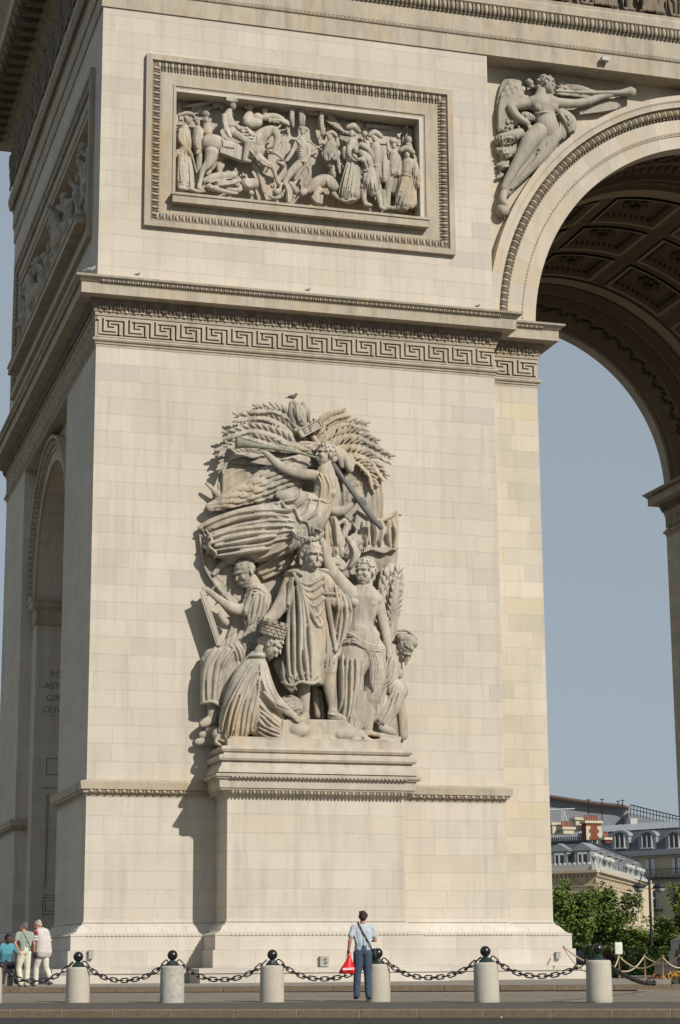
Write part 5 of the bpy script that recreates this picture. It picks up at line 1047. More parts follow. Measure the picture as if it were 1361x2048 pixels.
# ------------------------------------------------------------------ ground, kerb, platform
KL, KR = atD(0, 2017, 36.3), atD(1361, 2013, 33.6)
kd = Vector((KR.x-KL.x, KR.y-KL.y, 0)).normalized(); kn = Vector((-kd.y, kd.x, 0)); K0 = Vector((KL.x, KL.y, 0)); ZK = -.235
def sp(u, v, z): p = K0+kd*u+kn*v; return (p.x, p.y, z)
def cobble(name, c1, c2, sc, rough=.85, jn=.45):
    m = mat(name, c1, rough); g = NT(m); P = g.n('ShaderNodeTexCoord').outputs['Object']
    v = g.n('ShaderNodeTexVoronoi'); v.inputs['Scale'].default_value = sc; v.inputs['Randomness'].default_value = .55; g.L(P, v.inputs['Vector'])
    v2 = g.n('ShaderNodeTexVoronoi', feature='DISTANCE_TO_EDGE'); v2.inputs['Scale'].default_value = sc; v2.inputs['Randomness'].default_value = .55; g.L(P, v2.inputs['Vector'])
    sc_ = g.n('ShaderNodeSeparateColor'); g.L(v.outputs['Color'], sc_.inputs[0])
    cur = g.mix(sc_.outputs[0], c1, c2); cur = g.mix(g.ramp(g.noise(g.scalev(P, (.5, 1, 1)), 1.2, 5, .7), .5, .62, 0, .5), cur, tuple(x*.55 for x in c1)); cur = g.mix(g.ramp(g.noise(P, .3, 5), .35, .7, 0, .45), cur, tuple(x*.7 for x in c1))
    cur = g.mix(g.ramp(v2.outputs['Distance'], .02, .09, jn, 0), cur, tuple(x*.4 for x in c1)); g.L(cur, g.b.inputs['Base Color'])
    b = g.n('ShaderNodeBump'); b.inputs['Strength'].default_value = .5; b.inputs['Distance'].default_value = .02; g.L(v2.outputs['Distance'], b.inputs['Height']); g.L(b.outputs[0], g.b.inputs['Normal'])
    return m
def speckle(name, c, dark=.6, sc=20, rough=.85, big=.5, bump=.3):
    m = mat(name, c, rough); g = NT(m); P = g.n('ShaderNodeTexCoord').outputs['Object']
    cur = g.mix(g.ramp(g.noise(P, sc, 3, .8), .35, .7), c, tuple(x*dark for x in c)); cur = g.mix(g.ramp(g.noise(P, sc*.04, 5), .4, .7, 0, big), cur, tuple(x*.65 for x in c)); g.L(cur, g.b.inputs['Base Color'])
    b = g.n('ShaderNodeBump'); b.inputs['Strength'].default_value = bump; b.inputs['Distance'].default_value = .01; g.L(g.noise(P, sc*2, 2), b.inputs['Height']); g.L(b.outputs[0], g.b.inputs['Normal'])
    return m
M['cob'] = cobble('granite_setts', (.26, .222, .17), (.17, .145, .112), 7)
M['asph'] = speckle('pavement_asphalt', (.10, .088, .076), .7, 30)
M['road'] = speckle('road_asphalt', (.042, .039, .036), .6, 25)
M['kerb'] = speckle('granite_kerb', (.21, .16, .105), .6, 12)
M['plat'] = speckle('platform_stone', (.26, .235, .20), .75, 6)
def strip(name, rows, m, u0=-300, u1=300, n=1):
    w = MB(); vs = [sp(u, v, z) for v, z in rows for u in (u0, u1)]
    w.add(vs, [(2*i, 2*i+1, 2*i+3, 2*i+2) for i in range(len(rows)-1)]); return tag(w.build(name, m, None, fix=False), kind='structure')
strip('road', [(-900, -1.6), (-60, -1.35), (-34, -1.02), (-12, -.55), (0.02, ZK-.145)], M['road'], -900, 900)
strip('pavement', [(.28, ZK-.004), (4.9, ZK+.02)], M['asph'])
strip('plaza', [(4.9, ZK+.016), (12, -.13), (25, -.30), (60, -.60), (120, -1.0), (200, -1.6)], M['cob'], -200, 220)
strip('ground', [(190, -1.7), (1800, -4)], M['asph'], -1500, 1500)
w = MB(); u = -12.0
while u < 30:
    L = 1.07+rnd.uniform(-.12, .12)
    a = [(0, ZK-.35), (0, ZK-.02), (.02, ZK), (.28, ZK+.002), (.28, ZK-.35)]
    vs = [sp(uu, v, z+rnd.uniform(-.003, .003)) for uu in (u+.013, u+L-.013) for v, z in a]
    w.add(vs, [(0, 1, 2, 3, 4), (9, 8, 7, 6, 5)]+[(i, (i+1) % 5, (i+1) % 5+5, i+5) for i in range(5)]); u += L
tag(w.build('kerb', M['kerb'], None), kind='structure'); w = MB(); w.add([sp(-12, .012, ZK-.35), sp(30, .012, ZK-.35), sp(30, .012, ZK-.012), sp(-12, .012, ZK-.012)], [(0, 1, 2, 3)])
tag(w.build('kerb_joints', mat('lime_mortar', (.36, .32, .26)), None), kind='structure')
w = MB(); pr = atD(1275, 1968, 47.3); pl = atD(0, 1971, 49.4); pd = Vector((pr.x-pl.x, pr.y-pl.y, 0)).normalized()
A_ = pl-pd*18; poly = [(A_.x, A_.y, -.6), (pr.x, pr.y, -.6), (17.2, -3, -.6), (17.2, D+6, -.6), (-9, D+6, -.6), (-14, 0, -.6)]
w.prism(poly, (0, 0, .6-.002)); tag(w.build('platform', M['plat'], None), kind='structure')
w = MB()
for i in range(28):
    a = pl+pd*(i*1.35-1); w.obox((a.x+pd.x*.6, a.y+pd.y*.6-.16, -.06), pd*.668, Vector((-pd.y, pd.x, 0))*.15, (0, 0, .065))
tag(w.build('platform_kerb', M['kerb'], None), kind='structure')
M['white'] = speckle('worn_white_paint', (.55, .53, .48), .7, 9)
w = MB()
for xa, xb, y in ((1066, 1110, 1984.5), (917, 948, 1986), (780, 818, 1987.5), (658, 698, 1989), (884, 900, 1986)):
    P_ = []
    for x, yy in ((xa, y), (xb, y)):
        d = ray(x, yy); t = 44.5
        for _ in range(20): p = C0+d*t; s_ = (p-K0).dot(kn); zz = (ZK+.016+(s_-4.9)/(12-4.9)*(-.13-ZK-.016)); t = (zz+.004-C0.z)/d.z
        P_.append(C0+d*t)
    e = Vector((kn.x, kn.y, .013))*.16; w.add([P_[0], P_[1], P_[1]+e, P_[0]+e], [(0, 1, 2, 3)])
tag(w.build('road_marking', M['white'], None, fix=False), kind='structure')
w = MB(); a = atD(284, 1975, 49.0); w.obox((a.x, a.y-.17, -.055), pd*.15, (0, .02, 0), (0, 0, .035)); tag(w.build('drain_grate', mat('grate_iron', (.03, .028, .026), .6), None), 'dark iron drain opening in the low platform kerb left of the pedestal', 'drain')
# ------------------------------------------------------------------ bollards and chains
M['iron'] = mat('black_iron', (.012, .008, .009), .28, 0, .6)
M['green'] = mat('dark_green_iron', (.012, .03, .026), .45)
M['boll'] = [speckle('bollard_stone', (.47, .43, .35), .86, 14, big=.7), speckle('mottled_bollard_stone', (.47, .44, .38), .62, 7, big=.8)]
BL = [(-21, 2008.5, 'stone bollard cut off by the left edge of the picture'), (155, 2008, 'chipped stone bollard in front of the two strolling men, shadowed on its right edge'), (344, 2007, 'mottled stone bollard left of the pedestal shadow'),
      (544, 2006, 'plain stone bollard in front of the middle of the pedestal'), (757, 2004, 'stone bollard half hiding the legs of the man in blue'), (974.5, 2003, 'stone bollard in front of the right end of the pier'), (1200, 2000, 'rough stone bollard nearest the rope barrier and sign')]
WD = [48, 48, 49, 49, 49.5, 51, 52]; tops = []; bp = None
for i, (x, y, lab) in enumerate(BL):
    p = atD(x, y, CAM[6]*.5/WD[i]); s_ = (Vector((p.x, p.y, 0))-K0).dot(kn); h = .745
    e = empty('bollard', (p.x, p.y, p.z), lab, 'bollard', 'stone bollards linked by chains')
    if bp is None:
        w = MB(); w.lathe([(.252, -.15), (.25, .02), (.243, .69), (.235, .725), (.215, .742), (.01, .745)], (0, 0, 0), 40); a = w.build('post', M['boll'][0], None, smooth=True); ms = [a.data, a.data.copy()]
        ms[1].materials[0] = M['boll'][1]; bpy.data.objects.remove(a)
        w = MB(); w.lathe([(.135, .73), (.135, .765), (.12, .79), (.10, .80), (.085, .835), (.05, .845), (.05, .87), (.01, .87)], (0, 0, 0), 8); a = w.build('collar', M['green'], None); mc = a.data; bpy.data.objects.remove(a)
        w = MB(); w.lathe([(.01, .86), (.05, .862)]+[(.105*math.sin(t), .955-.105*math.cos(t)) for t in [.35+k*.232 for k in range(12)]]+[(.003, 1.06)], (0, 0, 0), 24); a = w.build('ball', M['iron'], None, smooth=True); mbll = a.data; bpy.data.objects.remove(a); bp = 1
    for nm, me in (('post', ms[1 if i == 2 else 0]), ('collar', mc), ('ball', mbll)):
        o = bpy.data.objects.new(nm, me); COL.objects.link(o); o.parent = e
    e.rotation_euler = (rnd.uniform(-.008, .008), rnd.uniform(-.010, .010), i*1.7); tops.append(Vector((p.x, p.y, p.z+.83)))
def link_mesh(mb, c, d, roll, L=.18, Wd=.084, r=.0138):
    d = d.normalized(); a = d.cross(Vector((0, 0, 1))); a = a.normalized() if a.length > .01 else Vector((1, 0, 0)); b = d.cross(a)
    s_ = a*math.cos(roll)+b*math.sin(roll); n_ = d.cross(s_); P = []
    for k in range(14):
        t = 2*math.pi*k/14; cx = math.cos(t); P.append(c+d*((L-Wd)/2*(1 if cx > 0 else -1)+Wd/2*cx)+s_*(Wd/2*math.sin(t)))
    n = 6; vs = []; fs = []
    for k in range(14):
        q = P[k]; tg = (P[(k+1) % 14]-P[k-1]).normalized(); e1 = n_; e2 = tg.cross(e1)
        for j in range(n): an = 2*math.pi*j/n; vs.append(q+e1*(r*math.cos(an))+e2*(r*math.sin(an)))
    for k in range(14):
        for j in range(n): fs.append((k*n+j, k*n+(j+1) % n, ((k+1) % 14)*n+(j+1) % n, ((k+1) % 14)*n+j))
    mb.add(vs, fs)
def chain(pts, lab):
    w = MB(); L = [0]
    for a, b in zip(pts, pts[1:]): L.append(L[-1]+(b-a).length)
    n = int(L[-1]/.124); k = 0
    for i in range(n):
        t = (i+.5)/n*L[-1]
        while k < len(L)-2 and L[k+1] < t: k += 1
        q = (t-L[k])/(L[k+1]-L[k]); link_mesh(w, pts[k].lerp(pts[k+1], q), pts[k+1]-pts[k], (0 if i % 2 else math.pi/2)+.25*math.sin(i*2.3))
    return tag(w.build('chain', M['iron'], None, smooth=True), lab, 'chain', 'iron chains between the bollards')
names = ['leftmost chain sagging past the feet of the strolling men', 'rusty chain hanging left of the mottled bollard', 'iron chain hanging across the foot of the pedestal shadow', 'iron chain passing behind the bag of the man in blue', 'chain sagging in the middle right of the man in blue', 'chain sagging beside the right end of the arch base']
for i in range(6):
    a, b = tops[i], tops[i+1]; e = (b-a).normalized()*.13; a = a+e; b = b-e; P = []
    for k in range(25): t = k/24; p = a.lerp(b, t); p.z -= .43*(1-(2*t-1)**2)**1.0*(.93+.07*math.cos(6*t)); P.append(p)
    chain(P, names[i])
a = tops[6]; b = atD(1303, 1968, 45); P = []
for k in range(20): t = k/19; p = a.lerp(b, t); p.z -= .12*(1-(2*t-1)**2); P.append(p)
chain(P+[b+Vector((.12, .1, .0)), b+Vector((.2, .25, .02)), b+Vector((.05, .35, 0)), b+Vector((-.1, .2, .03)), b+Vector((.1, .1, .08))], 'loose chain running down to a heap on the ground at the right')
# ------------------------------------------------------------------ small fittings on the arch
M['box'] = mat('grey_metal_box', (.32, .31, .28), .5); M['dk'] = mat('dark_plastic', (.03, .03, .03), .5)
for px, py, ww, hh, Y, lab, extra in ((181, 1910, .13, .22, -.53, 'narrow brownish metal box on the left end of the arch base', 0), (647.5, 1924, .26, .27, -2.02, 'square grey metal box with a round black mark on the pedestal base', 1), (1115, 1912, .14, .2, .28, 'small grey metal box on the right end of the arch base', 0)):
    p = atY(px, py, Y); e = empty('wall_box', (p.x, p.y, p.z), lab, 'metal box', 'metal boxes on the arch base'); w = MB(); w.box((p.x-ww/2, p.y-.11, p.z-hh/2), (p.x+ww/2, p.y+.0, p.z+hh/2)); w.box((p.x-ww/2-.012, p.y-.12, p.z+hh/2), (p.x+ww/2+.012, p.y, p.z+hh/2+.015)); w.build('housing', M['box'], e)
    if extra:
        w = MB(); c_ = Vector((p.x+.02, p.y-.115, p.z+.01))
        for k, (cz, a0, a1) in enumerate(((.035, .3, 4.4), (-.035, 3.4, 7.5))): w.tube([c_+Vector((math.cos(a0+(a1-a0)*j/10)*.038, 0, cz+math.sin(a0+(a1-a0)*j/10)*.035)) for j in range(11)], .012, 6)
        w.build('mark', M['dk'], e); w = MB(); w.obox((p.x-ww/2+.04, p.y-.112, p.z+.09), (.02, 0, 0), (0, .004, 0), (0, 0, .03)); w.build('sticker', mat('orange_sticker', (.5, .25, .08)), e)
p = atY(1208, 120, -.12); e = empty('floodlight', (p.x, p.y, p.z), 'small white floodlight fixed on the band above the winged spandrel figure', 'lamp'); w = MB(); w.box((p.x-.12, p.y-.18, p.z-.07), (p.x+.14, p.y+.02, p.z+.07)); w.build('housing', mat('white_metal', (.36, .35, .32), .5), e)
w = MB(); w.box((p.x-.10, p.y-.08, p.z-.16), (p.x-.07, p.y-.05, p.z-.06)); w.build('bracket', M['dk'], e)
def pigeon(px, py, Y, lab, sz=.28, c=(.10, .085, .08)):
    p = atY(px, py, Y); s_ = MB(); z0 = p.z
    capsule(s_, [(p+Vector((-sz*.35, 0, sz*.28)), sz*.16), (p+Vector((0, 0, sz*.3)), sz*.22), (p+Vector((sz*.2, 0, sz*.45)), sz*.15), (p+Vector((sz*.28, 0, sz*.62)), sz*.11)], 8); capsule(s_, [(p+Vector((-sz*.4, 0, sz*.25)), sz*.09), (p+Vector((-sz*.75, 0, sz*.15)), sz*.06)], 6, .6); capsule(s_, [(p+Vector((sz*.34, 0, sz*.62)), sz*.05), (p+Vector((sz*.46, 0, sz*.58)), sz*.02)], 5)
    for q in (-.06, .06): capsule(s_, [(p+Vector((0, q*sz*2, sz*.15)), sz*.03), (p+Vector((.0, q*sz*2, 0)), sz*.03)], 4)
    tag(remesh(s_, 'pigeon', mat('pigeon_feathers', c, .7), None, .014), lab, 'bird', 'pigeons on the ledges')
pigeon(587, 800, -.50, 'dark pigeon perched on the stone eagle at the top of the sculpture', .34)
pigeon(183, 545, -.55, 'pale pigeon at the left corner of the long ledge', .34, (.25, .25, .24))
for px, py, l in ((276, 552, 'small bird on the ledge under the left end of the relief'), (617, 583, 'dark pigeon on the ledge below the middle of the relief'), (957, 615, 'small dark bird on the ledge near the arch')): pigeon(px, py, -.6, l, .19, (.16, .15, .14))
# ------------------------------------------------------------------ rope barrier and sign
M['rope'] = mat('cream_rope', (.55, .46, .32), .8); M['brass'] = mat('brown_post', (.22, .13, .07), .5)
def stanchion(px, D_, h, lab):
    zg = -.30; d = ray(px, 1950); p = C0+d*D_; e = empty('stanchion', (p.x, p.y, zg), lab, 'barrier post', 'posts of the rope barrier')
    w = MB(); w.lathe([(.16, .0), (.16, .02), (.03, .05), (.025, h), (.04, h+.01), (.04, h+.05), (.01, h+.06)], (p.x, p.y, zg), 12); w.build('post', M['brass'], e, smooth=True); return Vector((p.x, p.y, zg+h))
S1 = stanchion(1240, 62, .98, 'barrier post under the white notice'); S2 = stanchion(1291, 66, .98, 'barrier post set farther back right of the white notice'); S3 = stanchion(1327, 60, .95, 'nearest barrier post standing beside the wreaths'); S4 = stanchion(1392, 62, .95, 'barrier post just outside the right edge')
HK = atY(1127, 1893, -.22)
def rope(a, b, sag, lab):
    w = MB(); P = [a.lerp(b, k/16)-Vector((0, 0, sag*(1-(k/8-1)**2))) for k in range(17)]; w.tube(P, .022, 6); tag(w.build('rope', M['rope'], None, smooth=True), lab, 'rope', 'cream barrier ropes')
bk = atD(1228, 1925, 58)
rope(HK, atD(1225, 1937, 57), .16, 'cream rope slung from the arch base behind the last bollard'); rope(HK+Vector((0, 0, -.02)), atD(1175, 1945, 58), .12, 'second cream rope hanging from the arch base hook')
rope(atD(1225, 1937, 57), S1, .1, 'short cream rope rising to the white notice'); rope(S1, S3, .36, 'front cream rope swinging from the notice to the nearest barrier post'); rope(atD(1222, 1930, 60), S2, .34, 'rear cream rope sagging behind the notice'); rope(S2, S4+Vector((0, 1, .05)), .25, 'rear cream rope leaving the picture at the right'); rope(S3, S4, .34, 'front cream rope leaving the picture at the right')
p = S1+Vector((0, 0, .06)); e = empty('notice', p, 'white notice with a rounded frame on the rope barrier', 'sign'); w = MB(); w.box((p.x-.12, p.y-.02, p.z), (p.x+.12, p.y+.02, p.z+.36)); w.build('frame', mat('notice_frame', (.62, .60, .50), .5), e)
w = MB(); w.box((p.x-.10, p.y-.03, p.z+.03), (p.x+.10, p.y-.021, p.z+.33)); w.build('sheet', mat('notice_sheet', (.60, .66, .58), .5), e)
w = MB()
for k in range(6): w.box((p.x-.08, p.y-.034, p.z+.08+k*.04), (p.x+.08-.02*(k % 3), p.y-.031, p.z+.088+k*.04))
w.build('text_lines', mat('grey_print', (.25, .3, .28)), e)
# wreaths and planters
def wreath(px, py, D_, lab, cols, r):
    p = atD(px, py, D_); e = empty('wreath', p, lab, 'flowers', 'flower wreaths behind the rope barrier')
    for ci, c in enumerate(cols):
        w = MB()
        for k in range(70):
            a = rnd.uniform(0, 6.28); q = rnd.uniform(.2, 1)*r; w.ell((p.x+math.cos(a)*q, p.y+math.sin(a)*.25*r-rnd.uniform(0, .1), p.z+.12+abs(math.sin(a))*q*.6), (.035, .035, .035), 5, 3)
        w.build(('blossoms', 'leaves')[min(ci, 1)] if ci < 2 else 'blossoms', mat('petals', c, .7), e)
wreath(1318, 1968, 64, 'dark red and orange wreath beside the nearest barrier post', ((.30, .04, .02), (.03, .05, .02), (.40, .14, .03)), .32); wreath(1352, 1966, 64, 'yellow and orange wreath at the right edge', ((.5, .2, .03), (.03, .05, .02), (.42, .25, .06)), .42)
w = MB(); p = atD(1283, 1968, 68); w.box((p.x-.6, p.y, -.4), (p.x+.9, p.y+.4, -.02)); w.box((p.x-.63, p.y-.03, -.02), (p.x+.93, p.y+.43, .03)); tag(w.build('stone_trough', speckle('grey_stone', (.12, .13, .13)), None), 'low dark grey stone trough behind the rope barrier', 'planter')

w = MB()      # scraps of litter lying in the gutter and on the kerb
for px, py in ((48, 2034), (1093, 2031), (1100, 2030), (1351, 2030), (1001, 2031)):
    d = ray(px, py); t = 36.2 if px < 700 else 34.0; q_ = C0+d*t; s_ = (Vector((q_.x, q_.y, 0))-K0).dot(kn)
    q_ = q_-kn*(s_+.06); z_ = ZK-.140; a = rnd.uniform(0, 3); u_ = Vector((math.cos(a), math.sin(a), .25))*.035; v_ = Vector((-math.sin(a), math.cos(a), .4))*.02; w.add([Vector((q_.x, q_.y, z_))-u_, Vector((q_.x, q_.y, z_+.01))+v_, Vector((q_.x, q_.y, z_+.012))+u_, Vector((q_.x, q_.y, z_))-v_*.3], [(0, 1, 2, 3)])
tag(w.build('litter', mat('paper', (.6, .58, .54)), None, fix=False), kind='stuff')
# ------------------------------------------------------------------ people
SK = mat('skin', (.40, .20, .13), .55); SKD = mat('dark_skin', (.10, .05, .035), .55); SKR = mat('ruddy_skin', (.50, .20, .12), .55)
def cloth(name, c, rough=.85):
    m = mat(name, c, rough); g = NT(m); P = g.n('ShaderNodeTexCoord').outputs['Object']
    g.L(g.mix(g.ramp(g.noise(P, 7, 4), .35, .7), c, tuple(x*.8 for x in c)), g.b.inputs['Base Color'])
    b = g.n('ShaderNodeBump'); b.inputs['Strength'].default_value = .6; b.inputs['Distance'].default_value = .03; g.L(g.noise(g.scalev(P, (1, 1, .45)), 9, 3), b.inputs['Height']); g.L(b.outputs[0], g.b.inputs['Normal']); return m
def person(loc, rz, lab, J, top, bot, shoe, hairc, skin, sleeve=.8, sc=1., vox=.014, hair='short', coat=None, grp=None, looseness=1.):
    """J: joints in a local frame, x to the person's left when facing -y"""
    e = empty('person', loc, lab, 'person', grp)
    def fin(mb, nm, m, v=vox):
        mb.v = [(x*sc, y*sc, z*sc) for x, y, z in mb.v]; o = remesh(mb, nm, m, None, v, True, 2); o.parent = e; return o
    V = {k: Vector(v) for k, v in J.items() if isinstance(v, tuple)}; e.rotation_euler = (0, 0, rz)
    mb = MB(); hy = J.get('hyaw', 0)
    hc = V['head']; headparts(mb, hc, .235, hy, 0, J.get('nod', 0), 'none'); capsule(mb, [(hc-Vector((0, -.02, .06)), .055), (V['neck'], .06)], 8)
    capsule(mb, [(V['shL'], .07), (V['shR'], .07)], 8); capsule(mb, [(V['chest'], .10), (V['waist'], .09), (V['hip'], .10)], 10)
    for s_ in 'LR':
        capsule(mb, [(V['sh'+s_], .052), (V['el'+s_], .042), (V['wr'+s_], .028)], 8)
        d = (V['wr'+s_]-V['el'+s_]).normalized(); w_ = V['wr'+s_]; x = d.cross(Vector((0, 1, 0))).normalized() if abs(d.y) < .9 else Vector((1, 0, 0)); y = d.cross(x)
        capsule(mb, [(w_, .028), (w_+d*.05, .036), (w_+d*.09, .034)], 7, .6)
        for k in range(4): b = w_+d*.10+y*((k-1.5)*.018); capsule(mb, [(b, .011), (b+d*.035+x*.012, .010), (b+d*(.058, .066, .062, .05)[k]+x*.03, .008)], 5)
        capsule(mb, [(w_+d*.03+y*.03, .012), (w_+d*.075+y*.048+x*.02, .010)], 5)
        capsule(mb, [(V['hip'+s_], .085), (V['kn'+s_], .055), (V['an'+s_], .038)], 8)
    fin(mb, 'body', skin)
    mb = MB(); r = looseness
    capsule(mb, [(V['shL']-Vector((.01, 0, 0)), .072), ((V['shL']+V['shR'])/2+Vector((0, 0, .02)), .082), (V['shR']+Vector((.01, 0, 0)), .072)], 10)
    ch = V['chest']; wa = V['waist']; hp = V['hip']
    for dx in (-.07, 0, .07): capsule(mb, [(ch+Vector((dx*1.25, 0, .05)), .112), (ch+Vector((dx, .0, -.05)), .118*r), (wa+Vector((dx*.80, 0, 0)), .112*r), (hp+Vector((dx*.9, 0, J.get('hem', .02))), .118*r)], 12)
    for s_ in 'LR': a = V['sh'+s_]; b = V['el'+s_]; capsule(mb, [(a, .07), (a.lerp(b, sleeve*.6), .068*r), (a.lerp(b, sleeve), .07*r)], 10) if sleeve <= 1 else capsule(mb, [(a, .07), (b, .06), (b.lerp(V['wr'+s_], .9), .045)], 9)
    for k in range(7): x = (k-3)*.05; capsule(mb, [(ch+Vector((x*1.3, .118-abs(x)*.25, .0)), .01), (wa+Vector((x*.9+.02*math.sin(k*2), .128*r-abs(x)*.3, -.02)), .016)], 5)
    fin(mb, 'shirt', top)
    mb = MB()
    for s_ in 'LR':
        for q_ in range(5): z_ = .12+q_*.17; a_ = V['an'+s_].lerp(V['kn'+s_], min(1, z_/.5)) if z_ < .5 else V['kn'+s_].lerp(V['hip'+s_], (z_-.5)/.5); sd = (-1) ** q_; capsule(mb, [(a_+Vector((-.05*sd, .05, .0)), .014), (a_+Vector((.045*sd, .06, .05)), .016)], 5)
    capsule(mb, [(V['hipL'], .115), (V['hip'], .125), (V['hipR'], .115)], 10); capsule(mb, [(wa-Vector((0, 0, .03)), .122), (hp, .13)], 12)
    for s_ in 'LR': capsule(mb, [(V['hip'+s_], .11), (V['hip'+s_].lerp(V['kn'+s_], .5), .098), (V['kn'+s_], .08), (V['kn'+s_].lerp(V['an'+s_], .6), .074), (V['an'+s_]+Vector((0, 0, .0)), .07)], 10)
    fin(mb, 'trousers', bot)
    mb = MB()
    for s_ in 'LR': a = V['an'+s_]; t = V['toe'+s_]; capsule(mb, [(a-Vector((0, 0, .035)), .045), (a.lerp(t, .5)-Vector((0, 0, .02)), .045), (t, .036)], 8)
    fin(mb, 'shoes', shoe, .012)
    if hair:
        mb = MB(); R = Matrix.Rotation(hy, 3, 'Z') @ Matrix.Rotation(J.get('nod', 0), 3, 'X')
        mb.ell(hc+R @ Vector((0, .035, .045)), (.088, .098, .088), 14, 9, R); mb.ell(hc+R @ Vector((0, .075, -.01)), (.074, .055, .07), 12, 8, R)
        for k in range(16): a = k*.9; mb.ell(hc+R @ Vector((.075*math.sin(a), .04+.06*math.cos(a), .055+.05*math.cos(k*1.7))), (.03, .03, .025), 6, 4)
        if hair == 'long': mb.ell(hc+R @ Vector((0, .08, -.12)), (.09, .05, .14), 12, 8, R)
        fin(mb, 'hair', hairc, .012)
    return e
def extra(e, mb, nm, m, vox=.012, sc=1.):
    mb.v = [(x*sc, y*sc, z*sc) for x, y, z in mb.v]; o = remesh(mb, nm, m, None, vox); o.parent = e; return o
# man in blue, seen from behind (local +y is his back; he looks away from us, so he is turned by pi)
J = dict(head=(-.015, -.03, 1.635), neck=(0, 0, 1.50), chest=(0, 0, 1.32), waist=(0, .01, 1.10), hip=(0, 0, .98), shL=(.185, .0, 1.43), shR=(-.185, 0, 1.43), elL=(.275, .03, 1.17), wrL=(.295, -.03, .93), elR=(-.27, -.03, 1.17), wrR=(-.16, -.26, 1.16),
         hipL=(.09, 0, .92), hipR=(-.09, 0, .92), knL=(.115, -.02, .50), anL=(.135, .01, .09), toeL=(.15, -.13, .04), knR=(-.10, -.02, .50), anR=(-.11, .01, .09), toeR=(-.17, -.12, .04), hem=.03, nod=.25, hyaw=-.1)
pz = atD(727, 2000, 39.7)
M['denim'] = cloth('blue_denim', (.05, .075, .11)); M['lblue'] = cloth('pale_blue_shirt', (.43, .48, .52))
mn = person((pz.x, pz.y, pz.z), math.pi-.1, 'man seen from behind in pale blue shirt and jeans with a black shoulder strap', J, M['lblue'], M['denim'], mat('dark_shoe', (.03, .025, .022), .6), mat('dark_brown_hair', (.03, .018, .014), .7), SK, .62, .985, .012)
mb = MB(); P = [(.10, .02, 1.535), (.085, .10, 1.46), (.02, .135, 1.32), (-.06, .145, 1.18), (-.13, .14, 1.06), (-.17, .06, .99), (-.19, -.02, .95)]; mb.tube([Vector(p) for p in P], .018, 6, .5); mb.tube([Vector((.10, .02, 1.535)), Vector((.08, -.10, 1.44)), Vector((0, -.15, 1.25)), Vector((-.15, -.12, 1.0))], .018, 6, .5)
extra(mn, mb, 'bag_strap', mat('black_strap', (.012, .013, .018), .6), .011)
mb = MB(); mb.ell((-.24, -.03, .88), (.07, .1, .13), 10, 8); capsule(mb, [(Vector((-.19, -.02, .97)), .03), (Vector((-.24, -.03, .9)), .05)], 7); extra(mn, mb, 'shoulder_bag', mat('black_bag', (.015, .015, .018), .6))
mb = MB(); capsule(mb, [(Vector((.30, .02, .945)), .034), (Vector((.30, .02, .93)), .034)], 8); extra(mn, mb, 'wristwatch', mat('black_band', (.012, .012, .012), .5))
# his red carrier bag, carried in the hand: a thing of its own
hp_ = atD(700, 1912, 39.5); e = empty('carrier_bag', hp_, 'bright red plastic carrier bag hanging from the hand of the man in blue', 'bag')
mb = MB(); B = [(0, 0, .0, .018, .03), (-.01, 0, -.07, .05, .05), (-.03, 0, -.16, .10, .07), (-.045, 0, -.25, .14, .085), (-.055, 0, -.31, .155, .09), (-.06, 0, -.35, .15, .08)]
vs = []; fs = []; n = 20
for x, y, z, rx, ry in B:
    for i in range(n): a = 2*math.pi*i/n; k = 1+.09*math.sin(5*a+z*20)+.05*math.sin(9*a); vs.append((hp_.x+x+rx*math.cos(a)*k, hp_.y+y+ry*math.sin(a)*k, hp_.z+z))
for j in range(len(B)-1):
    for i in range(n): fs.append((j*n+i, j*n+(i+1) % n, (j+1)*n+(i+1) % n, (j+1)*n+i))
fs += [tuple(range(n)), tuple(range((len(B)-1)*n, len(B)*n))]; mb.add(vs, fs); mb.build('bag_body', mat('red_plastic', (.62, .008, .012), .35, 0, .5), e, smooth=True)
mb = MB(); mb.tube([hp_+Vector((-.01, 0, 0)), hp_+Vector((-.015, -.01, .05)), hp_+Vector((.02, 0, .06)), hp_+Vector((.03, 0, 0))], .008, 5); mb.build('handle', bpy.data.materials['red_plastic'], e)
text_obj('bag_lettering', 'MANGO', .06, mat('white_print', (.8, .72, .72), .5), hp_+Vector((-.175, -.105, -.285)), (1, -.12, .06), (0, 0, 1), .004, e, .003)
# the two older men
gp = 'two men strolling past the corner of the arch'
J2 = dict(head=(.02, -.06, 1.60), neck=(0, -.01, 1.48), chest=(0, 0, 1.30), waist=(0, .02, 1.10), hip=(0, .02, .97), shL=(.20, .0, 1.42), shR=(-.20, 0, 1.42), elL=(.30, .05, 1.17), wrL=(.22, .14, .98), elR=(-.27, .03, 1.15), wrR=(-.30, -.04, .93),
          hipL=(.09, 0, .92), hipR=(-.09, 0, .92), knL=(.12, -.08, .50), anL=(.10, .06, .10), toeL=(.10, -.10, .05), knR=(-.10, .0, .50), anR=(-.09, .02, .09), toeR=(-.10, -.13, .04), hem=.03, nod=.15, hyaw=.9)
pA = atD(47, 1968, 50.0); pA.z = .0
mA = person(pA, math.pi+.25, 'grey-haired man in a sage green polo shirt and cream trousers', J2, cloth('sage_polo', (.27, .31, .25)), cloth('cream_trousers', (.62, .60, .46)), mat('tan_shoe', (.22, .09, .06), .6), mat('grey_hair', (.12, .11, .11), .8), SKR, .6, .92, .013, grp=gp)
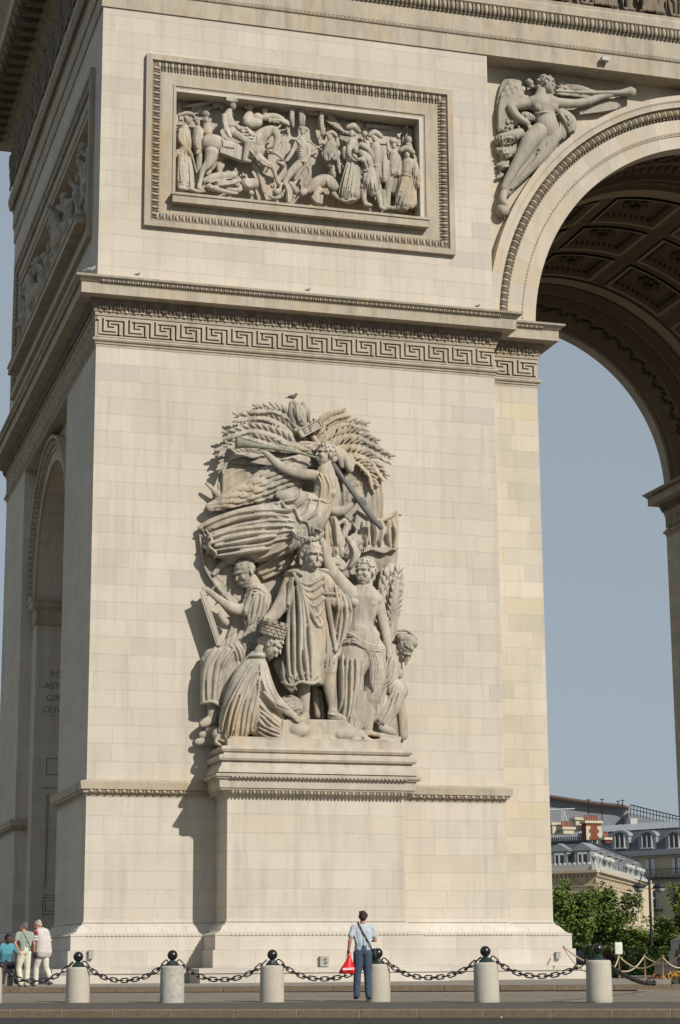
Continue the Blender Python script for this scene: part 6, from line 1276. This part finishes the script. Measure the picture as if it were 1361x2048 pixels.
mb = MB(); mb.tube([Vector(p) for p in ((.12, .05, 1.50), (.04, .13, 1.38), (-.05, .14, 1.2), (-.15, .13, 1.02), (-.22, .05, .92))], .014, 5, .5); extra(mA, mb, 'bag_strap', bpy.data.materials['black_strap'], .010, .92)
mb = MB(); mb.ell((-.30, .05, .85), (.06, .08, .09), 10, 7); extra(mA, mb, 'shoulder_bag', bpy.data.materials['black_bag'], .012, .92)
mb = MB(); mb.lathe([(.135, .985), (.138, 1.0), (.138, 1.02), (.135, 1.03)], (0, .01, 0), 20); 
J3 = dict(head=(.03, -.16, 1.62), neck=(.0, -.06, 1.50), chest=(0, .0, 1.32), waist=(0, .05, 1.10), hip=(0, .05, .97), shL=(.20, -.03, 1.44), shR=(-.20, -.03, 1.44), elL=(.25, .0, 1.17), wrL=(.20, -.10, .98), elR=(-.27, .03, 1.15), wrR=(-.26, -.14, .97),
          hipL=(.09, .03, .92), hipR=(-.09, .03, .92), knL=(.10, -.10, .50), anL=(.10, -.10, .09), toeL=(.10, -.25, .05), knR=(-.10, .08, .50), anR=(-.10, .28, .16), toeR=(-.10, .18, .06), hem=-.10, nod=.35, hyaw=.5)
pB = atD(82, 1969, 50.6); pB.z = .0
mB = person(pB, math.pi-.75+1.4, 'white-haired man in a pale sleeveless jacket over a maroon striped shirt and cream trousers', J3, cloth('maroon_shirt', (.17, .02, .04)), cloth('beige_trousers', (.62, .58, .50)), bpy.data.materials['tan_shoe'], mat('white_hair', (.36, .32, .28), .8), SKR, .85, .95, .013, grp=gp)
mb = MB(); capsule(mb, [(Vector((.15, -.02, 1.45)), .085), (Vector((0, .0, 1.47)), .10), (Vector((-.15, -.02, 1.45)), .085)], 10)
for dx in (-.08, 0, .08): capsule(mb, [(Vector((dx, .01, 1.40)), .145), (Vector((dx, .04, 1.2)), .155), (Vector((dx*1.15, .06, 1.0)), .16), (Vector((dx*1.3, .06, .90)), .165)], 12)
extra(mB, mb, 'jacket', cloth('pale_jacket', (.55, .50, .47)), .014, .95)
for sg, el in (('L', (.25, .0, 1.17)), ('R', (-.27, .03, 1.15))):
    a = Vector(J3['sh'+sg]); b = Vector(el); mb = MB()
    for t in (.45, .72): q = a.lerp(b, t); q2 = a.lerp(b, t+.1); capsule(mb, [(q, .073), (q2, .072)], 10)
    extra(mB, mb, 'sleeve_stripe', mat('white_stripe', (.6, .55, .52), .8), .012, .95)
# seated man in teal at the far left, and a companion behind
JS = dict(head=(.02, -.10, 1.20), neck=(0, -.05, 1.08), chest=(0, -.02, .90), waist=(0, .05, .68), hip=(0, .08, .56), shL=(.2, -.02, 1.02), shR=(-.2, -.02, 1.02), elL=(.32, -.12, .80), wrL=(.18, -.34, .68), elR=(-.30, -.05, .82), wrR=(-.26, -.18, 1.02),
          hipL=(.1, .05, .52), hipR=(-.1, .05, .52), knL=(.20, -.36, .50), anL=(.18, -.34, .1), toeL=(.2, -.5, .05), knR=(-.18, -.36, .5), anR=(-.2, -.30, .1), toeR=(-.22, -.45, .05), hem=.0, nod=.45, hyaw=.2)
pS = atD(10, 1963, 53); pS.z = .02
person(pS, .25, 'dark-haired man in a turquoise shirt sitting hunched at the left edge', JS, cloth('turquoise_shirt', (.08, .27, .34)), cloth('dark_trousers', (.035, .035, .04)), bpy.data.materials['dark_shoe'], mat('black_hair', (.012, .01, .01), .7), SKD, .75, 1., .014)
w = MB(); w.box((pS.x-.7, pS.y+.0, -.004), (pS.x+.55, pS.y+.45, .42)); tag(w.build('stone_block', speckle('seat_stone', (.25, .23, .2)), None), 'low stone block the man in turquoise sits on', 'stone seat')  # one speckled grey-brown stone colour all over
JW = dict(J2); JW.update(hyaw=0, elL=(.27, -.02, 1.15), wrL=(.28, -.10, .93))
for px, D_, py, lab, c, hc, hr, rz, sk in ((1157, 88, 1893, 'person in a lilac grey shirt standing half hidden by the arch base', (.20, .18, .26), (.03, .02, .02), 'short', 2.6, SK), (1217, 84, 1898, 'person with reddish brown hair seen behind the last bollard', (.05, .035, .035), (.10, .03, .02), 'long', 2.9, SK),
                                 (1362, 74, 1885, 'dark-haired person in black at the right edge', (.02, .02, .022), (.012, .01, .01), 'long', .4, SKD), (1343, 92, 1912, 'short person in dark blue near the right edge', (.03, .04, .07), (.012, .01, .01), 'short', .2, SKD)):
    p = atD(px, py, D_); s_ = (Vector((p.x, p.y, 0))-K0).dot(kn); zg = -.13+(s_-12)*(-.17/13) if s_ < 25 else -.30+(s_-25)*(-.30/35)
    sc = (p.z+.0-zg)/1.75; sc = max(.75, min(1.05, sc)); person(Vector((p.x, p.y, zg)), rz, lab, JW, cloth('jacket_cloth', c), bpy.data.materials['dark_trousers'], bpy.data.materials['dark_shoe'], mat('hair_tone', hc, .7), sk, .7, sc, .022, hr, grp='people beyond the rope barrier')
# ------------------------------------------------------------------ trees
M['bark'] = speckle('bark', (.07, .055, .04), .6, 8)
def leafmat(name, c):
    m = mat(name, c, .6, 0, .2); g = NT(m); P = g.n('ShaderNodeTexCoord').outputs['Object']
    cur = g.mix(g.ramp(g.noise(P, .9, 3), .35, .65), tuple(x*.6 for x in c), c); cur = g.mix(g.ramp(g.noise(P, 6, 2), .45, .7), cur, (c[0]*1.7, c[1]*1.35, c[2]*1.1)); g.L(cur, g.b.inputs['Base Color']); return m
LM = [leafmat('leaves_green', (.115, .175, .04)), leafmat('leaves_dark', (.085, .14, .032))]
def tree_mesh(seed, H, R_, n=8500, leaf=.135):
    q = random.Random(seed); t = MB(); l = MB(); cl = []
    t.tube([(0, 0, -.3), (.05, 0, H*.25), (.0, .05, H*.5), (.05, 0, H*.85)], [.22, .17, .12, .04], 8)
    for k in range(15):
        a = q.uniform(0, 6.28); z0 = H*q.uniform(.22, .7); r = R_*q.uniform(.55, 1.0); z1 = min(H*.97, z0+H*q.uniform(.05, .32)); r *= math.sqrt(max(.15, 1-((z1/H-.55)/.5)**2))
        e = Vector((math.cos(a)*r, math.sin(a)*r, z1)); t.tube([(0, 0, z0), e*.5+Vector((0, 0, z0*.5+.15)), e], [.08, .05, .015], 5)
        for j in range(4): f_ = q.uniform(.45, 1.0); cl.append((Vector((0, 0, z0)).lerp(e, f_)+Vector((q.uniform(-.4, .4), q.uniform(-.4, .4), q.uniform(-.3, .4))), q.uniform(.45, .95)))
    for k in range(8): cl.append((Vector((q.uniform(-.6, .6), q.uniform(-.6, .6), H*q.uniform(.7, 1))), q.uniform(.4, .8)))
    for k in range(n):
        c, r = cl[q.randrange(len(cl))]; d = Vector((q.gauss(0, 1), q.gauss(0, 1), q.gauss(0, .8))); d = d.normalized()*r*q.uniform(.5, 1.05); p = c+d
        u = Vector((q.gauss(0, 1), q.gauss(0, 1), q.gauss(0, .6))).normalized(); v = u.cross(Vector((q.gauss(0, 1), q.gauss(0, 1), q.gauss(0, 1)))).normalized(); s_ = leaf*q.uniform(.6, 1.3)
        l.add([p-u*s_, p+v*s_*.55, p+u*s_, p-v*s_*.55], [(0, 1, 2, 3)])
    return t.mesh('trunk'), l.mesh('crown')
TP = [tree_mesh(5, 7.4, 2.9), tree_mesh(11, 6.4, 3.0), tree_mesh(23, 8.2, 3.3)]
for i, (a, b) in enumerate(TP): a.materials.append(M['bark']); b.materials.append(LM[i % 2]); a.polygons.foreach_set('use_smooth', [True]*len(a.polygons))
TL = [(1128, 118, 1766, 0, 'bright leafy tree nearest the arch pier, with a rounded top'), (1205, 122, 1775, 1, 'leafy tree left of the street lamp with a ragged crown'), (1268, 128, 1858, 1, 'lower tree between the carved building and the lamp'), (1326, 120, 1852, 0, 'low tree directly behind the street lamp'), (1384, 112, 1776, 2, 'tall tree cut off by the right edge'),
      (1100, 140, 1850, 1, 'dark tree peeping out behind the arch pier'), (1165, 145, 1840, 2, 'shaded tree in the back row behind the bright leafy tree'), (1235, 150, 1864, 0, 'back row tree below the carved facade'), (1300, 146, 1872, 2, 'back row tree behind the lamp post foot'), (1352, 140, 1850, 1, 'back row tree below the balconies')]
def gz(p):
    s_ = (Vector((p.x, p.y, 0))-K0).dot(kn); return -.6-(s_-60)*.4/60 if s_ < 120 else -1.0-(s_-120)*.6/80
for i, (px, D_, ty, k, lab) in enumerate(TL):
    p = atD(px, ty, D_); z = gz(p); e = empty('tree', (p.x, p.y, z), lab, 'tree', 'trees behind the arch'); H = (7.4, 6.4, 8.2)[k]; sc = (p.z-z)/H
    for nm, me in (('trunk', TP[k][0]), ('crown', TP[k][1])): o = bpy.data.objects.new(nm, me); COL.objects.link(o); o.parent = e
    sw = max(.8, sc); e.scale = (sw, sw, sc); e.rotation_euler = (0, 0, i*1.1)
w = MB(); q = random.Random(4)
for k in range(9000):
    px = q.uniform(1090, 1400); p = atD(px, q.uniform(1895, 1958), q.uniform(100, 128)); u_ = Vector((q.gauss(0, 1), q.gauss(0, 1), q.gauss(0, 1))).normalized()*.15; v_ = u_.cross(Vector((q.gauss(0, 1), q.gauss(0, 1), q.gauss(0, 1)))).normalized()*.09; w.add([p-u_, p+v_, p+u_, p-v_], [(0, 1, 2, 3)])
tag(w.build('hedge', LM[1], None, fix=False), kind='stuff')
# ------------------------------------------------------------------ street lamp
p = atD(1305, 1900, 118); z = gz(p); e = empty('street_lamp', (p.x, p.y, z), 'tall dark street lamp with two hanging lanterns above the trees', 'street lamp'); M['lampi'] = mat('lamp_iron', (.03, .03, .032), .5); tz = atD(1305, 1768, 118).z
w = MB(); w.lathe([(.18, 0), (.18, .5), (.11, .7), (.09, 3), (.07, tz-z), (.02, tz-z+.35)], (p.x, p.y, z), 10); w.build('post', M['lampi'], e, smooth=True)
for sg in (-1, 1):
    w = MB(); w.tube([(p.x, p.y, tz-.1), (p.x+sg*.12, p.y, tz+.45), (p.x+sg*.45, p.y, tz+.55), (p.x+sg*.66, p.y, tz+.1)], .035, 6); w.tube([(p.x, p.y, tz-.3), (p.x+sg*.4, p.y, tz-.2), (p.x+sg*.6, p.y, tz)], .02, 5); w.build('arm', M['lampi'], e)
    w = MB(); w.lathe([(.05, .12), (.10, .08), (.30, 0), (.42, -.12), (.42, -.18), (.3, -.18)], (p.x+sg*.68, p.y, tz), 14); h_ = w.build('lantern', M['lampi'], e, smooth=True); w = MB(); w.lathe([(.32, -.17), (.30, -.32), (.18, -.46), (.02, -.5)], (p.x+sg*.68, p.y, tz), 12); w.build('glass_bowl', mat('lamp_glass', (.35, .36, .35), .25, 0, .5), h_, smooth=True)
# ------------------------------------------------------------------ buildings
M['fac'] = stone('carved_building_stone', (.48, .41, .30), joints=False, dirt=.4); M['facb'] = stone('cream_render', (.50, .45, .34), joints=False, dirt=.25)
M['slate'] = speckle('slate', (.14, .145, .16), .75, 3, .6); M['zinc'] = speckle('zinc_roof', (.30, .32, .34), .8, 1.5, .5); M['par'] = speckle('pale_parapet', (.46, .47, .44), .8, 3); M['win'] = mat('window_glass', (.03, .035, .04), .15, 0, .6); M['brick'] = speckle('red_brick', (.20, .065, .04), .7, 5); M['cur'] = mat('white_curtain', (.6, .6, .6), .8); M['rail'] = mat('railing_iron', (.03, .03, .03), .5); M['pot'] = mat('terracotta', (.26, .10, .06), .8)
class Fac:
    """a facade line between two plan points; u metres along it, outward normal towards us"""
    def __init__(s, a, b): s.a = Vector((a[0], a[1], 0)); d = Vector((b[0], b[1], 0))-s.a; s.L = d.length; s.d = d/s.L; s.n = Vector((s.d.y, -s.d.x, 0))
    def P(s, u, z, o=0): q = s.a+s.d*u+s.n*o; return Vector((q.x, q.y, z))
    def box(s, mb, u0, u1, z0, z1, o0, o1): c = s.P((u0+u1)/2, (z0+z1)/2, (o0+o1)/2); mb.obox(c, s.d*(abs(u1-u0)/2), s.n*((o1-o0)/2), (0, 0, (z1-z0)/2))
    def at(s, px): # u where pixel column px meets the facade plane
        r_ = ray(px, 1900); d = Vector((r_.x, r_.y)); A = Vector((C0.x, C0.y)); n = Vector((s.n.x, s.n.y)); t = (Vector((s.a.x, s.a.y))-A).dot(n)/d.dot(n); q = A+d*t; return (q-Vector((s.a.x, s.a.y))).dot(Vector((s.d.x, s.d.y))), t
    def z(s, px, py): u, t = s.at(px); return (C0+ray(px, py)*t).z
def window(F, e, u, w_, z0, z1, deep=.12, curt=False, frame=None, name='window', bars=True, ped=0):
    mb = MB(); fr = frame or M['fac']
    F.box(mb, u-w_/2-.14, u-w_/2, z0-.1, z1+.12, -.05, .12); F.box(mb, u+w_/2, u+w_/2+.14, z0-.1, z1+.12, -.05, .12); F.box(mb, u-w_/2-.2, u+w_/2+.2, z1+.12, z1+.28, -.05, .2); F.box(mb, u-w_/2-.2, u+w_/2+.2, z0-.22, z0-.1, -.05, .2)
    o = mb.build(name, fr, e); mb = MB(); F.box(mb, u-w_/2, u+w_/2, z0-.1, z1+.12, -.03, .012); mb.build('pane', M['win'], o)
    mb = MB(); F.box(mb, u-.03, u+.03, z0-.1, z1+.12, .013, .04); F.box(mb, u-w_/2, u-w_/2+.05, z0, z1, .013, .04); F.box(mb, u+w_/2-.05, u+w_/2, z0, z1, .013, .04)
    if curt: F.box(mb, u-w_/2+.06, u-w_*.12, z0, z1, .014, .03); F.box(mb, u+w_*.12, u+w_/2-.06, z0, z1, .014, .03)
    mb.build('frame', M['cur'], o); return o
# --- A: ornate corner building
c0 = atD(1192, 1740, 185); l0 = atD(975, 1740, 192); r0 = atD(1306, 1775, 226)
FA = Fac((l0.x, l0.y), (c0.x, c0.y)); FB_ = Fac((c0.x, c0.y), (r0.x, r0.y)); zt = c0.z; nA, nB = FA.n, FB_.n
e = empty('corner_building', (c0.x, c0.y, -2), 'ornate pale stone corner building with slate mansard roof, urns and scalloped parapet', 'building')
mb = MB(); pl_ = [FA.P(0, -3), FA.P(FA.L, -3), FB_.P(FB_.L, -3), FB_.P(FB_.L, -3)-nB*12, FA.P(0, -3)-nA*34]; mb.prism(pl_, (0, 0, zt+3-.02)); mb.build('wall', M['fac'], e)
for F in (FA, FB_):
    mb = MB(); F.box(mb, -.0, F.L+.45, zt-.25, zt, 0, .55); F.box(mb, 0, F.L+.3, zt-.4, zt-.25, 0, .3); F.box(mb, 0, F.L+.15, zt-1.5, zt-1.38, 0, .15); n = int(F.L/.45)
    for k in range(n): F.box(mb, k*.45, k*.45+.2, zt-.6, zt-.4, 0, .28)
    mb.build('cornice', M['fac'], e); mb = MB()
    for k in range(int(F.L/1.9)):
        for j in range(9): a = math.pi*j/8; q_ = F.P(k*1.9+.95-.6*math.cos(a), zt-.85-.38*math.sin(a), .06); mb.ell(q_, (.09, .09, .08), 5, 4)
        mb.ell(F.P(k*1.9, zt-.95, .06), (.12, .12, .25), 5, 4)
    mb.build('garland_frieze', M['fac'], e); mb = MB(); F.box(mb, -.0, F.L+.0, zt, zt+.55, -.35, -.05)
    if F is FA:
        for k in range(int(F.L/.52)): q_ = F.P(k*.52+.2, zt+.55, -.2); mb.ell(q_, (.25, .14, .22), 10, 6, Matrix.Rotation(math.atan2(F.d.y, F.d.x), 3, 'Z'))
    mb.build('parapet', M['par'], e)
mh = 2.75; ra = MB(); ins = .95
def offp(F, u, z, o): return F.P(u, z, o)
A0, A1, B1 = FA.P(0, zt+.1, -.4), FA.P(FA.L-.5, zt+.1, -.4), FB_.P(FB_.L-.4, zt+.1, -.4); T0, T1, T2 = FA.P(0, zt+mh, -.4-ins), FA.P(FA.L-.5-ins, zt+mh, -.4-ins), FB_.P(FB_.L-.4, zt+mh, -.4-ins); 
S0, S2 = T0-nA*8+Vector((0, 0, 1.3)), T2-nB*6+Vector((0, 0, 1.0))
ra.add([A0, A1, T1, T0, B1, T2, S0, S2, B1-nB*6, S0+(S2-S0)*.02-nB*5], [(0, 1, 2, 3), (1, 4, 5, 2), (3, 2, 6), (2, 5, 7), (2, 7, 6), (4, 8, 7, 5)])
roof = ra.build('roof', M['slate'], e, fix=False); mb = MB(); FA.box(mb, 0, FA.L-.5-ins, zt+mh-.1, zt+mh+.12, -.5-ins, -.28-ins); mb.tube([T1, T2], .12, 6)
for k in range(46): q_ = T0.lerp(T1, k/46)+Vector((0, 0, .3)); mb.obox(q_, FA.d*.05, FA.n*.03, (0, 0, .2))
mb.build('ridge_cresting', M['rail'], roof)
for px in (1029, 1075, 1121, 1168):
    u, t = FA.at(px); d_ = MB(); z0, z1 = zt+.55, zt+1.75; FA.box(d_, u-.85, u+.85, z0-.3, z1+.1, -2, -.35); FA.box(d_, u-1.0, u+1.0, z1+.1, z1+.25, -2, -.25)
    d_.prism([FA.P(u-1.05, z1+.25, -.25), FA.P(u+1.05, z1+.25, -.25), FA.P(u, z1+.85, -.25)], FA.n*-1.8); dm = d_.build('dormer', M['zinc'], e); mb = MB(); FA.box(mb, u-.5, u+.5, z0-.2, z1-.05, -.36, -.335); mb.build('pane', M['win'], dm); mb = MB(); FA.box(mb, u-.08, u+.08, z0-.2, z1-.2, -.334, -.31); FA.box(mb, u-.5, u-.4, z0-.2, z1-.2, -.334, -.31); FA.box(mb, u-.5, u+.5, z1-.25, z1-.05, -.334, -.31); mb.build('frame', M['cur'], dm)
for px in (1222, 1239, 1252, 1262, 1285):
    u, t = FB_.at(px); d_ = MB(); FB_.box(d_, u-.8, u+.8, zt+.3, zt+1.9, -2, -.4); FB_.box(d_, u-.95, u+.95, zt+1.9, zt+2.1, -2, -.3); dm = d_.build('dormer', M['zinc'], e); mb = MB(); FB_.box(mb, u-.45, u+.45, zt+.4, zt+1.7, -.41, -.385); mb.build('pane', M['win'], dm)
ur = MB(); ur.lathe([(.22, 0), (.22, .08), (.08, .14), (.08, .3), (.2, .42), (.42, .62), (.45, .72), (.38, .76), (.4, .86), (.1, .9), (.06, 1.0)], (0, 0, 0), 12); um = ur.build('urn', M['par'], None, smooth=True)
firs = True
for px in (1201, 1211, 1224, 1233, 1266, 1274, 1287, 1294):
    u, t = FB_.at(px); o = um if firs else um.copy()
    if not firs: COL.objects.link(o)
    firs = False; q_ = FB_.P(u, zt+.55, -.2); o.parent = e; o.matrix_parent_inverse = Matrix.Translation((-c0.x, -c0.y, 2)); o.location = q_; o.scale = (1, 1, 1.1)
for px in (1119, 1166): u, t = FA.at(px); window(FA, e, u, 1.5, zt-4.6, zt-2.2)
for px in (1215, 1232, 1245, 1255.5, 1273, 1281, 1294): u, t = FB_.at(px); window(FB_, e, u, 1.3, zt-5.0, zt-2.2, curt=True)
mb = MB()
for px in (1194, 1207, 1224, 1239, 1264, 1287, 1300): u, t = FB_.at(px); FB_.box(mb, u-.28, u+.28, -2, zt-1.5, 0, .22)
for k in range(int(FB_.L/1.2)):
    for j in range(7): a = math.pi*j/6; mb.ell(FB_.P(k*1.2+.6-.45*math.cos(a), zt-6.6+.55*math.sin(a), .1), (.07, .07, .07), 4, 3)
FB_.box(mb, 0, FB_.L, zt-6.75, zt-6.6, 0, .25); FB_.box(mb, 0, FB_.L, zt-5.8, zt-5.6, 0, .25); mb.build('pilasters', M['fac'], e)
# --- B: cream building with balconies
b0 = atD(1150, 1705, 256); b1 = atD(1450, 1712, 240); FC = Fac((b0.x, b0.y), (b1.x, b1.y)); zb = FC.z(1300, 1706)
e = empty('balcony_building', (b0.x, b0.y, -2), 'cream rendered apartment building with iron balconies and arched roof dormers', 'building')
mb = MB(); mb.prism([FC.P(0, -3), FC.P(FC.L, -3), FC.P(FC.L, -3, -14), FC.P(0, -3, -14)], (0, 0, zb+3)); mb.build('wall', M['facb'], e)
mb = MB(); FC.box(mb, 0, FC.L, zb-.25, zb+.05, 0, .5); FC.box(mb, 0, FC.L, zb+.05, zb+.45, -.3, .35); mb.build('cornice', M['zinc'], e)
z1 = FC.z(1300, 1655); z2 = FC.z(1300, 1646)
mb = MB(); mb.add([FC.P(0, zb+.4, .1), FC.P(FC.L, zb+.4, .1), FC.P(FC.L, z1, -.9), FC.P(0, z1, -.9), FC.P(FC.L, zb+.4, -14), FC.P(FC.L, z1, -13), FC.P(0, z1, -13), FC.P(0, zb+.4, -14)], [(0, 1, 2, 3), (1, 4, 5, 2), (0, 3, 6, 7), (3, 2, 5, 6)]); rf = mb.build('roof', M['slate'], e, fix=False)
mb = MB(); mb.add([FC.P(0, z1+.01, -.8), FC.P(FC.L, z1+.01, -.8), FC.P(FC.L, z2+.5, -4), FC.P(0, z2+.5, -4), FC.P(FC.L, z1, -10), FC.P(0, z1, -10)], [(0, 1, 2, 3), (3, 2, 4, 5)])
for k in range(int(FC.L/.9)): mb.obox(FC.P(k*.9, (z1+z2+.5)/2+.04, -2.4), FC.d*.03, Vector((FC.n.x*1.6, FC.n.y*1.6, -(z2+.5-z1)/2)), (0, 0, .05))
mb.build('zinc_top', M['zinc'], rf, fix=False)
for px in (1195, 1250, 1305, 1360):
    u, t = FC.at(px); za = FC.z(px, 1694); zc = FC.z(px, 1670); d_ = MB(); FC.box(d_, u-1.35, u+1.35, za-.2, zc, -2.2, .12)
    d_.prism([FC.P(u-1.5*math.cos(math.pi*j/8), zc+.75*math.sin(math.pi*j/8), .22) for j in range(9)][::-1], FC.n*-2.4); dm = d_.build('dormer', M['zinc'], e)
    mb = MB(); FC.box(mb, u-.85, u+.85, za, zc, .1, .135); mb.prism([FC.P(u-.85*math.cos(math.pi*j/8), zc+.5*math.sin(math.pi*j/8), .245) for j in range(9)][::-1], FC.n*-.04); mb.build('pane', M['win'], dm)
    mb = MB()
    for a in (-.78, -.06, .66): FC.box(mb, u+a, u+a+.14, za, zc+.1, .14, .26)
    FC.box(mb, u-.95, u+.95, za-.1, za+.05, .1, .3); mb.build('frame', M['cur'], dm)
for fl, (ya, yb) in enumerate(((1716, 1751), (1776, 1815), (1838, 1875))):
    for px in (1308, 1361, 1414): u, t = FC.at(px); window(FC, e, u, 1.5, FC.z(1308, yb), FC.z(1308, ya), frame=M['facb'], curt=fl == 0)
    zf = FC.z(1308, yb+4); mb = MB(); ua = FC.at(1290 if fl == 0 else 1296)[0]; ub = FC.L if fl == 0 else FC.at(1330)[0]; FC.box(mb, ua, ub, zf-.2, zf, 0, .9)
    for k in range(int((ub-ua)/.3)): FC.box(mb, ua+k*.3, ua+k*.3+.04, zf, zf+.95, .82, .86)
    FC.box(mb, ua, ub, zf+.95, zf+1.02, .8, .88); FC.box(mb, ua, ub, zf+.45, zf+.48, .82, .86); mb.build('balcony', M['rail'], e)
mb = MB(); u = FC.at(1283)[0]; FC.box(mb, u-.15, u+.15, -2, zb-.3, 0, .08); mb.build('drainpipe', M['facb'], e)
# --- chimneys
def chim(px0, px1, y0, y1, D_, e, m, pots, quoin=False):
    a = atD(px0, y0, D_); b = atD(px1, y1, D_); o_ = MB(); o_.box((min(a.x, b.x), a.y, min(a.z, b.z)), (max(a.x, b.x), a.y+1.2, max(a.z, b.z))); o = o_.build('chimney', m, e); zt_ = max(a.z, b.z)
    q_ = MB(); q_.box((min(a.x, b.x)-.15, a.y-.15, zt_), (max(a.x, b.x)+.15, a.y+1.35, zt_+.25))
    if quoin:
        for k in range(int((zt_-min(a.z, b.z))/.35)): ww = .45 if k % 2 else .28; z_ = min(a.z, b.z)+k*.35; q_.box((a.x-.02, a.y-.03, z_), (a.x+ww, a.y-.002, z_+.35)); q_.box((b.x-ww, a.y-.03, z_), (b.x+.02, a.y-.002, z_+.35))
    q_.build('cap', M['facb'], o); p_ = MB()
    for k in range(pots): p_.lathe([(.13, .25), (.11, .8), (.14, .85)], (a.x+(b.x-a.x)*(k+.5)/pots, a.y+.6, zt_), 8)
    if pots: p_.build('pots', M['pot'], o)
bA = bpy.data.objects['corner_building']; bB = e
chim(1174, 1210, 1680, 1646, 203, bA, M['brick'], 6, True); chim(1106, 1128, 1668, 1650, 200, bA, M['facb'], 0); chim(1128, 1152, 1668, 1659, 199, bA, M['facb'], 4); chim(1153, 1168, 1662, 1640, 205, bA, M['facb'], 0); chim(1212, 1224, 1686, 1680, 200, bA, M['brick'], 2)
# --- C: long modern grey roofs in the distance
e = empty('distant_block', atD(1180, 1650, 290), 'distant block with a long curved grey metal roof and rooftop railings', 'building')
mb = MB(); D_ = 290; P_ = [(940, 1612), (1085, 1600), (1100, 1594), (1112, 1596), (1150, 1602), (1200, 1609), (1245, 1613), (1258, 1618), (1263, 1630), (1264, 1700), (940, 1700)]; mb.prism([atD(x, y, D_) for x, y in P_], Vector((AF.x, AF.y, 0))*25); mb.build('roof', M['zinc'], e)
mb = MB(); Q_ = [atD(x, y, D_-.6) for x, y in P_[:8]]; mb.tube(Q_, .35, 6); mb.build('roof_edge', mat('brown_edge', (.09, .06, .05)), e)
mb = MB()
for x in (1124, 1128): mb.tube([atD(x, 1648, 280), atD(x, 1622, 280)], .08, 4)
mb.tube([atD(1097, 1620, 280), atD(1150, 1618, 280)], .08, 4); mb.tube([atD(1128, 1622, 280), atD(1136, 1648, 280)], .1, 4); mb.build('roof_rails', M['cur'], e)
for x, y0, y1 in ((1178, 1630, 1599), (1205, 1645, 1598), (1237, 1612, 1602), (1246, 1612, 1600)): mb = MB(); mb.tube([atD(x, y0, 270), atD(x, y1, 270)], .07, 4); mb.tube([atD(x-4, y1+1, 270), atD(x+4, y1+1, 270)], .06, 4); mb.build('aerial', M['rail'], e)
e2 = empty('rooftop_terrace', atD(1320, 1640, 280), 'distant flat roof with railings and cabins right of the long grey roof', 'building')
mb = MB(); mb.prism([atD(x, y, 285) for x, y in ((1258, 1626), (1280, 1630), (1310, 1638), (1345, 1644), (1400, 1646), (1400, 1700), (1258, 1700))], Vector((AF.x, AF.y, 0))*20); mb.build('roof', M['zinc'], e2); mb = MB(); mb.prism([atD(x, y, 270) for x, y in ((1262, 1637), (1276, 1637), (1276, 1650), (1262, 1650))], Vector((AF.x, AF.y, 0))*4); mb.build('cabin', M['cur'], e2)
mb = MB(); mb.tube([atD(1262, 1610, 283), atD(1310, 1622, 283), atD(1361, 1634, 283)], .08, 4); mb.tube([atD(1262, 1618, 283), atD(1310, 1630, 283), atD(1361, 1640, 283)], .06, 4)
for k in range(16): x = 1262+k*6.5; mb.tube([atD(x, 1611+k*1.55, 283), atD(x, 1632+k*1.2, 283)], .06, 4)
mb.build('railing', M['rail'], e2)
